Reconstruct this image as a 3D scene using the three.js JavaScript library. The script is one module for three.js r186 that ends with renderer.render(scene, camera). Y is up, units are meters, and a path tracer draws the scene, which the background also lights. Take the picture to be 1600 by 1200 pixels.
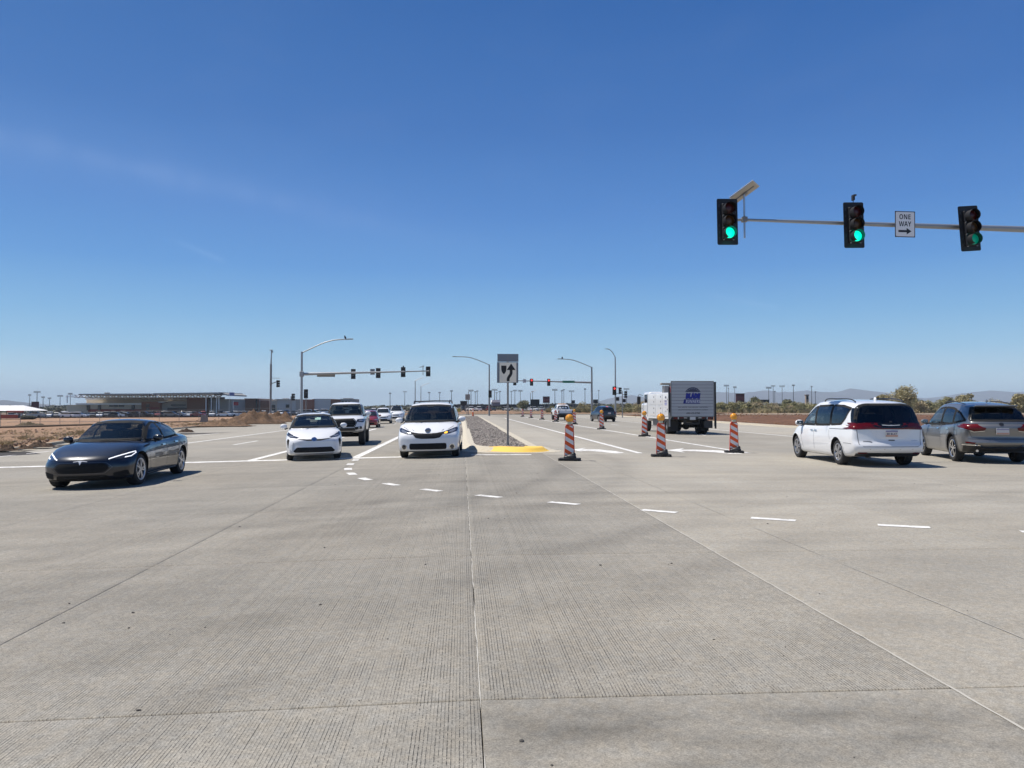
import * as THREE from 'three';
import { mergeGeometries } from 'three/addons/utils/BufferGeometryUtils.js';
import { RoundedBoxGeometry } from 'three/addons/geometries/RoundedBoxGeometry.js';
import { TessellateModifier } from 'three/addons/modifiers/TessellateModifier.js';
import { Brush, Evaluator, SUBTRACTION } from 'three-bvh-csg';
import { MeshBVH } from 'three-mesh-bvh';
import { createNoise2D, createNoise3D } from 'simplex-noise';

// ---------------------------------------------------------------- camera, sky, sun, exposure
const W = 1024, H = 768, scene = new THREE.Scene();
const EYE = 1.58, F = 1200, YAW = Math.atan(78 / F), PITCH = Math.atan(36 / F);
const camera = new THREE.PerspectiveCamera(2 * Math.atan(600 / F) * 180 / Math.PI, W / H, 0.1, 20000);
camera.position.set(0, EYE, 0);
camera.rotation.order = 'YXZ';
camera.rotation.set(PITCH, -YAW, 0);
camera.updateMatrixWorld(true);
const SUN_EL = 62 * Math.PI / 180, SUN_AZ = 17 * Math.PI / 180;           // south is on the left, a little beyond
const sunDir = new THREE.Vector3(-Math.cos(SUN_EL) * Math.cos(SUN_AZ), Math.sin(SUN_EL), -Math.cos(SUN_EL) * Math.sin(SUN_AZ));
const sun = new THREE.DirectionalLight(new THREE.Color(1.0, 0.935, 0.85), 5.0);
sun.position.copy(sunDir).multiplyScalar(120); sun.castShadow = true;
sun.shadow.mapSize.set(4096, 4096); sun.shadow.radius = 1;
Object.assign(sun.shadow.camera, { left: -90, right: 90, top: 90, bottom: -90, near: 1, far: 400 });
scene.add(sun, sun.target);
const EXPOSURE = 1.2;

function rng(seed) { let s = seed >>> 0; return () => { s = (s + 0x6d2b79f5) | 0; let t = Math.imul(s ^ (s >>> 15), 1 | s); t = (t + Math.imul(t ^ (t >>> 7), 61 | t)) ^ t; return ((t ^ (t >>> 14)) >>> 0) / 4294967296; }; }
const n2 = createNoise2D(rng(11)), n2b = createNoise2D(rng(12)), n3 = createNoise3D(rng(13));
const fbm = (x, y, o = 4) => { let a = 0, w = 0.5, f = 1; for (let i = 0; i < o; i++) { a += w * n2(x * f, y * f); w *= 0.5; f *= 2.03; } return a; };
const clamp = (v, a = 0, b = 1) => Math.min(b, Math.max(a, v)), lerp = (a, b, t) => a + (b - a) * t;
const sstep = (a, b, v) => { const t = clamp((v - a) / (b - a)); return t * t * (3 - 2 * t); };
const srgb = (r, g, b) => new THREE.Color().setRGB(r / 255, g / 255, b / 255, THREE.SRGBColorSpace);
const lin = (r, g, b) => new THREE.Color().setRGB(r, g, b);

const dirOf = (px, py) => new THREE.Vector3((px - 800) / F, (600 - py) / F, -1).applyQuaternion(camera.quaternion).normalize();

// the sky: clear desert air, paler towards the horizon and round the sun, with two thin ice trails
{
  const w = 2048, h = 1024, data = new Float32Array(w * h * 4);
  const keys = [[0, .50, .64, .73], [2, .44, .60, .715], [4, .28, .49, .68], [6.5, .185, .39, .64], [10, .105, .275, .585], [14, .071, .205, .51], [20, .041, .141, .405], [28, .019, .098, .328], [45, .012, .062, .235], [90, .009, .046, .175]];
  const a1 = dirOf(-40, 205), b1 = dirOf(800, 398), m1 = a1.clone().cross(b1).normalize();
  const a2 = dirOf(255, 368), b2 = dirOf(352, 409), m2 = a2.clone().cross(b2).normalize();
  const a3 = dirOf(1090, 458), b3 = dirOf(1220, 482), m3 = a3.clone().cross(b3).normalize();
  const trail = (d, a, b, m, wd, fade) => {
    const off = Math.asin(clamp(d.dot(m), -1, 1));
    if (Math.abs(off) > wd * 4) return 0;
    const span = a.angleTo(b), t = Math.atan2(d.dot(m.clone().cross(a)), d.dot(a)) / span;
    return Math.exp(-((off / wd) ** 2)) * fade(t);
  };
  const d = new THREE.Vector3();
  for (let j = 0; j < h; j++) {
    const el = ((j + .5) / h - .5) * Math.PI, e = Math.max(0, el * 180 / Math.PI);
    let k = 0; while (k < keys.length - 2 && keys[k + 1][0] < e) k++;
    const t = clamp((e - keys[k][0]) / (keys[k + 1][0] - keys[k][0])), s = t;
    const base = [1, 2, 3].map((c) => lerp(keys[k][c], keys[k + 1][c], s));
    for (let i = 0; i < w; i++) {
      const az = ((i + .5) / w - .5) * 2 * Math.PI, o = (j * w + i) * 4;
      d.set(Math.cos(el) * Math.cos(az), Math.sin(el), Math.cos(el) * Math.sin(az));
      const c = d.dot(sunDir), glow = 0.16 * Math.pow(clamp((c + .35) / 1.35), 3.0) + 0.25 * Math.pow(Math.max(0, c), 24);
      let add = 0;
      if (el > 0) {
        add += 0.032 * trail(d, a1, b1, m1, .012 + .004 * n2(az * 9, el * 9), (q) => sstep(-.6, .0, q) * (1 - sstep(.25, 1.1, q)) * (.8 + .35 * n2(q * 16, 3)));
        add += 0.016 * trail(d, a1, b1, m1, .05, (q) => sstep(-.8, .0, q) * (1 - sstep(.3, 1.3, q)));
        add += 0.05 * trail(d, a2, b2, m2, .0022, (q) => sstep(-.2, .7, q) * (1 - sstep(.9, 1.05, q)));
        add += 0.03 * trail(d, a3, b3, m3, .0022, (q) => sstep(-.2, .7, q) * (1 - sstep(.9, 1.05, q)));
        add += 0.012 * Math.max(0, fbm(az * 3 + 5, el * 9, 3)) * sstep(.1, .3, el) * (1 - sstep(.4, .6, el));
      }
      data[o] = base[0] + glow * .26 + add * .8; data[o + 1] = base[1] + glow * .42 + add * .76; data[o + 2] = base[2] + glow * .5 + add * .66; data[o + 3] = 1;
    }
  }
  const sky = new THREE.DataTexture(data, w, h, THREE.RGBAFormat, THREE.FloatType);
  sky.mapping = THREE.EquirectangularReflectionMapping; sky.magFilter = sky.minFilter = THREE.LinearFilter; sky.needsUpdate = true;
  scene.background = sky; scene.environment = sky; scene.environmentIntensity = 1; scene.backgroundIntensity = 1;
}
scene.fog = new THREE.FogExp2(new THREE.Color(.72, .86, 1.0), 0.00014);

// ---------------------------------------------------------------- helpers
const taken = {};
function numbered(name) { const n = taken[name] = (taken[name] ?? -1) + 1; return n ? `${name}_${String(n).padStart(3, '0')}` : name; }
function tag(o, label, category, group) { o.userData = { ...o.userData, label, category }; if (group) o.userData.group = group; return o; }
function thing(name, label, category, pos = [0, 0, 0], turn = 0, group) {
  const o = new THREE.Group(); o.name = numbered(name); scene.add(o); o.position.set(...pos); o.rotation.y = turn; return tag(o, label, category, group);
}
function put(name, geo, mat, parent) {
  const g = Array.isArray(geo) ? merge(geo) : geo, m = new THREE.Mesh(g, mat);
  m.name = parent === scene ? numbered(name) : name; m.castShadow = m.receiveShadow = true; parent.add(m); return m;
}
function sub(name, parent, pos = [0, 0, 0], turn = 0) { const g = new THREE.Group(); g.name = name; g.position.set(...pos); g.rotation.y = turn; parent.add(g); return g; }
function struct(name, geo, mat, parent = scene) { const m = put(name, geo, mat, parent); if (parent === scene) m.userData.kind = 'structure'; return m; }
function copy(src, pos, turn, label, group, category) {
  const base = src.name.replace(/_\d{3}$/, ''), c = src.clone(); c.name = numbered(base); scene.add(c); c.position.set(...pos); c.rotation.set(0, turn, 0);
  c.userData = { ...src.userData }; if (label) c.userData.label = label; if (group) c.userData.group = group; if (category) c.userData.category = category; return c;
}
function merge(list) {
  const a = list.map((g) => { const n = g.index ? g.toNonIndexed() : g.clone(); for (const k of Object.keys(n.attributes)) if (!['position', 'normal', 'uv'].includes(k)) n.deleteAttribute(k);
    if (!n.attributes.normal) n.computeVertexNormals(); if (!n.attributes.uv) n.setAttribute('uv', new THREE.BufferAttribute(new Float32Array(n.attributes.position.count * 2), 2)); return n; });
  return mergeGeometries(a);
}
const at3 = (g, x = 0, y = 0, z = 0, rx = 0, ry = 0, rz = 0) => g.applyMatrix4(new THREE.Matrix4().makeRotationFromEuler(new THREE.Euler(rx, ry, rz)).setPosition(x, y, z));
const bx = (w, h, d, x = 0, y = 0, z = 0, r = 0, rx = 0, ry = 0, rz = 0) => at3(r ? new RoundedBoxGeometry(w, h, d, 2, r) : new THREE.BoxGeometry(w, h, d), x, y, z, rx, ry, rz);
const cyl = (r0, r1, h, x = 0, y = 0, z = 0, n = 16, rx = 0, ry = 0, rz = 0) => at3(new THREE.CylinderGeometry(r1, r0, h, n), x, y, z, rx, ry, rz);
const sph = (r, x, y, z, sx = 1, sy = 1, sz = 1, n = 16) => new THREE.SphereGeometry(r, n, Math.ceil(n * .7)).scale(sx, sy, sz).translate(x, y, z);
const V3 = (x, y, z) => new THREE.Vector3(x, y, z);
const tube = (pts, r, seg = 24, n = 10, closed = false) => new THREE.TubeGeometry(new THREE.CatmullRomCurve3(pts.map((p) => V3(...p))), seg, r, n, closed);
// a tapered bar from a to b
function bar(a, b, r0, r1 = r0, n = 12) {
  const A = V3(...a), B = V3(...b), d = B.clone().sub(A), L = d.length(), g = new THREE.CylinderGeometry(r1, r0, L, n);
  g.applyQuaternion(new THREE.Quaternion().setFromUnitVectors(V3(0, 1, 0), d.normalize())); return g.translate((A.x + B.x) / 2, (A.y + B.y) / 2, (A.z + B.z) / 2);
}
// ground height across the crossing: it falls away gently to the left
const GK = [[-6000, -1.9], [-138, -1.75], [-67, -1.4], [-36, -.62], [-24, -.46], [-20.2, -.45], [.1, 0], [6000, 0]];
function G(x) { let k = 0; while (k < GK.length - 2 && GK[k + 1][0] < x) k++; return lerp(GK[k][1], GK[k + 1][1], clamp((x - GK[k][0]) / (GK[k + 1][0] - GK[k][0]))); }
// the ground point, and the point at a distance z ahead, that the lens sees at a place of the photograph
function gp(px, py, up = 0) { const d = dirOf(px, py); let x = 0, t = 1; for (let i = 0; i < 60; i++) { t = (G(x) + up - EYE) / d.y; x = d.x * t; } return V3(d.x * t, G(d.x * t) + up, d.z * t); }
function at(px, py, D) { const d = dirOf(px, py), t = -D / d.z; return V3(d.x * t, EYE + d.y * t, -D); }

function canvasTex(w, h, draw, srgbOn = true) {
  const c = document.createElement('canvas'); c.width = w; c.height = h; const x = c.getContext('2d'); draw(x, w, h);
  const t = new THREE.CanvasTexture(c); if (srgbOn) t.colorSpace = THREE.SRGBColorSpace; t.anisotropy = 8; return t;
}
function dataTex(w, h, fn, isColor) {
  const a = new Uint8Array(w * h * 4);
  for (let j = 0; j < h; j++) for (let i = 0; i < w; i++) { const v = fn(i, j), o = (j * w + i) * 4; if (typeof v === 'number') a[o] = a[o + 1] = a[o + 2] = clamp(v) * 255; else { a[o] = clamp(v[0]) * 255; a[o + 1] = clamp(v[1]) * 255; a[o + 2] = clamp(v[2]) * 255; } a[o + 3] = 255; }
  const t = new THREE.DataTexture(a, w, h); t.wrapS = t.wrapT = THREE.RepeatWrapping; t.magFilter = THREE.LinearFilter; t.minFilter = THREE.LinearMipmapLinearFilter; t.generateMipmaps = true; t.anisotropy = 8; if (isColor) t.colorSpace = THREE.SRGBColorSpace; t.needsUpdate = true; return t;
}
// noise that tiles, from value lattices
function tileNoise(seed, cells) { const r = rng(seed), L = new Float32Array(cells * cells).map(() => r()); const g = (i, j) => L[((j % cells + cells) % cells) * cells + (i % cells + cells) % cells];
  return (u, v) => { const x = u * cells, y = v * cells, i = Math.floor(x), j = Math.floor(y), a = x - i, b = y - j, s = a * a * (3 - 2 * a), t = b * b * (3 - 2 * b); return lerp(lerp(g(i, j), g(i + 1, j), s), lerp(g(i, j + 1), g(i + 1, j + 1), s), t); }; }

const std = (color, roughness = .7, metalness = 0, extra = {}) => new THREE.MeshStandardMaterial({ color, roughness, metalness, ...extra });
const phys = (o) => new THREE.MeshPhysicalMaterial(o);
const M = {
  galv: std(lin(.34, .35, .355), .45, .6), galvDull: std(lin(.24, .24, .24), .55, .35), black: std(lin(.012, .012, .013), .55), rubber: std(lin(.02, .02, .021), .85),
  plastic: std(lin(.025, .025, .027), .5), chrome: std(lin(.75, .75, .76), .12, 1), alu: std(lin(.5, .5, .51), .3, .9), darkMetal: std(lin(.05, .05, .055), .4, .6),
  signal: std(lin(.009, .009, .011), .55), white: std(lin(.78, .78, .77), .5), paintWhite: std(lin(.74, .73, .69), .75), well: std(lin(.006, .006, .006), .9),
  glass: phys({ color: lin(.006, .008, .009), roughness: .04, ior: 1.5 }), windshield: phys({ color: lin(.016, .02, .021), roughness: .03, ior: 1.52 }),
  clear: phys({ color: lin(.62, .67, .65), roughness: .03, transmission: 1, thickness: 0, ior: 1.52 }), tint: phys({ color: lin(.42, .46, .45), roughness: .03, transmission: 1, thickness: 0, ior: 1.52 }), privacy: phys({ color: lin(.07, .075, .08), roughness: .03, transmission: 1, thickness: 0, ior: 1.52 }), cabin: std(lin(.022, .022, .024), .8), seat: std(lin(.045, .043, .042), .75),
  amber: phys({ color: lin(.85, .36, .012), roughness: .25, clearcoat: 1 }), redLens: phys({ color: lin(.11, .003, .004), roughness: .2, ior: 1.45 }), lampGlass: phys({ color: lin(.32, .33, .35), roughness: .1, metalness: .5, clearcoat: 1 }),
  lampDark: phys({ color: lin(.03, .03, .034), roughness: .08, clearcoat: 1 }), concreteLight: std(lin(.34, .32, .28), .85), yellowPaint: std(lin(.78, .50, .085), .75),
  plate: std(lin(.55, .55, .55), .5), backSign: std(lin(.20, .215, .24), .45, .5), orange: std(lin(.55, .07, .012), .6), redPaint: std(lin(.35, .02, .015), .5), terracotta: std(lin(.2, .06, .035), .7),
};

// ---------------------------------------------------------------- the ground, the crossing and its concrete slabs
const tn = [tileNoise(1, 8), tileNoise(2, 24), tileNoise(3, 96), tileNoise(4, 512), tileNoise(5, 48), tileNoise(6, 256)];
function concreteTex(size, grooves) {
  const r = rng(77), speck = new Float32Array(size * size), wob = [];
  for (let k = 0; k < size * size * .0022; k++) { const i = (r() * size) | 0, j = (r() * size) | 0, v = r() < .45 ? -.5 : .32, s = r() < .18 ? 2 : 1; for (let a = 0; a < s; a++) for (let b = 0; b < s; b++) speck[((j + a) % size) * size + (i + b) % size] = v * (.4 + r() * .6); }
  const kg = Array.from({ length: Math.max(1, grooves) }, () => r()); const height = new Float32Array(size * size), depth = new Float32Array(size * size);
  for (let j = 0; j < size; j++) for (let i = 0; i < size; i++) {
    const u = i / size, v = j / size, o = j * size + i, fine = tn[3](u, v) - .5, mid = tn[5](u, v) - .5;
    let h = .62 + .16 * mid + .16 * fine + speck[o] * .5, g = 0;
    if (grooves) {
      const ph = u * grooves + .10 * (tn[1](u, v) - .5) + .05 * (tn[4](u, v) - .5), k = Math.floor(ph), f = Math.abs(ph - k - .5) * 2;        // 0 in the middle of a groove
      const keep = sstep(.22, .62, tn[2]((k + .5) / grooves * 4.37, v * 2) * .5 + tn[1](u, v) * .3 + tn[0](u, v) * .25);
      g = (1 - sstep(.10, .30, f)) * keep * (.35 + .75 * kg[((k % grooves) + grooves) % grooves]) * (.55 + .6 * tn[5](u, v));
      h -= .46 * g; h += .09 * (1 - sstep(.3, .55, f)) * (1 - g) * keep;
    }
    height[o] = clamp(h); depth[o] = g;
  }
  const base = [142, 137, 126];
  const map = dataTex(size, size, (i, j) => {
    const u = i / size, v = j / size, o = j * size + i, m = 1 + .10 * (tn[2](u, v) - .5) + .08 * (tn[5](u, v) - .5) + .26 * (tn[3](u, v) - .5) + speck[o] * .62 - .54 * depth[o];
    const w = tn[4](u, v) - .5; return [base[0] / 255 * m * (1 + .02 * w), base[1] / 255 * m, base[2] / 255 * m * (1 - .03 * w)];
  }, true);
  return { map, bump: dataTex(size, size, (i, j) => height[j * size + i], false) };
}
const cg = concreteTex(2048, 126), cs = concreteTex(1024, 0);
const slabGrooved = new THREE.MeshStandardMaterial({ map: cg.map, bumpMap: cg.bump, bumpScale: .0055, roughness: .9, vertexColors: true });
const slabPlain = new THREE.MeshStandardMaterial({ map: cs.map, bumpMap: cs.bump, bumpScale: .003, roughness: .9, vertexColors: true });

// wear: mottling, tyre-darkened sweeps where traffic turns, wheel tracks in the lanes, pale laitance
const arcs = []; { const r = rng(5); for (let i = 0; i < 16; i++) arcs.push([-2 + r() * 30, -4 - r() * 8 + 14, 12 + r() * 12, .16 + r() * .4, .05 + r() * .09, r() * 9]);
  for (let i = 0; i < 10; i++) arcs.push([-22 + r() * 6, -26 + r() * 8, 8 + r() * 16, .2 + r() * .4, .03 + r() * .07, r() * 9]); }
function stain(x, z) {
  let m = 1 + .13 * fbm(x * .13 + 3, z * .13, 4) + .075 * fbm(x * .55, z * .9 + 9, 4) + .055 * n2(x * .22 + 40, z * 1.7) * (1 - sstep(-26, -30, z));
  for (const [cx, cz, R, w, s, q] of arcs) { const d = Math.abs(Math.abs(Math.hypot(x - cx, z - cz) - R) - .78); if (d < w * 2) m -= s * Math.exp(-((d / w) ** 2)) * (.75 + .45 * n2(x * .5 + q, z * .5)); }
  if (z < -26) for (const c of [-5.2, -1.8, 4.3, 7.9, 11.6, -8.6, 15.6]) { const d = Math.abs(Math.abs(x - c) - .85); m -= .055 * Math.exp(-((d / .38) ** 2)) + .06 * Math.exp(-(((x - c) / .45) ** 2)) * (.6 + .4 * n2(x, z * .1)); }
  const bare = sstep(2.5, 5, x - (z + 26) * -.08) * (1 - sstep(9, 15, x)) * sstep(-30, -22, z) * (1 - sstep(-14, -2, z)); m += .24 * bare * (.55 + .5 * fbm(x * .3, z * .12 + 4, 3)); if (z < -25.5 && x > 2.6) m += .24 * sstep(2.6, 2.9, x) * (1 - sstep(4.6, 6.4, x + .5 * n2(x, z * .1)));
  if (x > .1 && z > -4.1) m *= .90 + .30 * fbm(x * .7 + 7, z * 2.4, 4); if (x > .2 && z > -4.04) m -= .24 * Math.exp(-(((z + 3.78 - .1 * (x - 1.4)) / .24) ** 2)) * clamp(.5 + .7 * n2(x * 1.3, z * 5)); if (x > 17.8) m += .22 * sstep(17.8, 19, x) * (1 - sstep(-30, -26, z)); if (x < -14.5 && z < -28) m += .10;
  m -= .16 * Math.max(0, fbm(x * 1.3 + 20, z * 1.3 - 8, 3) - .42) * 2;
  const warm = .02 * fbm(x * .16 + 60, z * .16, 2);
  return [m * (1.0 + warm), m, m * (1 - warm * 1.4)];
}
function slabGeo(x0, x1, z0, z1, n, gap, gapZ, chamfer = true) {        // z0 > z1; a slab whose rim drops into the joint
  const tone = 1 + .06 * n2b(x0 * 3.7, z0 * 2.9); const pos = [], uv = [], col = [], idx = [], nx = n, nz = n, a = [x0 + gap, x1 - gap, z0 - gapZ, z1 + gapZ];
  const rows = [], us = [], vs = [];
  for (let i = 0; i <= nx; i++) us.push(i / nx); for (let j = 0; j <= nz; j++) vs.push(j / nz);
  for (let j = 0; j <= nz; j++) for (let i = 0; i <= nx; i++) {
    const x = lerp(a[0], a[1], us[i]), z = lerp(a[2], a[3], vs[j]); pos.push(x, G(x), z); uv.push(x / 2.4, z / 2.4); col.push(...stain(x, z).map((v) => v * tone));
  }
  const id = (i, j) => j * (nx + 1) + i;
  for (let j = 0; j < nz; j++) for (let i = 0; i < nx; i++) idx.push(id(i, j), id(i + 1, j), id(i + 1, j + 1), id(i, j), id(i + 1, j + 1), id(i, j + 1));
  if (chamfer) {
    const rim = []; for (let i = 0; i <= nx; i++) rim.push(id(i, 0)); for (let j = 1; j <= nz; j++) rim.push(id(nx, j)); for (let i = nx - 1; i >= 0; i--) rim.push(id(i, nz)); for (let j = nz - 1; j >= 1; j--) rim.push(id(0, j));
    const s = pos.length / 3;
    for (const k of rim) { const x = pos[k * 3], z = pos[k * 3 + 2], ex = x < (x0 + x1) / 2 ? -gap * .5 : gap * .5; pos.push(x + (Math.abs(x - a[0]) < 1e-6 || Math.abs(x - a[1]) < 1e-6 ? ex : 0), pos[k * 3 + 1] - .013, z + (Math.abs(z - a[2]) < 1e-6 ? gap * .5 : Math.abs(z - a[3]) < 1e-6 ? -gap * .5 : 0)); uv.push(uv[k * 2], uv[k * 2 + 1]); col.push(.6, .58, .55); }
    for (let k = 0; k < rim.length; k++) { const q = (k + 1) % rim.length; idx.push(rim[k], s + k, rim[q], rim[q], s + k, s + q); }
  }
  const g = new THREE.BufferGeometry(); g.setAttribute('position', new THREE.Float32BufferAttribute(pos, 3)); g.setAttribute('uv', new THREE.Float32BufferAttribute(uv, 2)); g.setAttribute('color', new THREE.Float32BufferAttribute(col, 3)); g.setIndex(idx); g.computeVertexNormals(); return g;
}
// sheets that follow the ground: a polygon in x and z
function sheetGeo(pts, up, edge = 4) {
  const s = new THREE.Shape(pts.map(([x, z]) => new THREE.Vector2(x, -z))); let g = new THREE.ShapeGeometry(s); if (edge) g = new TessellateModifier(edge, 7).modify(g);
  const p = g.attributes.position; const uv = [];
  for (let i = 0; i < p.count; i++) { const x = p.getX(i), z = -p.getY(i); p.setXYZ(i, x, G(x) + up, z); uv.push(x / 2.4, z / 2.4); }
  g.setAttribute('uv', new THREE.Float32BufferAttribute(uv, 2)); g.computeVertexNormals(); return g;
}

// desert floor to the horizon
const dirtNoise = [tileNoise(21, 16), tileNoise(22, 64), tileNoise(23, 256), tileNoise(24, 512)];
const dirtTex = dataTex(1024, 1024, (i, j) => { const u = i / 1024, v = j / 1024, m = .84 + .22 * (dirtNoise[0](u, v) - .5) + .3 * (dirtNoise[1](u, v) - .5) + .3 * (dirtNoise[2](u, v) - .5) + .26 * (dirtNoise[3](u, v) - .5); return [m, m * .985, m * .96]; }, true);
const dirtBump = dataTex(1024, 1024, (i, j) => { const u = i / 1024, v = j / 1024; return .5 + .5 * (dirtNoise[1](u, v) - .5) + .3 * (dirtNoise[2](u, v) - .5) + .3 * (dirtNoise[3](u, v) - .5); }, false);
const dirtMat = (extra = {}) => new THREE.MeshStandardMaterial({ map: dirtTex, bumpMap: dirtBump, bumpScale: .05, roughness: .95, vertexColors: true, ...extra });
const soil = dirtMat();
function gridMesh(us, vs, fn, color, uvScale = 5) {                 // fn(u, v) -> [x, y, z]; color(x, z, u, v) -> rgb
  const pos = [], col = [], uv = [], idx = [];
  for (const v of vs) for (const u of us) { const p = fn(u, v); pos.push(...p); col.push(...color(p[0], p[2], u, v, p[1])); uv.push(p[0] / uvScale, p[2] / uvScale); }
  const n = us.length; for (let j = 0; j < vs.length - 1; j++) for (let i = 0; i < n - 1; i++) { const a = j * n + i; idx.push(a, a + 1, a + n + 1, a, a + n + 1, a + n); }
  const g = new THREE.BufferGeometry(); g.setAttribute('position', new THREE.Float32BufferAttribute(pos, 3)); g.setAttribute('uv', new THREE.Float32BufferAttribute(uv, 2)); g.setAttribute('color', new THREE.Float32BufferAttribute(col, 3)); g.setIndex(idx); g.computeVertexNormals(); return g;
}
const range = (a, b, n) => Array.from({ length: n + 1 }, (_, i) => a + (b - a) * i / n);
{
  const xs = [-9000, -4000, -2000, -1000, -600, -400, -300, -240, -200, -170, -138, -110, -90, -67, -50, -36, -24, -20.2, .1, 20, 40, 60, 90, 130, 180, 250, 400, 700, 1200, 2500, 5000, 9000];
  const zs = [400, 100, 40, 0, -40, -80, -120, -160, -200, -240, -280, -330, -400, -500, -700, -1000, -1600, -2600, -4500, -9500];
  struct('ground', gridMesh(xs, zs, (x, z) => [x, G(x) - .06, z], (x, z) => { const k = .5 + .5 * fbm(x * .01, z * .01, 3); const far = sstep(-240, -500, z); return [lerp(lerp(.50, .43, k), .16, far), lerp(lerp(.32, .27, k), .12, far), lerp(lerp(.20, .165, k), .075, far)]; }, 7), soil);
}
const leftCurb = [[-90, -24.6], [-45, -24.8], [-31, -25.4], [-25.2, -26.8], [-21.9, -29.2], [-20.3, -32.8], [-20.6, -36], [-21.7, -42], [-24.2, -54], [-26.6, -73], [-28.4, -117], [-29.5, -158]];
const rightCurb = [[90, -33], [45, -34], [34, -36], [28.6, -40], [26.2, -46], [25.2, -56], [25.9, -79], [26.8, -120], [27.3, -158]];
const along = (P, z) => { for (let i = 0; i < P.length - 1; i++) if (z <= P[i][1] && z >= P[i + 1][1]) return lerp(P[i][0], P[i + 1][0], (z - P[i][1]) / (P[i + 1][1] - P[i][1])); return P[P.length - 1][0]; };

const road = sub('road', scene); road.userData.kind = 'structure';
const jointMat = std(lin(.035, .03, .026), .95);
put('joint_bed', sheetGeo([[-30, 12], [26, 12], [26, -61], [-30, -61]], -.013, 3), jointMat, road);
const roadMat = slabPlain;
const sheetCol = (x, z) => stain(x, z).map((v) => v * .98);
put('pavement', gridMesh([...range(-90, -30, 20)], range(14, -40, 24), (x, z) => [x, G(x) - .004, z], sheetCol, 2.4), roadMat, road);
put('pavement', gridMesh([...range(26, 90, 22)], range(14, -48, 26), (x, z) => [x, G(x) - .004, z], sheetCol, 2.4), roadMat, road);
put('pavement', gridMesh([...range(-30, .1, 30), ...range(1.1, 28, 27)], range(-61, -158, 50), (x, z) => [x, G(x) - .004, z], sheetCol, 2.4), roadMat, road);
put('pavement', gridMesh(range(-90, 90, 60), [40, 30, 20, 12], (x, z) => [x, G(x) - .005, z], sheetCol, 2.4), roadMat, road);
const XE = [-30, -26.6, -23.4, -20.2, -16.8, -13.4, -10, -6.6, -3.2, .1, 2.75, 6.2, 9.8, 13.6, 17.7, 22, 26];
for (let j = 0; j < 18; j++) {
  const z0 = 12 - j * 4.05 - (j > 3 ? .0 : 0), z1 = z0 - 4.05;
  for (let i = 0; i < XE.length - 1; i++) {
    if (z0 < -28.2 && XE[i] === .1) continue;                                         // the median stands here
    const zc = (z0 + z1) / 2, d = Math.hypot((XE[i] + XE[i + 1]) / 2, zc);
    if (zc > -2 && Math.abs(XE[i] + 1) > 9) { }
    const plain = (XE[i] >= 2.75 && zc > -27) || (XE[i] === .1 && zc > -4.2) || (zc < -27);
    put('slab', slabGeo(XE[i], XE[i + 1], z0, z1, d < 14 ? 40 : d < 30 ? 26 : 14, .0045, .011), plain ? slabPlain : slabGrooved, road);
  }
}
// pale sealant squeezed along two joints, uneven in width
{
  const seal = std(lin(.42, .40, .35), .8), r = rng(9);
  const ribbon = (x, z0, z1, w, broken) => { const pos = [], idx = []; let k = 0; for (let z = z0; z > z1; z -= .08) { const a = w * (.45 + .6 * Math.abs(n2(z * 1.9, x)) + .35 * Math.abs(n2(z * 9, x + 5))) * (broken ? sstep(-.75, -.3, n2(z * .5, x + 9)) : 1), o = .004 * n2(z * 3, x + 2); pos.push(x + o - a, G(x) - .001, z, x + o + a, G(x) - .001, z); if (k) idx.push(k * 2 - 2, k * 2 - 1, k * 2 + 1, k * 2 - 2, k * 2 + 1, k * 2); k++; }
    const g = new THREE.BufferGeometry(); g.setAttribute('position', new THREE.Float32BufferAttribute(pos, 3)); g.setIndex(idx); g.computeVertexNormals(); return g; };
  put('joint_sealant', ribbon(2.75, 1, -26, .009, false).translate(0, .004, 0), seal, road);
  put('joint_sealant', ribbon(.102, 1, -26, .005, true).translate(0, .004, 0), seal, road);
  put('joint_sealant', ribbon(3.82, -3, -26, .006, true).translate(0, .006, 0), std(lin(.36, .34, .3), .9), road);
}
// painted markings
const wear = [tileNoise(51, 12), tileNoise(52, 60), tileNoise(53, 256)]; const paintTex = dataTex(512, 512, (i, j) => { const u = i / 512, v = j / 512, a = wear[0](u, v) * .45 + wear[1](u, v) * .35 + wear[2](u, v) * .3, w = .8 * sstep(.68, .80, a), g = .90 + .10 * (wear[1](u, v) - .5) + .08 * (wear[2](u, v) - .5) - .05 * sstep(.4, .6, wear[0](v, u)); return [lerp(g, .55, w), lerp(g * .995, .53, w), lerp(g * .975, .49, w)]; }, true);
const paint = new THREE.MeshStandardMaterial({ map: paintTex, color: lin(.92, .92, .92), roughness: .75 });
const uvXZ = (g) => { const p = g.attributes.position, a = []; for (let i = 0; i < p.count; i++) a.push(p.getX(i) / 1.7, p.getZ(i) / 1.7); g.setAttribute('uv', new THREE.Float32BufferAttribute(a, 2)); return g; };
function rect(x0, x1, z0, z1, name = 'lane_line', up = .004) { const parts = []; const cut = [x0, ...(x0 < .1 && x1 > .1 ? [.1] : []), ...(x0 < -20.2 && x1 > -20.2 ? [-20.2] : []), x1].sort((a, b) => a - b);
  for (let i = 0; i < cut.length - 1; i++) { const p = []; for (const [x, z] of [[cut[i], z0], [cut[i + 1], z0], [cut[i + 1], z1], [cut[i], z1]]) p.push(x, G(x) + up, z); const g = new THREE.BufferGeometry(); g.setAttribute('position', new THREE.Float32BufferAttribute(p, 3)); g.setIndex([0, 1, 2, 0, 2, 3]); g.computeVertexNormals(); parts.push(uvXZ(g)); }
  return put(name, parts, paint, road); }
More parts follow.
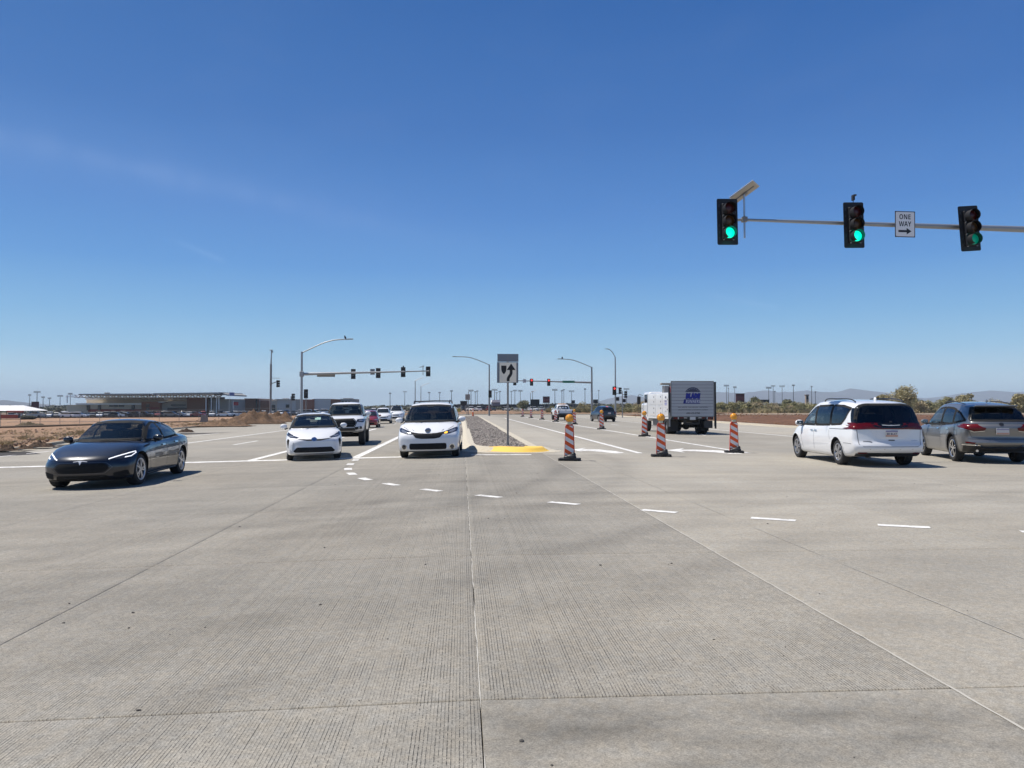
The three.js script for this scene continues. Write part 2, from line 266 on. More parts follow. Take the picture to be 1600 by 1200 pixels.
rect(-21, -.35, -25.0, -25.5, 'stop_line'); rect(.3, 2.3, -25.3, -25.62, 'stop_line');
rect(-3.62, -3.36, -25.5, -66); rect(-6.98, -6.72, -25.5, -62);
for (let z = -66; z > -150; z -= 12) { rect(-3.6, -3.45, z, z - 3.2); rect(-6.95, -6.8, z, z - 3.2); }
for (let z = -38; z > -150; z -= 12) rect(-11.1, -10.94, z, z - 4.4);
rect(-14.5, -14.3, -33, -150); rect(-18.6, -18.45, -31, -60);
rect(5.98, 6.18, -26, -112); rect(9.72, 9.92, -25.8, -128);
for (let z = -42; z > -150; z -= 12) rect(13.5, 13.64, z, z - 3.2);
rect(17.6, 17.78, -37, -150); rect(30, 60, -36.0, -36.15);
function pxPoly(pts, name) { const P = pts.map(([a, b]) => gp(a, b)); const s = new THREE.Shape(P.map((p) => new THREE.Vector2(p.x, -p.z))), g = new THREE.ShapeGeometry(s), q = g.attributes.position; for (let i = 0; i < q.count; i++) { const x = q.getX(i); q.setXYZ(i, x, G(x) + .004, -q.getY(i)); } g.computeVertexNormals(); put(name, uvXZ(g), paint, road); }
pxPoly([[893, 702.6], [916, 699.8], [909, 702.2], [935, 702.3], [962, 705], [976, 707.6], [963, 708.6], [940, 706.2], [921, 704.6], [905, 704.4], [911, 706.3]], 'turn_arrow');
pxPoly([[1041, 703.6], [1069, 700.4], [1064, 702.7], [1090, 702.7], [1125, 704], [1150, 707.3], [1161, 709], [1141, 709.2], [1115, 706.6], [1085, 705.1], [1064, 704.9], [1070, 707.1]], 'turn_arrow');
{
  const P = [[555.5, 719], [547.6, 725.4], [544, 733], [549.5, 740.4], [570.5, 748.6], [611, 757], [673.6, 766], [763.6, 775.6], [881, 786.5], [1029.5, 799], [1208, 811.5], [1412, 822.5], [1640, 833]].map(([a, b]) => gp(a, b));
  const L = [.62, .66, .7, .66, .62, .6, .58, .56, .56, .56, .6, .62, .62];
  P.forEach((p, i) => { const a = P[Math.max(0, i - 1)], b = P[Math.min(P.length - 1, i + 1)], t = V3(b.x - a.x, 0, b.z - a.z).normalize(), s = V3(-t.z, 0, t.x), w = i < 5 ? .1 : .085, l = L[i] / 2, pos = [];
    for (const [u, v] of [[-l, -w], [l, -w], [l, w], [-l, w]]) { const x = p.x + t.x * u + s.x * v; pos.push(x, G(x) + .005, p.z + t.z * u + s.z * v); }
    const g = new THREE.BufferGeometry(); g.setAttribute('position', new THREE.Float32BufferAttribute(pos, 3)); g.setIndex([0, 1, 2, 0, 2, 3]); g.computeVertexNormals(); put('guide_dash', uvXZ(g), paint, road); });
}
// crumbs of grit on the concrete
{
  const r = rng(31), n = 170, m = new THREE.InstancedMesh(new THREE.IcosahedronGeometry(1, 0), std(lin(.06, .055, .05), .9), n), o = new THREE.Object3D(); m.name = 'grit'; m.userData.kind = 'stuff'; tag(m, 'dark crumbs of grit scattered over the concrete', 'grit');
  for (let i = 0; i < n; i++) { const z = -3 - Math.pow(r(), 1.3) * 16, x = (r() - .45) * 1.4 * (-z + 2), s = .003 + .008 * Math.pow(r(), 4); o.position.set(x, G(x) + s * .3, z); o.scale.set(s * (1 + r()), s * .7, s * (1 + r())); o.rotation.y = r() * 6; o.updateMatrix(); m.setMatrixAt(i, o.matrix); } m.castShadow = true; scene.add(m);
}
// sweep of a kerb section along a path: profile points are (offset to the right of the path, height)
function sweep(path, prof, closed = false, step = 1.2) {
  const c = new THREE.CatmullRomCurve3(path.map(([x, z]) => V3(x, 0, z)), closed, 'centripetal'), n = Math.max(8, Math.ceil(c.getLength() / step)), pos = [], uv = [], idx = [], P = prof.length; let run = 0, q = null;
  for (let i = 0; i <= n; i++) { const p = c.getPointAt(i / n), t = c.getTangentAt(i / n), rx = -t.z, rz = t.x; if (q) run += p.distanceTo(q); q = p; let acc = 0;
    for (let k = 0; k < P; k++) { const [o, y] = prof[k], x = p.x + rx * o; if (k) acc += Math.hypot(o - prof[k - 1][0], y - prof[k - 1][1]); pos.push(x, G(x) + y, p.z + rz * o); uv.push(run / 2.4, acc / 2.4); } }
  for (let i = 0; i < n; i++) for (let k = 0; k < P - 1; k++) { const a = i * P + k; idx.push(a, a + 1, a + P, a + 1, a + P + 1, a + P); }
  let g = new THREE.BufferGeometry(); g.setAttribute('position', new THREE.Float32BufferAttribute(pos, 3)); g.setAttribute('uv', new THREE.Float32BufferAttribute(uv, 2)); g.setIndex(idx); g = g.toNonIndexed(); g.computeVertexNormals(); return g;
}
const kerbMat = new THREE.MeshStandardMaterial({ map: cs.map, bumpMap: cs.bump, bumpScale: .003, roughness: .9, color: lin(1.72, 1.69, 1.60) });
const kerbProf = [[-.62, .004], [-.02, -.002], [0, .0], [.02, .13], [.05, .15], [.16, .15], [.18, .13], [.18, -.05]];
const outerKerb = kerbMat.clone(); outerKerb.color = lin(1.25, 1.2, 1.1);
struct('kerb', sweep(leftCurb.map(([x, z]) => [x, z]).reverse(), kerbProf), outerKerb);
struct('kerb', sweep(rightCurb, kerbProf), kerbMat);
struct('kerb', sweep([[-90, -158.5], [-29, -158.5], [0, -158.5], [60, -158.5], [150, -158]].reverse(), [[-.6, .01], [0, .01], [.03, .16], [.2, .16], [.22, -.05]], false, 6), kerbMat);

// ---------------------------------------------------------------- the median: kerb, yellow nose, gravel
{
  const median = sub('median', scene); median.userData.kind = 'structure';
  const zN = -27.0, zF = -122, pathL = [[3.06, -27.9], [2.98, -27.4], [2.7, -26.92], [2.3, -26.72], [1.7, -26.84], [1.12, -27.28], [.72, -27.62], [.26, -28.6], [.1, -30.2], [.08, -33], [.08, -60], [.08, zF]];
  const prof = [[-.42, .006], [-.03, .004], [0, .02], [.03, .13], [.06, .15], [.2, .15], [.22, .09]];
  put('kerb', sweep(pathL, [[-.55, .006], [-.10, .006], [-.06, .012], [.0, .05], [.10, .125], [.16, .15], [.40, .152], [.42, .09]], false, .35), kerbMat, median);
  put('kerb', sweep([[2.62, zF], [2.62, -60], [2.62, -27.6]], [[-.4, .006], [-.03, .004], [0, .02], [.02, .13], [.04, .15], [.18, .15], [.2, .09]], false, 2), kerbMat, median);
  put('yellow_nose', sweep([[3.06, -27.9], [2.98, -27.4], [2.7, -26.92], [2.3, -26.72], [1.7, -26.84], [1.12, -27.28], [.85, -27.55]], [[-.105, .013], [-.062, .018], [-.003, .055], [.097, .13], [.157, .155], [.78, .157], [.80, .09]], false, .1), M.yellowPaint, median);
  put('gutter_apron', sheetGeo([[-.5, -31], [-.34, -28.7], [.05, -27.3], [.8, -26.5], [2.3, -26.3], [3.2, -26.5], [3.45, -28], [3.2, -31], [2.7, -31], [2.7, -28], [2.3, -27.3], [1, -27.6], [.2, -29.2], [.2, -31]], .009, 1), kerbMat, median);
  const gcol = std(lin(.07, .062, .052), .95);
  put('gravel_bed', sheetGeo([[.36, -29.4], [.9, -28.15], [1.3, -27.75], [2.2, -27.65], [2.44, -28.3], [2.44, zF], [.36, zF]], .085, 3), gcol, median);
  put('nose_fill', sheetGeo([[.36, -29.6], [.5, -28.9], [.9, -28.15], [1.25, -27.86], [2.2, -27.7], [2.44, -28.2], [2.44, -29.6]], .087, 1), gcol, median);
  const r = rng(41), shapes = [0, 1, 2].map((k) => { const g = new THREE.IcosahedronGeometry(1, 1), p = g.attributes.position; for (let i = 0; i < p.count; i++) { const v = V3().fromBufferAttribute(p, i), f = 1 + .35 * n3(v.x * 1.3 + k * 7, v.y * 1.3, v.z * 1.3); p.setXYZ(i, v.x * f, v.y * f * .75, v.z * f); } g.computeVertexNormals(); return g; });
  const N = [9000, 9000, 9000], o = new THREE.Object3D(), c = new THREE.Color();
  shapes.forEach((g, k) => { const m = new THREE.InstancedMesh(g, std(lin(1, 1, 1), .9), N[k]); m.name = 'gravel'; m.userData.kind = 'stuff'; m.castShadow = m.receiveShadow = true;
    for (let i = 0; i < N[k]; i++) { const t = r(), z = -28.1 - 93 * t * t * .999, x = .38 + 2.04 * r(), s = .020 + .02 * r() + (z < -50 ? .02 : 0); const edge = z > -29.2 && x < .9 + (z + 28.1) * -.0 && (x - .36) < (z + 29.4) * .45; o.position.set(x, (edge ? -.2 : .095) + .02 * r() + G(x), z); o.scale.set(s * (1 + .5 * r()), s, s * (1 + .5 * r())); o.rotation.set(r() * .8, r() * 6.3, r() * .8); o.updateMatrix(); m.setMatrixAt(i, o.matrix);
      const b = .07 + .27 * Math.pow(r(), 1.6); c.setRGB(b * (1.04 + .1 * r()), b * .97, b * .86); m.setColorAt(i, c); }
    median.add(m); });
}
// ---------------------------------------------------------------- the verges
const soilCol = (a, b) => (x, z, u, v, y) => { const k = clamp(.5 + .6 * fbm(x * .09, z * .09, 4)), q = .9 + .2 * n2(x * .8, z * .8); return a.map((c, i) => lerp(c, b[i], k) * q); };
{
  const zs = [...range(-24.9, -60, 60), ...range(-61, -170, 60)], us = [0, .15, .4, .8, 1.3, 2, 3, 4, 5.5, 7, 9, 11, 14, 17, 21, 26, 32, 40, 50, 65, 85, 110, 150];
  const edge = (z) => along(leftCurb, Math.max(z, -158)) - .17;
  struct('dirt_field', gridMesh([...us].reverse(), zs, (u, z) => { const x = edge(z) - u, k = sstep(0, 3, u); return [x, G(x) + .145 * (1 - sstep(30, 80, u)) + k * (.10 * fbm(x * .35, z * .35, 4) + .16 * sstep(1, 4, u) * (1 - sstep(6, 14, u)) * (.6 + .8 * n2(x * .2, z * .12)))* (1 - sstep(90, 150, u)), z]; },
    (x, z, u) => { const s = soilCol([.54, .345, .215], [.45, .275, .165])(x, z), w = sstep(.2, 1, u) * (1 - sstep(5, 11, u)) * clamp(.55 + .7 * fbm(x * .3, z * .2, 3)); return s.map((c, i) => lerp(c, [.26, .19, .105][i], w * .45)); }, 4), soil);
  const edgeR = (z) => along(rightCurb, Math.max(z, -158)) + .17, uR = [0, .2, .6, 1.2, 2, 3, 4.5, 6, 8, 11, 15, 20, 27, 36, 48, 65, 90, 130, 190];
  struct('dirt_verge', gridMesh(uR, [...range(-34, -80, 46), ...range(-82, -151, 40)], (u, z) => { const x = edgeR(z) + u, k = sstep(0, 2.5, u); return [x, G(x) + .03 + .11 * sstep(-150, -110, z) + k * (.13 * fbm(x * .4, z * .4, 4) + .26 * sstep(1, 6, u) * (.8 + .5 * n2(x * .11, z * .11))) * sstep(-148, -85, z), z]; },
    (x, z, u) => { const red = soilCol([.17, .078, .036], [.28, .138, .070])(x * 1.6, z * 1.6), s = 1 - sstep(.1, .9, u); return red.map((c, i) => lerp(c, [.36, .27, .19][i], s * .7)); }, 4), soil);
  struct('sandy_track', gridMesh(range(28.5, 420, 60), range(-150.5, -194, 8), (x, z) => [x, G(x) + .03 + .03 * n2(x * .1, z * .3), z], soilCol([.56, .43, .30], [.48, .37, .25]), 6), soil);
  struct('far_dirt', gridMesh(range(-30, 60, 45), range(-160, -235, 36), (x, z) => [x, G(x) + .02 + .5 * Math.max(0, fbm(x * .05, z * .06, 3)), z], soilCol([.43, .27, .165], [.30, .19, .11]), 6), soil);
  struct('car_park', gridMesh(range(-330, -20, 60), [-238, -260, -290, -340], (x, z) => [x, G(x) - .01, z], (x, z) => { const k = .13 + .03 * n2(x * .05, z * .05); return [k, k, k]; }, 6), soil);
}

// ---------------------------------------------------------------- vehicles: lofted bodies, panels laid on their surface
function curve(keys) {                                                // monotone cubic through [x, y] keys, x ascending
  const n = keys.length, x = keys.map((k) => k[0]), y = keys.map((k) => k[1]), d = [], m = [];
  for (let i = 0; i < n - 1; i++) d.push((y[i + 1] - y[i]) / (x[i + 1] - x[i]));
  for (let i = 0; i < n; i++) m.push(i === 0 ? d[0] : i === n - 1 ? d[n - 2] : d[i - 1] * d[i] <= 0 ? 0 : 2 * d[i - 1] * d[i] / (d[i - 1] + d[i]));
  return (v) => { if (v <= x[0]) return y[0]; if (v >= x[n - 1]) return y[n - 1]; let i = 0; while (v > x[i + 1]) i++; const h = x[i + 1] - x[i], t = (v - x[i]) / h, t2 = t * t, t3 = t2 * t;
    return y[i] * (2 * t3 - 3 * t2 + 1) + h * m[i] * (t3 - 2 * t2 + t) + y[i + 1] * (3 * t2 - 2 * t3) + h * m[i + 1] * (t3 - t2); };
}
function loft(zF, zR, section, halfW, o = {}) {                       // section(z) -> half outline, bottom centre to top centre; front towards +z
  const K = o.K ?? 26, r = o.round ?? .09, nz = o.nz ?? 46, st = [];
  for (let i = 0; i < 6; i++) { const a = i / 6 * Math.PI / 2; st.push([zF - r * (1 - Math.cos(a)), r * (1 - Math.sin(a))]); }
  for (let i = 0; i <= nz; i++) st.push([lerp(zF - r, zR + r, i / nz), 0]);
  for (let i = 5; i >= 0; i--) { const a = i / 6 * Math.PI / 2; st.push([zR + r * (1 - Math.cos(a)), r * (1 - Math.sin(a))]); }
  const rings = st.map(([z, inset]) => {
    const pts = section(z), c = new THREE.SplineCurve(pts.map(([a, b]) => new THREE.Vector2(a, b))), half = []; let lo = 1e9, hi = -1e9;
    for (let k = 0; k < K; k++) { const p = c.getPoint(k / (K - 1)); half.push([Math.max(0, p.x), p.y]); lo = Math.min(lo, p.y); hi = Math.max(hi, p.y); }
    half[0][0] = half[K - 1][0] = 0; const ym = (lo + hi) / 2, hw = Math.max(...half.map((h) => h[0]));
    const sx = Math.max(.05, 1 - inset / Math.max(hw, .01)), sy = Math.max(.05, 1 - inset / Math.max((hi - lo) / 2, .01));
    const R = half.map(([a, b]) => [a * sx, ym + (b - ym) * sy]); return { z, ym, pts: [...R, ...R.slice(1, -1).reverse().map(([a, b]) => [-a, b])] };
  });
  const pos = [], idx = [], N = 2 * K - 2;
  for (const g of rings) for (const [a, b] of g.pts) pos.push(a, b, g.z);
  for (let i = 0; i < rings.length - 1; i++) for (let j = 0; j < N; j++) { const a = i * N + j, b = i * N + (j + 1) % N; idx.push(a, a + N, b, b, a + N, b + N); }
  const cap = (ring, base, flip) => { let prev = base; for (const s of [.86, .68, .48, .28, .1]) { const start = pos.length / 3; for (const [a, b] of ring.pts) pos.push(a * s, ring.ym + (b - ring.ym) * s, ring.z);
    for (let j = 0; j < N; j++) { const a = prev + j, b = prev + (j + 1) % N, c = start + j, d = start + (j + 1) % N; flip ? idx.push(a, c, b, b, c, d) : idx.push(a, b, c, b, d, c); } prev = start; }
    const c = pos.length / 3; pos.push(0, ring.ym, ring.z); for (let j = 0; j < N; j++) flip ? idx.push(prev + j, c, prev + (j + 1) % N) : idx.push(prev + j, prev + (j + 1) % N, c); };
  cap(rings[0], 0, false); cap(rings[rings.length - 1], (rings.length - 1) * N, true);
  const nf = o.noseY ? curve(o.noseY) : () => 0, nt = o.tailY ? curve(o.tailY) : () => 0, rf = o.reachF ?? 1, rr = o.reachR ?? .9;
  for (let i = 0; i < pos.length; i += 3) { const [x, y, z] = [pos[i], pos[i + 1], pos[i + 2]], q = Math.pow(Math.abs(x) / halfW, 2.3);
    const f = Math.pow(clamp(1 - (zF - z) / rf), 1.4), b = Math.pow(clamp(1 - (z - zR) / rr), 1.4);
    pos[i + 2] = z - f * ((o.kF ?? 0) * q + nf(y)) + b * ((o.kR ?? 0) * q + nt(y)); }
  const g = new THREE.BufferGeometry(); g.setAttribute('position', new THREE.Float32BufferAttribute(pos, 3)); g.setIndex(idx); g.computeVertexNormals(); return g;
}
function rpoly(pts, r = .03) {                                        // polygon with rounded corners
  const s = new THREE.Shape(), n = pts.length; 
  for (let i = 0; i < n; i++) { const p = pts[i], a = pts[(i + n - 1) % n], b = pts[(i + 1) % n], rr = p[2] ?? r, la = Math.hypot(a[0] - p[0], a[1] - p[1]), lb = Math.hypot(b[0] - p[0], b[1] - p[1]), k = Math.min(rr, la * .48, lb * .48);
    const q = [p[0] + (a[0] - p[0]) / la * k, p[1] + (a[1] - p[1]) / la * k], e = [p[0] + (b[0] - p[0]) / lb * k, p[1] + (b[1] - p[1]) / lb * k];
    i ? s.lineTo(...q) : s.moveTo(...q); s.quadraticCurveTo(p[0], p[1], ...e); }
  return s;
}
function line2(pts, w, closed = false) {                              // a strip along a polyline
  const P = closed ? [...pts, pts[0], pts[1]] : pts, L = [], R = [], n = P.length, m = closed ? n - 1 : n;
  for (let i = 0; i < m; i++) { const a = P[closed && i === 0 ? pts.length - 1 : Math.max(0, i - 1)], b = P[Math.min(n - 1, i + 1)], c = P[i]; let dx = b[0] - a[0], dy = b[1] - a[1]; const l = Math.hypot(dx, dy) || 1; dx /= l; dy /= l; L.push(new THREE.Vector2(c[0] - dy * w / 2, c[1] + dx * w / 2)); R.push(new THREE.Vector2(c[0] + dy * w / 2, c[1] - dx * w / 2)); }
  const list = []; for (let i = 0; i < m - 1; i++) list.push(new THREE.Shape([L[i], L[i + 1], R[i + 1], R[i]])); return list;
}
const ev = new Evaluator(); ev.attributes = ['position', 'normal']; ev.useGroups = true;
class Car {
  constructor(name, label, o, group) {
    this.o = o; this.g = thing(name, label, o.category ?? 'car', [0, 0, 0], 0, group); this.paint = o.paint;
    const top = curve(o.top), sh = curve(o.sh), bot = curve(o.bot), wid = curve(o.wid), sw = curve(o.sw ?? [[-1, .90], [1, .90]]), hw = o.half; this.sh = sh;
    const lower = loft(o.zF, o.zR, (z) => { const w = hw * wid(z), b = bot(z), s = sh(z), t = top(z), d = s - b, ws = w * sw(z);
      return [[0, b], [w * .5, b], [w * .86, b + .005], [w * .955, b + .12 * d], [w * .985, b + .32 * d], [w * 1.0, b + .56 * d], [w * .985, b + .78 * d], [lerp(w, ws, .45), s - .035], [ws, s + .012], [ws * .82, lerp(s, t, .62) + .006], [ws * .45, lerp(s, t, .93) + .004], [0, t]]; }, hw, o);
    const gh = o.gh, roof = curve(gh.roof), wb = curve(gh.wb), wr = curve(gh.wr), peak = Math.max(...gh.roof.map((k) => k[1]));
    const upper = loft(gh.zF, gh.zR, (z) => { const belt = sh(z) - .03, base = belt - .3, y = Math.max(roof(z), belt + .02), t = clamp((y - belt) / (peak - belt)), b = wb(z), w = lerp(b * .98, wr(z), t), h = y - belt, e = gh.edge ?? .1;
      return [[0, base], [b * .7, base], [b, base + .05], [b, belt], [lerp(b, w, .5) + .018 * t, belt + h * .52], [w + .012 * t, y - e * t], [w * .95, y - e * .42 * t], [w * .82, y - e * .12 * t], [w * .45, y + .016 * t], [0, y + .026 * t]]; }, hw * .86, { nz: o.see ? 112 : 44, K: o.see ? 52 : 26, round: .03, kF: gh.kF ?? .22, kR: gh.kR ?? .12, reachF: gh.reachF ?? 1.3, reachR: gh.reachR ?? .9 });
    this.full = merge([lower, upper]); const solid = this.full.clone(); this.bvh = new MeshBVH(solid); this.solid = solid;
    const body = new Brush(lower, [this.paint]); body.updateMatrixWorld(); let res = body;
    lower.clearGroups(); lower.addGroup(0, lower.index.count, 0);
    for (const z of o.axles) for (const s of [-1, 1]) {
      const R = o.arch ?? o.R + .055, c = new THREE.CylinderGeometry(R, R, .62, 40).rotateZ(Math.PI / 2); c.translate(s * (hw + .05), o.archY ?? o.R + .005, z); c.deleteAttribute('uv'); c.clearGroups(); c.addGroup(0, c.index.count, 0);
      const b = new Brush(c, [M.well]); b.updateMatrixWorld(); res = ev.evaluate(res, b, SUBTRACTION); }
    if (o.bed) { const [x, y0, y1, z0, z1] = o.bed, c = new THREE.BoxGeometry(2 * x, y1 - y0, z1 - z0); c.translate(0, (y0 + y1) / 2, (z0 + z1) / 2); c.deleteAttribute('uv'); c.clearGroups(); c.addGroup(0, c.index.count, 0); const b = new Brush(c, [M.well]); b.updateMatrixWorld(); res = ev.evaluate(res, b, SUBTRACTION); }
    const G2 = res.geometry, mats = Array.isArray(res.material) ? res.material : [res.material], bins = new Map();
    const src = G2.index ? G2.toNonIndexed() : G2, P = src.attributes.position.array, Nn = src.attributes.normal.array;
    for (const gr of G2.groups) { const m = mats[gr.materialIndex]; if (!bins.has(m)) bins.set(m, [[], []]); const [a, b] = bins.get(m); for (let i = gr.start * 3; i < (gr.start + gr.count) * 3; i++) { a.push(P[i]); b.push(Nn[i]); } }
    const geoOf = (m) => { const g = new THREE.BufferGeometry(); g.setAttribute('position', new THREE.Float32BufferAttribute(bins.get(m)[0], 3)); g.setAttribute('normal', new THREE.Float32BufferAttribute(bins.get(m)[1], 3)); return g; };
    this.lowerGeo = geoOf(this.paint); this.upper = upper; this.cuts = []; this.top = top; this.wb = wb; this.bodyMesh = put('body', [this.lowerGeo, upper], this.paint, this.g); if (bins.has(M.well)) put('wheel_arch', geoOf(M.well), M.well, this.g);
    this.wheels();
  }
  wheels() {
    const o = this.o, R = o.R, rr = R * (o.rim ?? .70), tw = o.tyreW ?? .225, n = o.spokes ?? 10;
    const tyre = new THREE.LatheGeometry([[rr * .97, -tw * .44], [rr + .012, -tw * .49], [R - .045, -tw * .5], [R - .012, -tw * .43], [R, -tw * .30], [R, tw * .30], [R - .012, tw * .43], [R - .045, tw * .5], [rr + .012, tw * .49], [rr * .97, tw * .44]].map(([a, b]) => new THREE.Vector2(a, b)), 36).rotateZ(-Math.PI / 2);
    const dish = new THREE.LatheGeometry([[.001, tw * .10], [rr * .9, tw * .05], [rr * .96, tw * .44], [rr, tw * .46], [rr, -tw * .4], [.001, -tw * .4]].map(([a, b]) => new THREE.Vector2(a, b)), 32).rotateZ(-Math.PI / 2);
    const sp = [new THREE.LatheGeometry([[rr * .86, tw * .40], [rr * .90, tw * .47], [rr * .985, tw * .485], [rr * 1.0, tw * .42]].map(([a, b]) => new THREE.Vector2(a, b)), 36).rotateZ(-Math.PI / 2), cyl(rr * .2, rr * .17, tw * .1, tw * .41, 0, 0, 14, 0, 0, -Math.PI / 2)];
    for (let i = 0; i < n; i++) { const a = i / n * Math.PI * 2 + (o.twin ? (i % 2 ? .13 : -.13) : 0), s = new THREE.BoxGeometry(.03, rr * .78, o.spokeW ?? .045); s.translate(tw * .40, rr * .52, 0); s.rotateX(a); sp.push(s); }
    for (const z of o.axles) for (const s of [1, -1]) {
      const w = sub('wheel', this.g, [s * (o.half * (o.track ?? .965) - tw / 2 - .01), R, z]); if (s < 0) w.rotation.y = Math.PI; w.rotation.x = z * 1.7;
      if (z > 0 && o.steer) w.rotation.y += o.steer;
      put('tyre', tyre, M.rubber, w); put('rim_barrel', dish, o.dark ?? M.darkMetal, w); put('rim', merge(sp), o.rimMat ?? M.alu, w);
    }
  }
  // lay a flat outline on the body along an axis: 'x' side (z, y), 'f' front (x, y), 'r' rear (x, y), 't' top (x, z)
  lay(shapes, axis, side = 1, off = .006, edge = .06) {
    const out = [], list = Array.isArray(shapes) ? shapes : [shapes], ray = new THREE.Ray(), idx = this.solid.index, P = this.solid.attributes.position, Nn = this.solid.attributes.normal;
    for (const s of list) {
      let g = new THREE.ShapeGeometry(s, 6); g.deleteAttribute('uv'); g = new TessellateModifier(edge, 8).modify(g); const p = g.attributes.position, pos = [], nor = [], a = V3(), b = V3(), c = V3();
      const hit = []; for (let i = 0; i < p.count; i++) {
        const u = p.getX(i), v = p.getY(i);
        if (axis === 'x') { ray.origin.set(side * 5, v, u); ray.direction.set(-side, 0, 0); } else if (axis === 'f') { ray.origin.set(u * side, v, 9); ray.direction.set(0, 0, -1); } else if (axis === 'r') { ray.origin.set(u * side, v, -9); ray.direction.set(0, 0, 1); } else { ray.origin.set(u * side, 6, v); ray.direction.set(0, -1, 0); }
        const h = this.bvh.raycastFirst(ray, THREE.DoubleSide); if (!h) { hit.push(null); continue; }
        const f = h.face, bc = THREE.Triangle.getBarycoord(h.point, a.fromBufferAttribute(P, f.a), b.fromBufferAttribute(P, f.b), c.fromBufferAttribute(P, f.c), V3()) ?? V3(1, 0, 0);
        const n = V3().fromBufferAttribute(Nn, f.a).multiplyScalar(bc.x).addScaledVector(V3().fromBufferAttribute(Nn, f.b), bc.y).addScaledVector(V3().fromBufferAttribute(Nn, f.c), bc.z).normalize(); if (n.dot(ray.direction) > 0) n.negate();
        hit.push([h.point.clone().addScaledVector(n, off), n]); }
      for (let i = 0; i < hit.length; i += 3) { const t = [hit[i], hit[i + 1], hit[i + 2]]; if (t.some((q) => !q)) continue; if (Math.max(t[0][0].distanceTo(t[1][0]), t[1][0].distanceTo(t[2][0]), t[0][0].distanceTo(t[2][0])) > .55) continue;
        const fn = t[1][0].clone().sub(t[0][0]).cross(t[2][0].clone().sub(t[0][0])); if (fn.dot(t[0][1]) < 0) t.reverse(); for (const [q, n] of t) { pos.push(q.x, q.y, q.z); nor.push(n.x, n.y, n.z); } }
      if (!pos.length) continue; const e = new THREE.BufferGeometry(); e.setAttribute('position', new THREE.Float32BufferAttribute(pos, 3)); e.setAttribute('normal', new THREE.Float32BufferAttribute(nor, 3)); out.push(e);
    }
    return out.length ? merge(out) : null;
  }
  panel(name, shapes, axis, mat, o = {}) {
    const made = []; for (const s of o.both ? [1, -1] : [o.side ?? 1]) { const g = this.lay(shapes, axis, s, o.off, o.edge); if (g) made.push(put(name, g, mat, o.parent ?? this.g)); } return made;
  }
  // a window: where the body is cut open behind it, a pane with its dark rim; else dark glass on the body
  win(name, pts, r, axis, mat, o = {}) {
    const s = rpoly(pts, r); if (!this.o.see) return this.panel(name, s, axis, mat, o);
    const zc = pts.reduce((a, p) => a + p[0], 0) / pts.length, dark = this.o.privacy && (axis === 'r' || (axis === 'x' && zc < (this.o.privacyZ ?? 0)));
    const made = this.panel(name, s, axis, axis === 'f' ? M.clear : dark ? M.privacy : M.tint, o), C = s.getPoints(5).map((p) => [p.x, p.y]);
    this.panel('window_seal', line2(C, .055, true), axis, M.well, { off: .0075, both: o.both, side: o.side });
    for (const side of o.both ? [1, -1] : [o.side ?? 1]) this.cuts.push([axis, side, C]); return made;
  }
  open() {                                                            // cut the body open behind the panes and furnish the cabin
    const inside = (C, x, y) => { let k = false; for (let i = 0, j = C.length - 1; i < C.length; j = i++) if ((C[i][1] > y) !== (C[j][1] > y) && x < (C[j][0] - C[i][0]) * (y - C[i][1]) / (C[j][1] - C[i][1]) + C[i][0]) k = !k; return k; };
    const u = this.upper.toNonIndexed(), P = u.attributes.position.array, N = u.attributes.normal.array, p = [], n = [];
    for (let i = 0; i < P.length; i += 9) { const x = (P[i] + P[i + 3] + P[i + 6]) / 3, y = (P[i + 1] + P[i + 4] + P[i + 7]) / 3, z = (P[i + 2] + P[i + 5] + P[i + 8]) / 3, nx = N[i] + N[i + 3] + N[i + 6], nz = N[i + 2] + N[i + 5] + N[i + 8];
      if (this.cuts.some(([a, s, C]) => a === 'x' ? nx * s > .3 && inside(C, z, y) : a === 'f' ? nz > .3 && inside(C, x, y) : nz < -.3 && inside(C, x, y))) continue; for (let k = 0; k < 9; k++) { p.push(P[i + k]); n.push(N[i + k]); } }
    const g = new THREE.BufferGeometry(); g.setAttribute('position', new THREE.Float32BufferAttribute(p, 3)); g.setAttribute('normal', new THREE.Float32BufferAttribute(n, 3)); this.bodyMesh.geometry = merge([this.lowerGeo, g]);
    const gh = this.o.gh, deck = (z) => Math.max(this.top(z), this.sh(z)) + .022, z0 = gh.zR + .32, z1 = gh.zF - .22, pos = [], idx = [], m = 24;
    for (let i = 0; i <= m; i++) { const z = lerp(z0, z1, i / m), w = this.wb(z) - .07; for (const x of [-w, -w * .4, 0, w * .4, w]) pos.push(x, deck(z) - (Math.abs(x) > .5 ? .012 : 0), z - (i === m ? Math.abs(x) ** 2 * .3 : 0)); }
    for (let i = 0; i < m; i++) for (let k = 0; k < 4; k++) { const a = i * 5 + k; idx.push(a, a + 5, a + 1, a + 1, a + 5, a + 6); }
    const f = new THREE.BufferGeometry(); f.setAttribute('position', new THREE.Float32BufferAttribute(pos, 3)); f.setIndex(idx); f.computeVertexNormals(); put('dashboard', f, M.cabin, this.g);
    const zs = this.o.seatZ ?? [gh.zF - 1.35, gh.zF - 2.25]; zs.forEach((z, row) => { const d = deck(z), top = Math.max(...gh.roof.map((k) => k[1])) - d; for (const x of [.37, -.37]) { const s = sub('seat', this.g, [x, d, z]); s.rotation.x = -.16; put('seat_back', bx(.5, top * .50, .12, 0, top * .16, 0, .05), M.seat, s); put('head_rest', bx(.27, top * .26, .1, 0, top * .60, 0, .045), M.seat, s); } });
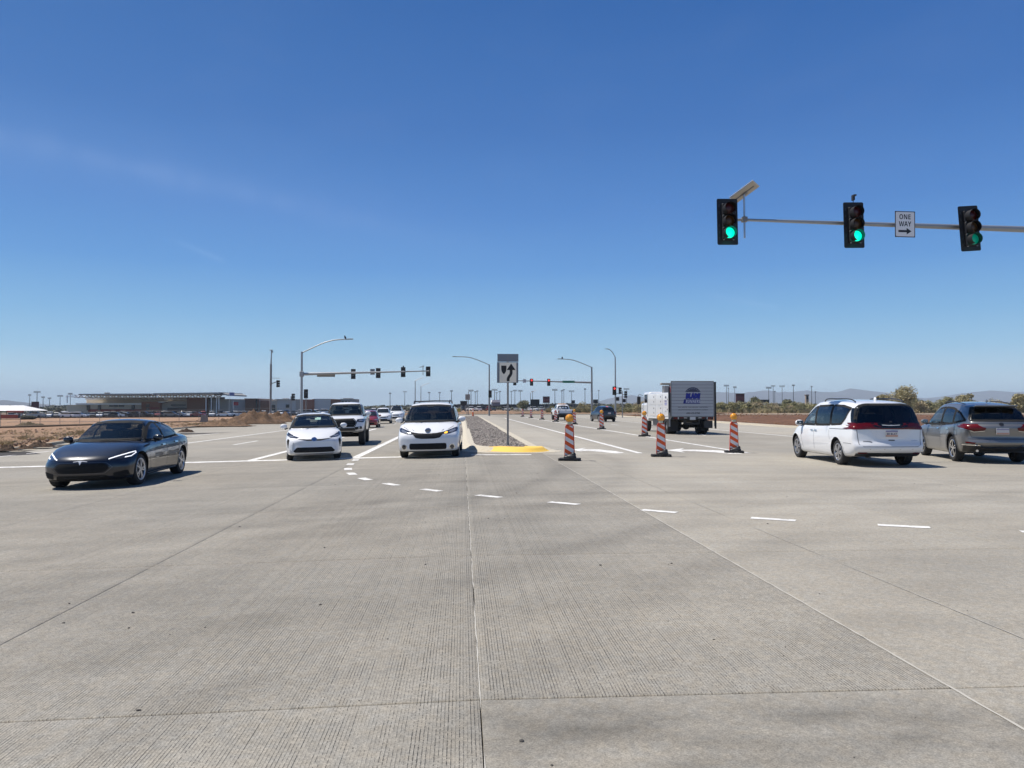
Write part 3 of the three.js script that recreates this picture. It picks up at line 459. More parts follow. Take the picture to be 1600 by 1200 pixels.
    const zw = zs[0] + .52; put('steering_wheel', new THREE.TorusGeometry(.18, .018, 8, 24).rotateX(-.4).translate(.37, deck(zw) + .05, zw), M.plastic, this.g); put('inside_mirror', bx(.22, .06, .03, 0, Math.max(...gh.roof.map((k) => k[1])) - .16, zs[0] + .55, .012), M.plastic, this.g);
    return this;
  }
  // seams of doors and lids
  seam(name, pts, axis, o = {}) { return this.panel(name, line2(pts, o.w ?? .012), axis, o.mat ?? M.plastic, { off: .0025, edge: .16, ...o }); }
  arches(mat, proud = .012, w = .035) { const o = this.o, R = (o.arch ?? o.R + .055), y = o.archY ?? o.R + .005; for (const z of o.axles) { const pts = []; for (let i = -1; i <= 17; i++) { const a = i / 16 * Math.PI; pts.push([z + Math.cos(a) * (R + w / 2), y + Math.sin(a) * (R + w / 2)]); } this.panel('arch_trim', line2(pts, w), 'x', mat, { both: true, off: proud }); } }
  mirrors(x, y, z, mat, o = {}) { for (const s of [1, -1]) { const m = sub('mirror', this.g, [s * x, y, z]); const k = o.size ?? 1;
      put('mirror_shell', sph(.1 * k, s * .10, .02, 0, 1.12, .8, .62, 18), mat, m); put('mirror_glass', bx(.17 * k, .115 * k, .012, s * .10, .02, -.055 * k, .004), M.chrome, m); put('mirror_stalk', bx(.12, .035, .06, s * .01, -.05, .0, .012, 0, 0, -s * .35), o.stalk ?? M.plastic, m); } }
  handles(list, mat) { for (const [z, y] of list) for (const s of [1, -1]) { const g = this.lay(rpoly([[z - .1, y - .018], [z + .1, y - .018], [z + .1, y + .018], [z - .1, y + .018]], .016), 'x', s, .02); if (g) put('door_handle', g, mat, this.g); } }
  plate(y, z, text, rear = true, w = .31, h = .155) { const p = sub('number_plate', this.g, [0, y, z]); if (rear) p.rotation.y = Math.PI; put('plate_frame', bx(w + .016, h + .016, .012, 0, 0, 0, .005), M.plate, p);
    const t = canvasTex(256, 128, (c, a, b) => { c.fillStyle = '#cfc9c4'; c.fillRect(0, 0, a, b); c.fillStyle = '#c99a86'; c.fillRect(0, b * .72, a, b * .28); c.fillStyle = '#8a86a2'; c.fillRect(0, 0, a, b * .2); c.fillStyle = '#30313f'; c.font = 'bold 60px sans-serif'; c.textAlign = 'center'; c.textBaseline = 'middle'; c.fillText(text, a / 2, b * .53, a * .9); });
    const m = new THREE.Mesh(new THREE.PlaneGeometry(w, h), std(lin(1, 1, 1), .5, 0, { map: t })); m.name = 'plate_face'; m.position.z = .0085; p.add(m); }
  place(x, z, turn, lift = 0) { const slope = x < .1 && x > -20.2 ? .45 / 20.3 : 0; this.g.position.set(x, G(x) + lift, z); this.g.quaternion.setFromAxisAngle(V3(0, 0, 1), slope).multiply(new THREE.Quaternion().setFromAxisAngle(V3(0, 1, 0), turn)); return this; }
}
const paintMat = (c, metal = 0, rough = .45) => phys({ color: c, metalness: metal, roughness: rough, clearcoat: 1, clearcoatRoughness: .04 });
const carWhite = paintMat(lin(.72, .73, .74), 0, .5);

// ---------------------------------------------------------------- dark sedan turning in from the left
{
  const paint = paintMat(lin(.010, .0115, .0175), .35, .32);
  const c = new Car('dark_sedan', 'dark blue-grey four-door sedan with black oval nose panel crossing the junction', {
    see: true, paint, half: .965, zF: 2.44, zR: -2.54, R: .348, axles: [1.49, -1.47], spokes: 10, twin: true, spokeW: .032, rim: .72, tyreW: .245, steer: .05, rimMat: std(lin(.55, .56, .58), .3, .85),
    bot: [[-2.54, .42], [-2.2, .24], [-1, .17], [1, .17], [2.1, .17], [2.44, .2]], top: [[-2.54, .98], [-2.3, 1.06], [-1.9, 1.07], [-1, 1.0], [.9, 1.0], [1.3, .965], [1.8, .875], [2.2, .77], [2.44, .68]],
    sh: [[-2.54, .92], [-2.2, .98], [-1.5, .985], [-.5, .93], [.6, .905], [1.0, .90], [1.5, .865], [1.95, .79], [2.44, .62]], wid: [[-2.54, .88], [-2.0, .97], [-1.4, 1.0], [-.3, .962], [.5, .962], [1.4, .995], [2.0, .97], [2.44, .88]],
    sw: [[-2.5, .86], [-1.5, .88], [0, .90], [1.2, .87], [1.9, .80], [2.44, .74]], kF: .46, noseY: [[.15, .10], [.3, .02], [.45, 0], [.6, .03], [.75, .12]], reachF: 1.1, kR: .3, tailY: [[.3, .1], [.6, .02], [.95, 0], [1.06, .05]],
    gh: { zF: 1.12, zR: -2.3, roof: [[-2.3, 1.04], [-1.8, 1.19], [-1.2, 1.34], [-.6, 1.43], [-.1, 1.452], [.18, 1.43], [.6, 1.25], [1.12, .985]], wb: [[-2.3, .60], [-1.6, .77], [-.5, .85], [.6, .85], [1.12, .80]], wr: [[-2.3, .5], [-.5, .60], [.3, .60], [1.12, .56]], kF: .36, kR: .3, edge: .11 } });
  c.win('windshield', [[-.73, 1.0], [.73, 1.0], [.585, 1.375], [.3, 1.405], [-.3, 1.405], [-.585, 1.375]], .05, 'f', M.windshield);
  c.win('window', [[.84, .965], [.30, 1.285], [-.02, 1.365], [-.27, 1.375], [-.27, .975]], .03, 'x', M.windshield, { both: true });
  c.win('window', [[-.33, .98], [-.33, 1.375], [-.75, 1.35], [-1.15, 1.25], [-1.46, 1.10], [-1.42, 1.02]], .03, 'x', M.windshield, { both: true });
  c.panel('window_trim', line2([[.9, .948], [.3, 1.305], [-.1, 1.392], [-.6, 1.385], [-1.15, 1.28], [-1.56, 1.10], [-1.5, 1.0], [-.5, .957], [.9, .948]], .016), 'x', M.alu, { both: true, off: .006 });
  c.win('rear_window', [[-.6, 1.1], [.6, 1.1], [.48, 1.34], [-.48, 1.34]], .05, 'r', M.glass);
  c.panel('nose_panel', rpoly([[-.56, .465], [-.46, .555], [.46, .555], [.56, .465], [.44, .355], [-.44, .355]], .08), 'f', M.well, { off: .006 });
  c.panel('nose_trim', line2([[-.60, .465], [-.49, .565], [-.2, .572], [.2, .572], [.49, .565], [.60, .465], [.46, .342], [-.46, .342]], .016, true), 'f', std(lin(.09, .09, .1), .3, .8), { off: .008 });
  c.panel('emblem', rpoly([[-.035, .60], [.035, .60], [0, .52]], .008), 'f', M.white, { off: .012 });
  c.panel('emblem_bar', rpoly([[-.14, .585], [0, .60], [.14, .585], [.14, .598], [0, .615], [-.14, .598]], .004), 'f', M.white, { off: .011 });
  c.panel('lower_intake', rpoly([[-.50, .30], [.50, .30], [.56, .2], [-.56, .2]], .03), 'f', M.well);
  c.panel('side_intake', rpoly([[.60, .335], [.84, .39], [.86, .26], [.62, .225]], .03), 'f', M.well, { both: true });
  c.panel('front_lip', rpoly([[-.84, .21], [.84, .21], [.82, .175], [-.82, .175]], .01), 'f', M.plastic, { off: .01 });
  const hl = [[.50, .625], [.70, .712], [.875, .775], [.90, .73], [.85, .655], [.70, .62]];
  c.panel('headlight', rpoly(hl, .02), 'f', M.lampDark, { both: true, off: .005 });
  const drl = phys({ color: lin(.9, .9, .9), emissive: lin(1, 1, 1), emissiveIntensity: .45, roughness: .2 });
  c.panel('running_light', line2([[.515, .632], [.70, .703], [.868, .762], [.882, .73], [.845, .668], [.76, .652]], .022), 'f', drl, { both: true, off: .008 });
  c.seam('hood_seam', [[-.60, .60], [-.72, .80], [-.75, .97]], 'f', {}); c.seam('hood_seam', [[.60, .60], [.72, .80], [.75, .97]], 'f', {});
  c.seam('door_seam', [[.98, .88], [.97, .55], [.86, .33]], 'x', { both: true }); c.seam('door_seam', [[-.30, .96], [-.31, .6], [-.29, .33]], 'x', { both: true }); c.seam('door_seam', [[-1.32, .98], [-1.2, .8], [-1.0, .5], [-.96, .33]], 'x', { both: true });
  c.panel('sill_trim', rpoly([[1.02, .215], [-1.0, .23], [-1.0, .255], [1.02, .24]], .005), 'x', M.alu, { both: true, off: .006 });
  c.handles([[-.08, .83], [-.98, .865]], M.chrome); c.mirrors(.90, 1.0, .62, paint);
  c.panel('tail_light', rpoly([[.3, .82], [.82, .86], [.84, .95], [.3, .93]], .03), 'r', M.redLens, { both: true });
  for (const s of [1, -1]) { put('wiper', tube([[s * .05 - .02, 1.0, 1.2], [s * .2 + .2, 1.015, 1.17], [s * .2 + .5, 1.03, 1.08]], .009, 10, 6), M.black, c.g); }
  c.open(); c.place(-8.2, -19.3, .055);
}
// ---------------------------------------------------------------- white hatchback waiting at the stop line
{
  const c = new Car('white_hatchback', 'white hybrid hatchback with sharp slanted headlights at the stop line', {
    see: true, paint: carWhite, half: .88, zF: 2.26, zR: -2.31, R: .318, axles: [1.30, -1.40], spokes: 10, rim: .66, tyreW: .2, steer: -.12, rimMat: std(lin(.45, .45, .46), .3, .8),
    bot: [[-2.31, .42], [-2, .26], [-1, .18], [1, .18], [2, .17], [2.26, .19]], top: [[-2.31, 1.02], [-2.1, 1.1], [-1.5, 1.08], [.9, 1.06], [1.3, 1.0], [1.75, .895], [2.1, .79], [2.26, .70]],
    sh: [[-2.31, .95], [-1.8, 1.03], [-1.2, 1.0], [0, .945], [.9, .95], [1.3, .93], [1.75, .84], [2.26, .62]], wid: [[-2.31, .86], [-1.9, .96], [-1.3, 1], [-.2, .97], [.6, .97], [1.3, 1], [1.8, .985], [2.26, .87]],
    sw: [[-2.3, .86], [-1, .89], [1, .88], [1.7, .84], [2.26, .79]], kF: .36, noseY: [[.15, .06], [.3, .0], [.5, .02], [.66, .03], [.80, .14]], reachF: 1.0, kR: .2, tailY: [[.3, .06], [.7, 0], [1.1, .02]],
    gh: { zF: 1.42, zR: -2.22, roof: [[-2.22, 1.08], [-2.05, 1.2], [-1.5, 1.34], [-.8, 1.44], [-.1, 1.475], [.2, 1.45], [.7, 1.28], [1.42, .99]], wb: [[-2.2, .66], [-1.2, .78], [0, .80], [.9, .80], [1.42, .76]], wr: [[-2.2, .5], [-.5, .57], [.4, .58], [1.42, .55]], kF: .34, kR: .2, edge: .1 } });
  c.win('windshield', [[-.70, 1.035], [.70, 1.035], [.55, 1.385], [.3, 1.42], [-.3, 1.42], [-.55, 1.385]], .05, 'f', M.windshield);
  c.panel('inspection_sticker', rpoly([[.05, 1.345], [.235, 1.335], [.215, 1.26], [.035, 1.265]], .01), 'f', std(lin(.32, .50, .42), .4), { off: .007 });
  c.win('window', [[1.02, 1.0], [.45, 1.27], [.1, 1.375], [-.33, 1.395], [-.33, .995]], .03, 'x', M.glass, { both: true });
  c.win('window', [[-.4, .995], [-.4, 1.395], [-.85, 1.36], [-1.35, 1.25], [-1.28, 1.04]], .03, 'x', M.glass, { both: true });
  c.win('rear_window', [[-.6, 1.12], [.6, 1.12], [.5, 1.33], [-.5, 1.33]], .04, 'r', M.glass);
  c.panel('upper_grille', rpoly([[-.58, .705], [-.2, .675], [.2, .675], [.58, .705], [.2, .632], [-.2, .632]], .015), 'f', M.well, { off: .005 });
  c.panel('emblem', new THREE.Shape().absellipse(0, .675, .085, .06, 0, Math.PI * 2), 'f', M.chrome, { off: .011 }); c.panel('emblem_core', new THREE.Shape().absellipse(0, .675, .068, .045, 0, Math.PI * 2), 'f', phys({ color: lin(.02, .05, .16), roughness: .1, clearcoat: 1 }), { off: .014 });
  c.panel('lower_grille', rpoly([[-.52, .43], [.52, .43], [.64, .31], [.58, .27], [-.58, .27], [-.64, .31]], .03), 'f', M.well, { off: .004 });
  for (const y of [.31, .345, .38, .412]) c.panel('grille_bar', rpoly([[-.54, y], [.54, y], [.54, y + .008], [-.54, y + .008]], .002), 'f', M.plastic, { off: .008 });
  c.panel('bumper_blade', rpoly([[-.60, .245], [.60, .245], [.56, .205], [-.56, .205]], .01), 'f', std(lin(.5, .5, .51), .3, .6), { off: .008 });
  c.panel('headlight', rpoly([[.46, .735], [.62, .79], [.80, .905], [.845, .90], [.835, .80], [.72, .728], [.52, .712]], .012), 'f', M.lampDark, { both: true, off: .005 });
  c.panel('headlight_lens', rpoly([[.56, .748], [.66, .782], [.74, .80], [.78, .765], [.70, .742]], .012), 'f', M.lampGlass, { both: true, off: .009 });
  c.panel('side_vent', rpoly([[.745, .65], [.80, .70], [.835, .62], [.80, .42], [.775, .42]], .02), 'f', M.well, { both: true, off: .005 });
  c.panel('bumper_shade', rpoly([[.62, .62], [.73, .66], [.77, .42], [.66, .30]], .04), 'f', carWhite, { both: true, off: .022 });
  c.seam('hood_seam', [[-.6, .73], [-.70, .88], [-.73, 1.0]], 'f'); c.seam('hood_seam', [[.6, .73], [.70, .88], [.73, 1.0]], 'f');
  c.seam('door_seam', [[.98, .93], [.97, .55], [.85, .34]], 'x', { both: true }); c.seam('door_seam', [[-.36, .96], [-.38, .6], [-.36, .34]], 'x', { both: true }); c.seam('door_seam', [[-1.25, 1.0], [-1.15, .75], [-.98, .4]], 'x', { both: true });
  c.panel('tail_light', rpoly([[.62, .7], [.8, .72], [.8, 1.02], [.55, 1.06], [.66, .98]], .02), 'r', M.redLens, { both: true });
  c.handles([[-.18, .86], [-1.05, .89]], carWhite); c.mirrors(.86, 1.05, .82, carWhite); c.arches(carWhite, .01, .03);
  for (const s of [-.35, .25]) put('wiper', tube([[s, 1.035, 1.39], [s + .25, 1.05, 1.36], [s + .5, 1.065, 1.28]], .009, 10, 6), M.black, c.g);
  c.open(); c.place(-5.02, -26.6, .19);
}
// ---------------------------------------------------------------- white minivan in the turn lane
{
  const c = new Car('white_minivan', 'white minivan with roof rails and lit amber indicator beside the gravel median', {
    see: true, privacy: true, seatZ: [.3, -.75], category: 'minivan', paint: carWhite, half: .99, zF: 2.52, zR: -2.55, R: .345, axles: [1.53, -1.50], spokes: 10, rim: .7, tyreW: .235,
    bot: [[-2.55, .4], [-2.2, .25], [-1, .19], [1, .19], [2.2, .2], [2.52, .22]], top: [[-2.55, 1.1], [-2.2, 1.15], [0, 1.12], [1.2, 1.17], [1.6, 1.12], [2.0, 1.02], [2.3, .92], [2.52, .82]],
    sh: [[-2.55, 1.02], [-1.8, 1.06], [0, 1.03], [1.2, 1.06], [1.6, 1.03], [2.0, .95], [2.52, .76]], wid: [[-2.55, .9], [-2, .97], [0, .985], [1.5, 1], [2.0, .99], [2.52, .94]],
    sw: [[-2.5, .9], [1, .9], [1.8, .88], [2.52, .85]], kF: .30, noseY: [[.2, .05], [.35, .0], [.6, .0], [.8, .06], [.95, .17]], reachF: 1.0, kR: .14, tailY: [[.4, .05], [.8, 0], [1.1, .02]],
    gh: { zF: 1.72, zR: -2.5, roof: [[-2.5, 1.3], [-2.3, 1.55], [-1.9, 1.69], [-1, 1.745], [0, 1.755], [.45, 1.73], [.9, 1.56], [1.72, 1.10]], wb: [[-2.5, .82], [-1, .89], [.9, .89], [1.72, .84]], wr: [[-2.5, .66], [-1, .70], [.4, .69], [1.72, .64]], kF: .36, kR: .16, edge: .13 } });
  c.win('windshield', [[-.83, 1.14], [.83, 1.14], [.79, 1.25], [.665, 1.625], [.3, 1.66], [-.3, 1.66], [-.665, 1.625], [-.79, 1.25]], .05, 'f', M.windshield);
  c.win('window', [[1.30, 1.1], [.72, 1.45], [.35, 1.6], [.30, 1.1]], .03, 'x', M.glass, { both: true }); c.win('window', [[.22, 1.1], [.26, 1.61], [-.95, 1.63], [-.95, 1.1]], .03, 'x', M.glass, { both: true }); c.win('window', [[-1.05, 1.1], [-1.05, 1.63], [-1.9, 1.56], [-2.15, 1.16]], .04, 'x', M.glass, { both: true });
  c.win('rear_window', [[-.7, 1.15], [.7, 1.15], [.6, 1.55], [-.6, 1.55]], .05, 'r', M.glass);
  c.panel('grille', rpoly([[-.54, .835], [-.28, .79], [0, .775], [.28, .79], [.54, .835], [.37, .645], [.2, .618], [-.2, .618], [-.37, .645]], .03), 'f', M.well, { off: .005 });
  for (const y of [.66, .70, .74]) c.panel('grille_bar', rpoly([[-.40 - (y - .66) * .7, y], [.40 + (y - .66) * .7, y], [.40 + (y - .66) * .7, y + .012], [-.40 - (y - .66) * .7, y + .012]], .003), 'f', M.plastic, { off: .009 });
  c.panel('emblem', new THREE.Shape().absellipse(0, .865, .085, .058, 0, Math.PI * 2), 'f', M.darkMetal, { off: .012 }); c.panel('emblem_ring', line2(Array.from({ length: 24 }, (_, i) => [.085 * Math.cos(i / 24 * 6.283), .865 + .058 * Math.sin(i / 24 * 6.283)]), .014, true), 'f', M.chrome, { off: .015 }); c.panel('emblem_bar', line2([[-.05, .885], [.05, .885]], .014), 'f', M.chrome, { off: .016 });
  c.panel('lower_grille', rpoly([[-.56, .475], [.56, .475], [.58, .41], [.57, .285], [-.57, .285], [-.58, .41]], .05), 'f', M.well, { off: .005 });
  c.panel('headlight', rpoly([[.44, .755], [.52, .835], [.70, .895], [.90, .965], [.93, .90], [.90, .83], [.66, .765]], .03), 'f', M.lampDark, { both: true, off: .005 });
  c.panel('headlight_lens', rpoly([[.62, .80], [.70, .86], [.84, .905], [.86, .86], [.76, .80]], .02), 'f', M.lampGlass, { both: true, off: .009 });
  const blink = phys({ color: lin(.9, .5, .05), emissive: lin(1, .5, .04), emissiveIntensity: 1.6, roughness: .3 });
  c.panel('indicator_light', rpoly([[.50, .765], [.545, .815], [.62, .82], [.60, .77]], .02), 'f', blink, { off: .011 });
  c.panel('indicator_lens', rpoly([[.50, .765], [.545, .815], [.62, .82], [.60, .77]], .02), 'f', M.lampGlass, { side: -1, off: .011 });
  for (const s of [1, -1]) { c.panel('fog_light_trim', line2(Array.from({ length: 20 }, (_, i) => [.745 + .075 * Math.cos(i / 20 * 6.283), .36 + .075 * Math.sin(i / 20 * 6.283)]), .022, true), 'f', M.chrome, { side: s, off: .012 }); c.panel('fog_light', new THREE.Shape().absellipse(.745, .36, .065, .065, 0, 6.283), 'f', M.lampDark, { side: s, off: .009 }); }
  c.panel('front_lip', rpoly([[-.9, .235], [.9, .235], [.86, .2], [-.86, .2]], .01), 'f', M.plastic, { off: .006 });
  c.seam('hood_seam', [[-.62, .89], [-.80, .99], [-.86, 1.12]], 'f'); c.seam('hood_seam', [[.62, .89], [.80, .99], [.86, 1.12]], 'f'); c.seam('bumper_seam', [[-.3, .785], [-.44, .86], [-.5, .9]], 'f'); c.seam('bumper_seam', [[.3, .785], [.44, .86], [.5, .9]], 'f');
  c.seam('door_seam', [[1.05, 1.05], [1.05, .6], [.95, .36]], 'x', { both: true }); c.seam('door_seam', [[.26, 1.08], [.24, .6], [.26, .36]], 'x', { both: true }); c.seam('door_seam', [[-1.0, 1.08], [-1.0, .7]], 'x', { both: true });
  c.handles([[.35, .98], [-.85, .98]], carWhite); c.mirrors(.93, 1.17, 1.05, carWhite, { size: 1.15 }); c.arches(carWhite, .01, .035);
  for (const s of [1, -1]) { const r = put('roof_rail', tube([[s * .60, 1.735, .35], [s * .60, 1.805, .2], [s * .60, 1.815, -.8], [s * .60, 1.80, -1.7], [s * .60, 1.72, -1.95]], .02, 30, 8), M.darkMetal, c.g); }
  for (const z of [.1, -1]) put('cross_bar', tube([[-.6, 1.80, z], [0, 1.815, z], [.6, 1.80, z]], .018, 12, 8), M.darkMetal, c.g);
  for (const s of [-.45, .3]) put('wiper', tube([[s, 1.13, 1.70], [s + .28, 1.145, 1.67], [s + .56, 1.16, 1.58]], .01, 10, 6), M.black, c.g);
  c.open(); c.place(-.98, -26.6, -.03);
}
// ---------------------------------------------------------------- pickups
function pickup(name, label, o) {
  const up = o.up, k = { see: o.see, seatZ: [.12, -.6], category: 'pickup truck', paint: carWhite, half: .95, zF: 2.62, zR: -2.75, R: .40 + (o.bigR ?? 0), axles: [1.66, -1.58], spokes: 6, spokeW: .09, rim: .6, tyreW: .27, rimMat: o.rimMat ?? M.darkMetal, arch: .49 + (o.bigR ?? 0), archY: .42 + up,
    bot: [[-2.75, .62 + up], [-2, .5 + up], [-1, .40 + up], [1, .38 + up], [2.2, .42 + up], [2.62, .5 + up]], top: [[-2.75, 1.10 + up], [0, 1.12 + up], [1.0, 1.17 + up], [1.5, 1.17 + up], [2.2, 1.10 + up], [2.62, 1.0 + up]],
    sh: [[-2.75, 1.08 + up], [-.5, 1.08 + up], [.6, 1.06 + up], [1.5, 1.08 + up], [2.2, 1.02 + up], [2.62, .90 + up]], wid: [[-2.75, .95], [-1.6, 1], [0, .97], [1.6, 1], [2.2, .99], [2.62, .9]], sw: [[-2.7, .97], [-.8, .97], [.5, .9], [1.6, .88], [2.62, .8]],
    kF: .26, noseY: [[.4 + up, .08], [.6 + up, 0], [.85 + up, .05], [1.1 + up, .10]], reachF: .9, kR: .03, bed: [.78, .72 + up, 1.4 + up, -2.62, -1.02],
    gh: { zF: 1.30, zR: -1.0, roof: [[-1.0, 1.3 + up], [-.88, 1.60 + up], [-.6, 1.70 + up], [0, 1.735 + up], [.3, 1.70 + up], [.6, 1.57 + up], [1.30, 1.14 + up]], wb: [[-1, .82], [0, .86], [1.3, .80]], wr: [[-1, .66], [0, .68], [1.3, .64]], kF: .24, kR: .03, edge: .12 } };
  Object.assign(k, o.over ?? {}); const c = new Car(name, label, k), u = (y) => y + up;
  c.win('windshield', [[-.75, u(1.18)], [.75, u(1.18)], [.63, u(1.63)], [-.63, u(1.63)]], .05, 'f', M.windshield);
  c.win('window', [[.92, u(1.13)], [.5, u(1.46)], [.2, u(1.60)], [.02, u(1.60)], [.02, u(1.13)]], .03, 'x', M.glass, { both: true }); c.win('window', [[-.05, u(1.13)], [-.05, u(1.61)], [-.65, u(1.58)], [-.82, u(1.35)], [-.82, u(1.13)]], .03, 'x', M.glass, { both: true });
  c.win('rear_window', [[-.66, u(1.18)], [.66, u(1.18)], [.56, u(1.56)], [-.56, u(1.56)]], .04, 'r', M.glass);
  c.panel('grille', rpoly([[-.46, u(.985)], [.46, u(.985)], [.58, u(.84)], [.50, u(.68)], [-.50, u(.68)], [-.58, u(.84)]], .04), 'f', M.well, { off: .006 }); c.panel('grille_frame', line2([[-.48, u(1.0)], [.48, u(1.0)], [.60, u(.84)], [.52, u(.665)], [-.52, u(.665)], [-.60, u(.84)]], .035, true), 'f', o.grilleMat ?? M.plastic, { off: .012 });
  for (const y of [.75, .83, .91]) c.panel('grille_bar', rpoly([[-.48, u(y)], [.48, u(y)], [.48, u(y + .02)], [-.48, u(y + .02)]], .003), 'f', M.plastic, { off: .012 });
  c.panel('headlight', rpoly([[.60, u(.87)], [.62, u(.985)], [.88, u(1.0)], [.92, u(.93)], [.88, u(.84)]], .03), 'f', M.lampDark, { both: true, off: .006 }); c.panel('headlight_lens', rpoly([[.68, u(.89)], [.70, u(.955)], [.84, u(.96)], [.86, u(.90)]], .02), 'f', M.lampGlass, { both: true, off: .01 });
  c.panel('fog_light_housing', rpoly([[.50, u(.64)], [.80, u(.68)], [.84, u(.57)], [.54, u(.53)]], .03), 'f', M.well, { both: true, off: .006 }); c.panel('fog_light', new THREE.Shape().absellipse(.7, u(.61), .045, .045, 0, 6.283), 'f', M.lampGlass, { both: true, off: .011 });
  c.panel('lower_bumper', rpoly([[-.5, u(.62)], [.5, u(.62)], [.55, u(.5)], [-.55, u(.5)]], .03), 'f', M.plastic, { off: .008 });
  c.seam('hood_seam', [[-.62, u(1.0)], [-.74, u(1.08)], [-.77, u(1.16)]], 'f'); c.seam('hood_seam', [[.62, u(1.0)], [.74, u(1.08)], [.77, u(1.16)]], 'f');
  for (const z of [1.0, -.02, -.9]) c.seam('door_seam', [[z, u(1.06)], [z, u(.5)]], 'x', { both: true }); c.seam('bed_seam', [[-1.0, u(1.08)], [-1.0, u(.5)]], 'x', { both: true, w: .016 });
  c.handles([[.1, u(.97)], [-.75, u(.97)]], carWhite); c.mirrors(.9, u(1.2), .72, carWhite, { size: 1.3 }); c.arches(o.archMat ?? M.plastic, .02, .06);
  c.panel('tail_light', rpoly([[.76, u(.72)], [.9, u(.72)], [.9, u(1.04)], [.76, u(1.04)]], .02), 'r', M.redLens, { both: true, off: .008 }); c.seam('tailgate_seam', [[-.74, u(1.05)], [-.74, u(.68)], [.74, u(.68)], [.74, u(1.05)]], 'r'); c.panel('tailgate_handle', rpoly([[-.1, u(.95)], [.1, u(.95)], [.1, u(1.0)], [-.1, u(1.0)]], .015), 'r', M.plastic, { off: .008 });
  put('rear_bumper', bx(1.84, .16, .18, 0, u(.56), -2.80, .03), o.bumperMat ?? M.plastic, c.g);
  put('chassis', [bx(.7, .12, 4.6, 0, u(.38), 0, .02), bx(.3, .14, .5, 0, u(.3), -1.5, .03), cyl(.06, .06, 1.5, 0, k.R, -1.58, 10, 0, 0, Math.PI / 2), cyl(.06, .06, 1.5, 0, k.R, 1.66, 10, 0, 0, Math.PI / 2)], M.well, c.g);
  if (o.see) c.open();
  return c;
}
pickup('white_pickup', 'white lifted pickup truck with big black tyres waiting behind the white hatchback', { up: .17, bigR: .03, see: true }).place(-5.32, -36.2, .07);
{
  const c = pickup('white_pickup', 'white work pickup with red and white sheet on rear window driving away', { up: .17, bumperMat: M.darkMetal, archMat: carWhite });
  c.panel('window_sheet', rpoly([[-.5, 1.40], [-.18, 1.40], [-.2, 1.60], [-.44, 1.60]], .02), 'r', M.white, { off: .008 }); c.panel('window_sheet', rpoly([[-.12, 1.40], [.12, 1.40], [.1, 1.60], [-.1, 1.60]], .02), 'r', M.white, { off: .008 }); c.panel('window_sheet', rpoly([[.2, 1.40], [.5, 1.40], [.46, 1.60], [.22, 1.60]], .02), 'r', M.white, { off: .008 });
  c.panel('brake_light', rpoly([[-.3, 1.80], [.3, 1.80], [.3, 1.84], [-.3, 1.84]], .01), 'r', M.redLens, { off: .01 });
  put('beacon_bar', [bx(1.0, .07, .22, 0, 1.97, -.1, .03)], M.amber, c.g); put('toolbox_lid', bx(1.0, .08, .5, .75, 1.36, -1.35, .02), M.white, c.g);
  c.place(12.1, -93, Math.PI + .05);
}
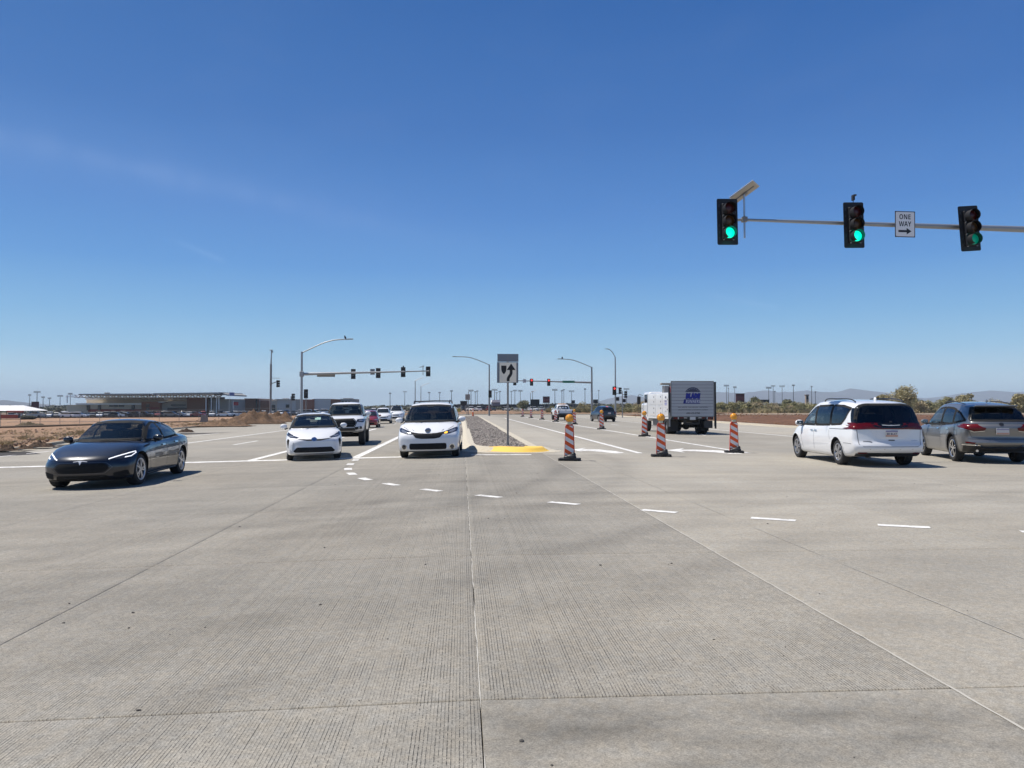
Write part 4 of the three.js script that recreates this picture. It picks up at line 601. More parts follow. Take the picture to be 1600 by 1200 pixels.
// ---------------------------------------------------------------- smaller and farther cars
function hatch(name, label, paint, o = {}, group) {
  const s = o.h ?? 1, q = { paint, half: o.half ?? .86, zF: 2.1, zR: -2.1, R: o.R ?? .31, axles: [1.26, -1.3], spokes: 8, rim: .66, tyreW: .2, nz: 36, K: 22,
    bot: [[-2.1, .4 * s], [-1, .2 * s], [1, .2 * s], [2.1, .24 * s]], top: [[-2.1, .98 * s], [-1.8, 1.02 * s], [.9, .98 * s], [1.4, .93 * s], [1.85, .82 * s], [2.1, .70 * s]], sh: [[-2.1, .93 * s], [0, .91 * s], [1.2, .88 * s], [2.1, .62 * s]], wid: [[-2.1, .9], [-1.3, 1], [0, .97], [1.3, 1], [2.1, .88]], sw: [[-2, .9], [1, .88], [2.1, .76]],
    kF: .32, noseY: [[.2, .04], [.5, 0], [.8, .1]], kR: .18, tailY: [[.4, .05], [.7, 0], [1, .02]],
    gh: { zF: 1.25, zR: -2.0, roof: [[-2.0, 1.05 * s], [-1.75, 1.28 * s], [-1.2, 1.41 * s], [-.2, 1.46 * s], [.2, 1.42 * s], [1.25, .97 * s]], wb: [[-2, .72], [0, .79], [1.25, .74]], wr: [[-2, .54], [0, .58], [1.25, .54]], kF: .28, kR: .16, edge: .1 }, ...(o.over ?? {}) };
  const c = new Car(name, label, q, group), y = (v) => v * s;
  c.win('windshield', [[-.67, y(1.0)], [.67, y(1.0)], [.54, y(1.375)], [-.54, y(1.375)]], .05, 'f', M.windshield); c.win('window', [[.9, y(.96)], [.15, y(1.36)], [-.35, y(1.39)], [-.35, y(.96)]], .03, 'x', M.glass, { both: true }); c.win('window', [[-.42, y(.96)], [-.42, y(1.39)], [-1.2, y(1.34)], [-1.6, y(1.05)], [-1.5, y(.97)]], .04, 'x', M.glass, { both: true });
  c.win('rear_window', [[-.58, y(1.05)], [.58, y(1.05)], [.5, y(1.32)], [-.5, y(1.32)]], .05, 'r', M.glass);
  c.panel('headlight', rpoly([[.46, y(.64)], [.60, y(.72)], [.80, y(.76)], [.80, y(.66)]], .03), 'f', M.lampGlass, { both: true, off: .006 }); c.panel('grille', rpoly([[-.4, y(.64)], [.4, y(.64)], [.34, y(.56)], [-.34, y(.56)]], .03), 'f', M.well, { off: .006 }); c.panel('lower_grille', rpoly([[-.5, y(.45)], [.5, y(.45)], [.55, y(.3)], [-.55, y(.3)]], .03), 'f', M.well, { off: .006 });
  c.panel('tail_light', rpoly([[.54, y(.74)], [.8, y(.76)], [.8, y(.98)], [.62, y(.97)]], .03), 'r', M.redLens, { both: true, off: .006 }); c.panel('rear_valance', rpoly([[-.6, y(.46)], [.6, y(.46)], [.55, y(.3)], [-.55, y(.3)]], .03), 'r', M.plastic, { off: .006 });
  c.seam('door_seam', [[-.38, y(.94)], [-.38, y(.34)]], 'x', { both: true, w: .012 }); c.seam('door_seam', [[.9, y(.9)], [.85, y(.36)]], 'x', { both: true, w: .012 }); c.mirrors(.84 * (o.half ?? .86) / .86, y(1.0), .68, paint);
  return c;
}
hatch('red_hatchback', 'small red car in the queue behind the lifted white pickup', paintMat(lin(.24, .012, .018), .2, .4)).place(-7.95, -67, .04);
{
  const c = hatch('white_crossover', 'white crossover with black lower grille queued right behind the red car', carWhite, { h: 1.15, half: .93, R: .36 }); c.panel('bumper_cladding', rpoly([[-.8, .42], [.8, .42], [.78, .26], [-.78, .26]], .03), 'f', M.plastic, { off: .012 }); c.panel('upper_cladding', rpoly([[-.6, .75], [.6, .75], [.6, .68], [-.6, .68]], .02), 'f', M.well, { off: .012 }); c.place(-8.5, -84, .05);
  const d = hatch('white_large_suv', 'tall white sport utility with dark roof rack at the back of the queue', carWhite, { h: 1.28, half: .98, R: .38 }); put('roof_rack', [bx(1.0, .05, 1.6, 0, 1.93, -.4, .02), bx(.05, .1, .05, .45, 1.88, .2), bx(.05, .1, .05, -.45, 1.88, .2)], M.plastic, d.g); d.place(-8.15, -97, .03);
  hatch('white_sedan', 'white car mostly hidden behind the red hatchback', carWhite).place(-10.6, -88, .03);
  const e = hatch('white_crossover', 'white car half hidden behind the front of the white minivan driving away', carWhite, { h: 1.08 }); e.place(23.2, -47, Math.PI - .1);
}
// ---------------------------------------------------------------- dark sport utility driving away
{
  const paint = paintMat(lin(.012, .017, .03), .4, .35);
  const c = hatch('dark_suv', 'dark blue-black sport utility driving away behind the orange channelizers', paint, { h: 1.155, half: .925, R: .36 });
  c.panel('rear_glass_band', rpoly([[-.66, 1.2], [.66, 1.2], [.58, 1.54], [-.58, 1.54]], .05), 'r', M.glass, { off: .009 }); c.panel('tail_lamp', rpoly([[.62, 1.02], [.86, 1.05], [.78, 1.3], [.70, 1.3]], .03), 'r', M.redLens, { both: true, off: .01 }); c.plate(.92, -2.13, '', true); c.panel('lower_bumper', rpoly([[-.84, .62], [.84, .62], [.8, .3], [-.8, .3]], .03), 'r', M.plastic, { off: .01 });
  const lit = phys({ color: lin(.6, .05, .03), emissive: lin(1, .12, .06), emissiveIntensity: .8 }); c.panel('brake_light', rpoly([[-.12, 1.60], [.12, 1.60], [.12, 1.625], [-.12, 1.625]], .005), 'r', lit, { off: .01 });
  c.place(15.3, -83.0, Math.PI + .16);
}
// ---------------------------------------------------------------- white minivan seen from behind
{
  const c = new Car('white_minivan', 'white minivan seen from behind with full-width red tail light bar', {
    see: true, privacy: true, seatZ: [.3, -.75], category: 'minivan', paint: carWhite, half: 1.0, zF: 2.5, zR: -2.66, R: .352, axles: [1.58, -1.51], spokes: 10, twin: true, spokeW: .05, rim: .68, tyreW: .235, rimMat: M.alu, dark: M.black,
    bot: [[-2.66, .42], [-2.3, .28], [-1, .2], [1, .2], [2.2, .22], [2.5, .25]], top: [[-2.66, 1.09], [-2.4, 1.12], [0, 1.08], [1.1, 1.10], [1.6, 1.05], [2.1, .93], [2.5, .76]],
    sh: [[-2.66, 1.06], [-2.0, 1.08], [-1, 1.05], [0, 1.02], [1.1, 1.02], [1.6, .98], [2.1, .86], [2.5, .66]], wid: [[-2.66, .93], [-2.1, .985], [-1.5, 1], [0, .975], [1.5, 1], [2.1, .975], [2.5, .88]],
    sw: [[-2.6, .93], [-1, .92], [1, .9], [2.5, .75]], kF: .42, noseY: [[.2, .05], [.5, 0], [.85, .12]], kR: .22, tailY: [[.35, .03], [.55, .0], [.7, .06], [1.05, .08]], reachR: .8,
    gh: { zF: 1.75, zR: -2.6, roof: [[-2.6, 1.06], [-2.52, 1.25], [-2.38, 1.55], [-2.2, 1.67], [-1.5, 1.745], [-.3, 1.775], [.3, 1.755], [.8, 1.6], [1.75, 1.05]], wb: [[-2.6, .86], [-2, .91], [-1, .92], [1, .90], [1.75, .84]], wr: [[-2.6, .68], [-1.6, .75], [0, .76], [.5, .74], [1.75, .66]], kF: .36, kR: .20, edge: .15, reachR: .8 } });
  c.win('windshield', [[-.78, 1.12], [.78, 1.12], [.66, 1.62], [-.66, 1.62]], .05, 'f', M.windshield);
  c.win('window', [[1.36, 1.055], [.95, 1.31], [.52, 1.54], [.26, 1.60], [.20, 1.065]], .03, 'x', M.glass, { both: true }); c.win('window', [[.12, 1.065], [.18, 1.61], [-.84, 1.63], [-.92, 1.085]], .03, 'x', M.glass, { both: true });
  c.win('window', [[-1.0, 1.09], [-.92, 1.63], [-1.55, 1.61], [-2.02, 1.54], [-1.86, 1.27], [-1.66, 1.12]], .05, 'x', M.glass, { both: true }); c.panel('window_pillar', line2([[.16, 1.06], [.22, 1.61]], .07), 'x', M.plastic, { both: true, off: .003 }); c.panel('window_pillar', line2([[-.96, 1.085], [-.88, 1.63]], .07), 'x', M.plastic, { both: true, off: .003 });
  c.win('rear_window', [[-.80, 1.10], [.80, 1.10], [.83, 1.19], [.77, 1.42], [.69, 1.60], [.5, 1.645], [-.5, 1.645], [-.69, 1.60], [-.77, 1.42], [-.83, 1.19]], .07, 'r', M.glass, { off: .006 });
  c.panel('rear_quarter_glass', rpoly([[-2.02, 1.56], [-2.3, 1.54], [-2.46, 1.2], [-2.4, 1.10], [-2.2, 1.16]], .05), 'x', M.glass, { both: true, off: .004 });
  c.panel('tail_light', rpoly([[.46, 1.0], [.46, 1.05], [.72, 1.09], [.86, 1.17], [.965, 1.18], [.965, 1.0], [.84, .985]], .02), 'r', M.redLens, { both: true, off: .012 });
  c.panel('light_bar', rpoly([[-.84, 1.0], [.84, 1.0], [.84, 1.03], [-.84, 1.03]], .01), 'r', phys({ color: lin(.12, .005, .006), roughness: .25 }), { off: .014 });
  c.panel('glass_sill', rpoly([[-.82, 1.03], [.82, 1.03], [.84, 1.16], [-.84, 1.16]], .02), 'r', M.glass, { off: .0085 });
  c.panel('tail_light_wrap', rpoly([[-2.28, 1.02], [-2.28, 1.13], [-2.5, 1.17], [-2.6, 1.15], [-2.6, 1.0]], .03), 'x', M.redLens, { both: true, off: .01 });
  c.panel('emblem_wing', rpoly([[-.24, 1.115], [-.06, 1.105], [0, 1.11], [.06, 1.105], [.24, 1.115], [.22, 1.095], [0, 1.085], [-.22, 1.095]], .005), 'r', M.plate, { off: .016 }); c.panel('rear_wiper', rpoly([[-.04, 1.17], [.04, 1.17], [.03, 1.21], [-.03, 1.21]], .01), 'r', M.plastic, { off: .02 });
  c.plate(.885, -2.615, '88 BL47', true); c.panel('plate_recess', rpoly([[-.22, .98], [.22, .98], [.2, .79], [-.2, .79]], .03), 'r', carWhite, { off: .004 });
  c.seam('tailgate_seam', [[-.83, .98], [-.80, .60], [-.7, .545], [.7, .545], [.80, .60], [.83, .98]], 'r', { w: .012 }); c.panel('tailgate_button', rpoly([[-.08, .70], [.08, .70], [.08, .725], [-.08, .725]], .008), 'r', M.darkMetal, { off: .008 });
  c.panel('lettering_strip', rpoly([[-.72, .70], [-.52, .70], [-.52, .714], [-.72, .714]], .003), 'r', M.alu, { off: .007 }); c.panel('model_badge', rpoly([[.48, .665], [.56, .69], [.7, .69], [.7, .676], [.56, .672], [.5, .65]], .003), 'r', M.darkMetal, { off: .007 });
  c.panel('lower_bumper', rpoly([[-.72, .385], [.72, .385], [.84, .36], [.82, .29], [-.82, .29], [-.84, .36]], .02), 'r', M.plastic, { off: .012 }); c.panel('rear_reflector', rpoly([[.60, .40], [.80, .395], [.80, .37], [.60, .375]], .006), 'r', M.redLens, { both: true, off: .016 });
  c.seam('bumper_seam', [[-1.95, .62], [-2.2, .62], [-2.46, .6]], 'x', { both: true, w: .01 }); for (const q of [-.55, -.2, .2, .55]) c.panel('parking_sensor', new THREE.Shape().absellipse(q, .48, .014, .014, 0, 6.283), 'r', M.alu, { off: .006 });
  c.seam('door_seam', [[1.12, 1.02], [1.12, .7], [.98, .36]], 'x', { both: true, w: .011 }); c.seam('door_seam', [[.16, 1.04], [.15, .6], [.16, .36]], 'x', { both: true, w: .011 }); c.seam('door_seam', [[-.95, 1.06], [-1.0, .8], [-1.06, .68]], 'x', { both: true, w: .011 }); c.seam('slide_rail', [[-1.0, .98], [-2.15, .99]], 'x', { both: true, w: .016 });
  c.handles([[.30, .90], [.02, .90]], M.chrome); c.mirrors(.94, 1.08, 1.12, carWhite, { size: 1.15, stalk: M.plastic });
  for (const s of [1, -1]) put('roof_rail', tube([[s * .64, 1.745, .1], [s * .64, 1.80, 0], [s * .64, 1.81, -.8], [s * .64, 1.785, -1.7], [s * .64, 1.725, -1.95]], .018, 30, 8), M.darkMetal, c.g);
  put('antenna_fin', [sph(.06, 0, 1.795, -1.7, .35, .9, 1.3, 12)], carWhite, c.g); put('exhaust_pipe', cyl(.03, .03, .2, .55, .26, -2.45, 10, Math.PI / 2), M.darkMetal, c.g); c.arches(carWhite, .012, .03);
  c.open(); c.place(11.36, -21.95, Math.PI - .075);
}
// ---------------------------------------------------------------- grey sport utility at the right edge
{
  const paint = paintMat(lin(.20, .20, .198), .6, .38);
  const c = new Car('grey_suv', 'metallic grey sport utility with slanted red tail lights beside the white minivan', {
    see: true, privacy: true, privacyZ: -.5, category: 'sport utility', paint, half: .95, zF: 2.42, zR: -2.45, R: .378, axles: [1.47, -1.32], spokes: 10, twin: true, spokeW: .03, rim: .70, tyreW: .235, rimMat: M.chrome,
    bot: [[-2.45, .50], [-2.0, .30], [-1, .22], [1, .22], [2, .24], [2.42, .28]], top: [[-2.45, 1.10], [-2.2, 1.14], [0, 1.10], [1, 1.12], [1.6, 1.06], [2.1, .96], [2.42, .80]],
    sh: [[-2.45, 1.05], [-2.0, 1.10], [-1, 1.06], [0, 1.02], [1, 1.02], [1.6, .99], [2.42, .72]], wid: [[-2.45, .90], [-2.0, .97], [-1.3, 1.0], [-.2, .955], [.6, .96], [1.5, 1], [2.1, .97], [2.42, .88]], sw: [[-2.4, .93], [-1, .9], [1, .88], [2.42, .75]],
    kF: .4, noseY: [[.2, .05], [.5, 0], [.95, .12]], kR: .26, tailY: [[.4, .08], [.58, .0], [.75, .05], [1.0, .0], [1.12, .03]],
    gh: { zF: 1.5, zR: -2.38, roof: [[-2.38, 1.14], [-2.2, 1.32], [-1.95, 1.52], [-1.7, 1.62], [-1, 1.70], [-.2, 1.72], [.2, 1.69], [.6, 1.55], [1.5, 1.08]], wb: [[-2.38, .74], [-1.5, .84], [0, .86], [.9, .86], [1.5, .8]], wr: [[-2.38, .60], [-1, .66], [0, .67], [1.5, .6]], kF: .32, kR: .2, edge: .13 } });
  c.win('windshield', [[-.73, 1.14], [.73, 1.14], [.6, 1.6], [-.6, 1.6]], .05, 'f', M.windshield);
  c.win('window', [[1.08, 1.06], [.6, 1.36], [.2, 1.54], [-.25, 1.57], [-.22, 1.06]], .03, 'x', M.glass, { both: true }); c.win('window', [[-.30, 1.06], [-.33, 1.57], [-.85, 1.55], [-1.17, 1.50], [-1.20, 1.10]], .03, 'x', M.glass, { both: true }); c.win('quarter_window', [[-1.27, 1.12], [-1.24, 1.48], [-1.6, 1.40], [-1.98, 1.20]], .03, 'x', M.glass, { both: true });
  c.panel('window_trim', line2([[1.15, 1.04], [-.25, 1.04], [-1.22, 1.075], [-1.225, 1.15]], .018), 'x', M.chrome, { both: true, off: .007 });
  c.win('rear_window', [[-.70, 1.20], [.70, 1.20], [.64, 1.42], [.56, 1.56], [-.56, 1.56], [-.64, 1.42]], .04, 'r', M.glass, { off: .006 });
  put('rear_spoiler', [bx(1.08, .04, .22, 0, 1.60, -1.99, .018, .14)], paint, c.g);
  c.panel('tail_light', rpoly([[.38, 1.0], [.42, .93], [.66, .90], [.93, 1.0], [.95, 1.10], [.80, 1.10], [.60, 1.045]], .02), 'r', M.redLens, { both: true, off: .012 });
  c.panel('tail_light_wrap', rpoly([[-1.92, 1.08], [-2.3, 1.10], [-2.4, 1.02], [-2.2, .98]], .02), 'x', M.redLens, { both: true, off: .01 }); c.panel('tail_light_trim', line2([[.42, .915], [.66, .885], [.93, .99]], .012), 'r', M.chrome, { both: true, off: .014 });
  c.plate(.905, -2.48, '', true); c.panel('plate_recess', rpoly([[-.40, .99], [.40, .99], [.36, .80], [-.36, .80]], .03), 'r', paint, { off: .004 }); c.panel('emblem', new THREE.Shape().absellipse(0, 1.10, .06, .045, 0, 6.283), 'r', M.darkMetal, { off: .014 });
  c.seam('tailgate_seam', [[-.84, 1.05], [-.70, .72], [.70, .72], [.84, 1.05]], 'r', { w: .012 }); c.panel('bumper_step', rpoly([[-.8, .68], [.8, .68], [.8, .69], [-.8, .69]], .003), 'r', M.plastic, { off: .008 });
  c.panel('lower_bumper', rpoly([[-.86, .50], [-.55, .50], [-.40, .44], [.40, .44], [.55, .50], [.86, .50], [.84, .34], [-.84, .34]], .02), 'r', M.plastic, { off: .012 }); c.panel('bumper_trim', line2([[-.88, .525], [-.55, .52], [-.40, .462], [.40, .462], [.55, .52], [.88, .525]], .026), 'r', M.chrome, { off: .016 }); c.panel('rear_reflector', rpoly([[.62, .585], [.84, .61], [.84, .575], [.66, .55]], .006), 'r', M.redLens, { both: true, off: .014 });
  c.seam('door_seam', [[.92, 1.02], [.9, .6], [.78, .38]], 'x', { both: true }); c.seam('door_seam', [[-.27, 1.03], [-.28, .38]], 'x', { both: true }); c.seam('door_seam', [[-1.23, 1.05], [-1.12, .8], [-.92, .5]], 'x', { both: true }); c.seam('filler_flap', [[-1.55, .92], [-1.75, .92], [-1.75, .78], [-1.55, .78]], 'x', { both: false });
  c.handles([[-.05, .93], [-.98, .945]], M.chrome); c.mirrors(.9, 1.1, .85, paint); c.arches(M.plastic, .014, .04); put('antenna_fin', sph(.055, 0, 1.755, -1.4, .35, .9, 1.4, 12), paint, c.g); put('exhaust_pipe', [cyl(.035, .035, .14, .62, .36, -2.33, 12, Math.PI / 2), cyl(.035, .035, .14, -.62, .36, -2.33, 12, Math.PI / 2)], M.chrome, c.g);
  for (const s of [1, -1]) put('roof_rail', tube([[s * .60, 1.69, .1], [s * .60, 1.735, 0], [s * .60, 1.735, -.8], [s * .60, 1.67, -1.5]], .014, 24, 8), M.darkMetal, c.g);
  c.open(); c.place(15.56, -22.7, Math.PI - .27);
}

// ---------------------------------------------------------------- equipment truck with a raised tail lift
{
  const t = thing('equipment_truck', 'white equipment truck with raised grey tail lift carrying blue company lettering', 'truck'), g = t, wm = paintMat(lin(.74, .74, .73), 0, .5);
  const liftMat = std(lin(.40, .41, .43), .5, .25), dark = M.black;
  const lift = sub('tail_lift', g), n = 11, y0 = 1.06, y1 = 3.03, sh = (y1 - y0) / n;
  for (let i = 0; i < n; i++) put('slat', bx(2.44, sh - .014, .05, 0, y0 + sh * (i + .5), -.03, .008), liftMat, lift);
  put('lift_frame', [bx(2.5, .05, .07, 0, y1 + .02, -.03, .01), bx(.05, y1 - y0, .07, 1.245, (y0 + y1) / 2, -.03, .01), bx(.05, y1 - y0, .07, -1.245, (y0 + y1) / 2, -.03, .01), bx(2.5, .05, .07, 0, y0 - .02, -.03, .01)], M.galvDull, lift);
  put('backing_plate', bx(2.42, y1 - y0 - .02, .02, 0, (y0 + y1) / 2, .0), M.darkMetal, lift);
  const art = canvasTex(1024, 820, (c, w, h) => { c.clearRect(0, 0, w, h); c.textAlign = 'center'; c.textBaseline = 'middle';
    c.fillStyle = '#3a3d52'; c.beginPath(); c.arc(512, 300, 215, Math.PI * 1.14, Math.PI * 1.86); c.closePath(); c.fill();
    c.fillStyle = '#6f7484'; for (let i = 0; i < 9; i++) { c.save(); c.translate(512, 300); c.rotate((i - 4) * .26); c.fillRect(-9, -205, 18, 40); c.restore(); }
    const skew = (txt, y, size, fill, stroke, sx) => { c.save(); c.translate(512, y); c.transform(1, 0, -.12, 1, 0, 0); c.font = 'bold ' + size + 'px sans-serif'; c.scale(sx, 1.25); if (stroke) { c.lineWidth = 26; c.strokeStyle = stroke; c.strokeText(txt, 0, 0); } c.fillStyle = fill; c.fillText(txt, 0, 0); c.restore(); };
    c.fillStyle = '#1d2372'; c.beginPath(); c.moveTo(285, 392); c.lineTo(700, 392); c.lineTo(690, 500); c.lineTo(262, 500); c.closePath(); c.fill();
    skew('BLADE', 310, 128, '#1c2a94', '#1a2272', .92); skew('RUNNERS', 446, 82, '#c2c4ca', null, .98);
    c.fillStyle = '#23252f'; c.font = 'bold 34px sans-serif'; c.fillText('WALL SAWING \u00b7 CORE DRILLING \u00b7 SLAB SAWING', 512, 588, 930); c.fillText('CONCRETE REMOVAL & CONCRETE PLACEMENT', 512, 656, 900); c.font = 'bold 56px sans-serif'; c.fillText('480-610-0788', 512, 738, 420); });
  const am = std(lin(1, 1, 1), .6, 0, { map: art, transparent: true, alphaTest: .4 });
  const logo = new THREE.Mesh(new THREE.PlaneGeometry(2.34, 1.87), am); logo.name = 'lettering'; logo.position.set(-.02, 1.98, -.0585); logo.rotation.y = Math.PI; lift.add(logo);
  put('lift_rail', bx(.09, 2.2, .12, 1.34, 1.62, .02, .01), dark, g); put('lift_rail', bx(.09, 2.55, .12, -1.34, 1.75, .02, .01), dark, g); put('lift_arm', bx(.08, .8, .1, 1.34, .86, -.02, .01), M.galvDull, g); put('lift_arm', bx(.09, .95, .1, -1.34, .82, -.02, .01), dark, g);
  const body = sub('equipment_body', g); put('body_box', bx(2.46, 1.46, 5.3, 0, 1.70, 2.95, .03), wm, body); put('corner_trim', [bx(.05, 1.46, .05, 1.225, 1.70, .31, .01), bx(.05, 1.46, .05, 1.225, 1.7, 5.59, .01)], M.alu, body);
  for (const [z, w, ya, yb] of [[1.15, 1.36, 1.04, 2.36], [2.7, 1.5, 1.72, 2.36], [2.7, 1.5, 1.04, 1.66], [4.35, 1.5, 1.72, 2.36], [4.35, 1.5, 1.04, 1.66]]) { const d = put('locker_door', bx(.024, yb - ya, w, 1.24, (ya + yb) / 2, z, .006), wm, body); put('latch', [bx(.03, .09, .06, 1.258, ya + (yb - ya) * .3, z - w * .3, .008), bx(.03, .09, .06, 1.258, ya + (yb - ya) * .75, z - w * .3, .008)], M.darkMetal, d); }
  const sideArt = canvasTex(256, 512, (c, w, h) => { c.clearRect(0, 0, w, h); c.textAlign = 'center'; c.textBaseline = 'middle'; c.fillStyle = '#4a4d60'; c.beginPath(); c.arc(128, 120, 78, Math.PI * 1.1, Math.PI * 1.9); c.fill(); c.fillStyle = '#2a2f86'; c.font = 'bold 62px sans-serif'; c.fillText('BLADE', 128, 165, 210); c.fillStyle = '#33388c'; c.fillRect(28, 205, 200, 56); c.fillStyle = '#e8e8ee'; c.font = 'bold 40px sans-serif'; c.fillText('RUNNERS', 128, 234, 190); c.fillStyle = '#7b7fae'; c.font = '24px sans-serif'; c.fillText('480-610-0788', 128, 320, 180); c.fillStyle = '#55586a'; c.font = 'bold 44px sans-serif'; c.fillText('0178', 128, 410, 110); });
  const sl = new THREE.Mesh(new THREE.PlaneGeometry(.62, 1.25), std(lin(1, 1, 1), .6, 0, { map: sideArt, transparent: true, alphaTest: .4 })); sl.name = 'side_lettering'; sl.position.set(1.2555, 1.70, 1.1); sl.rotation.y = Math.PI / 2; body.add(sl);
  put('skirt_rail', bx(.06, .10, 5.3, 1.2, .93, 2.95, .01), wm, body);
  const roofKit = sub('roof_machinery', g); put('generator', bx(.55, .46, .5, .55, 2.66, 3.3, .03), M.galvDull, roofKit); put('exhaust_stack', cyl(.09, .09, .5, .2, 2.7, 2.9, 14), M.galvDull, roofKit); put('light_bar', bx(1.25, .13, .3, .35, 3.0, 3.3, .03), std(lin(.30, .28, .24), .6), roofKit); put('mast', cyl(.06, .06, .4, .4, 2.78, 3.3, 10), M.galvDull, roofKit); put('water_tank', bx(1.9, .3, 1.2, -.1, 2.56, 1.2, .05), M.plastic, roofKit); put('fuel_can', bx(.16, .34, .2, 1.05, 2.6, .55, .03), M.redPaint, roofKit);
  const cab = sub('cab', g); put('cab_shell', [bx(2.3, 1.15, 1.9, 0, 1.25, 6.85, .12), bx(2.1, .95, 1.6, 0, 2.1, 6.72, .16)], wm, cab); put('cab_window', bx(2.13, .58, 1.0, 0, 2.13, 6.72, .05), M.glass, cab); put('windshield', bx(1.8, .62, .05, 0, 2.12, 7.53, .02), M.glass, cab);
  for (const s of [1, -1]) { const m = sub('mirror', g, [s * 1.42, 2.0, 7.25]); put('mirror_shell', bx(.24, .52, .12, 0, .02, 0, .05), M.plastic, m); put('mirror_arm', tube([[-s * .28, .35, .05], [0, .4, 0], [0, -.45, 0], [-s * .3, -.5, .05]], .016, 16, 6), M.plastic, m); }
  const bar_ = sub('rear_light_bar', g); put('bumper_beam', bx(2.42, .17, .12, 0, .945, .02, .015), dark, bar_);
  for (const s of [1, -1]) { put('tail_light', bx(.24, .12, .03, s * 1.0, .945, -.05, .01), M.redLens, bar_); put('marker_light', bx(.2, .06, .03, s * .62, .965, -.05, .01), M.redLens, bar_); put('reverse_light', bx(.2, .07, .03, s * .42, .965, -.05, .01), M.lampGlass, bar_); put('reflector', bx(.04, .14, .02, s * .84, .95, -.05, .005), M.plate, bar_); }
  put('number_plate', bx(.33, .17, .015, 0, .93, -.055, .005), M.plate, bar_);
  put('chassis_rail', bx(.12, .2, 7, .42, .78, 3.6, .01), dark, g); put('chassis_rail', bx(.12, .2, 7, -.42, .78, 3.6, .01), dark, g); put('rear_axle', [cyl(.1, .1, 1.9, 0, .46, 1.3, 12, 0, 0, Math.PI / 2), sph(.22, 0, .47, 1.3, 1, 1, 1.1, 14)], dark, g); put('tow_beam', bx(.9, .12, .14, 0, .62, .2, .02), dark, g); put('step_box', bx(.5, .42, .5, -.95, .58, .3, .02), M.plastic, g); put('tool_bin', bx(.4, .4, 1.6, 1.0, .66, 3.6, .02), M.darkMetal, g); put('tool_bin', bx(.4, .4, 1.6, -1.0, .66, 3.6, .02), M.darkMetal, g); put('side_step', bx(.3, .05, 1.5, 1.15, .42, 3.6, .01), M.galvDull, g);
  put('mud_flap', bx(.5, .62, .02, .9, .5, .62, .005), M.rubber, g); put('mud_flap', bx(.5, .62, .02, -.9, .5, .62, .005), M.rubber, g);
  const tyre = new THREE.LatheGeometry([[.26, -.12], [.44, -.13], [.48, -.1], [.48, .1], [.44, .13], [.26, .12]].map(([a, b]) => new THREE.Vector2(a, b)), 30).rotateZ(Math.PI / 2), hub = new THREE.LatheGeometry([[.001, -.02], [.1, -.03], [.12, .04], [.26, .08], [.26, -.1]].map(([a, b]) => new THREE.Vector2(a, b)), 24).rotateZ(-Math.PI / 2);
  for (const [x, z] of [[1.07, 1.3], [.78, 1.3], [-1.07, 1.3], [-.78, 1.3], [1.0, 6.5], [-1.0, 6.5]]) { const w = sub('wheel', g, [x, .48, z]); if (x < 0) w.rotation.y = Math.PI; put('tyre', tyre, M.rubber, w); put('hub', hub, M.galvDull, w); }
  t.position.set(13.18, G(12.9), -43.3); t.rotation.y = Math.PI;
}
// ---------------------------------------------------------------- signal poles
const lensOff = [phys({ color: lin(.06, .006, .005), roughness: .3 }), phys({ color: lin(.07, .03, .005), roughness: .3 }), phys({ color: lin(.006, .035, .025), roughness: .3 })];
const glow = (c, i) => phys({ color: c, emissive: c, emissiveIntensity: i, roughness: .3 });
const lensGreen = glow(lin(.0, .72, .46), 1.15), lensDim = glow(lin(0, .20, .135), .35), lensRed = glow(lin(1, .05, .045), 1.5);
const visorGeo = [.162, .157].map((r) => new THREE.CylinderGeometry(r, r, .22, 30, 1, true, Math.PI * .16, Math.PI * 1.68).rotateX(Math.PI / 2));
const visor = merge([visorGeo[0], visorGeo[1].clone().scale(1, 1, 1)]).translate(0, 0, .20);
const lensGeo = new THREE.SphereGeometry(.26, 24, 8, 0, Math.PI * 2, 0, .62).rotateX(Math.PI / 2).translate(0, 0, -.105);
const plateShape = (() => { const s = rpoly([[-.30, -.66], [.30, -.66], [.30, .66], [-.30, .66]], .05); const h = rpoly([[-.16, -.51], [.16, -.51], [.16, .51], [-.16, .51]], .01); s.holes.push(h); return new THREE.ExtrudeGeometry(s, { depth: .008, bevelEnabled: false }).translate(0, 0, -.004); })();
const louvre = std(lin(.03, .032, .038), .5);
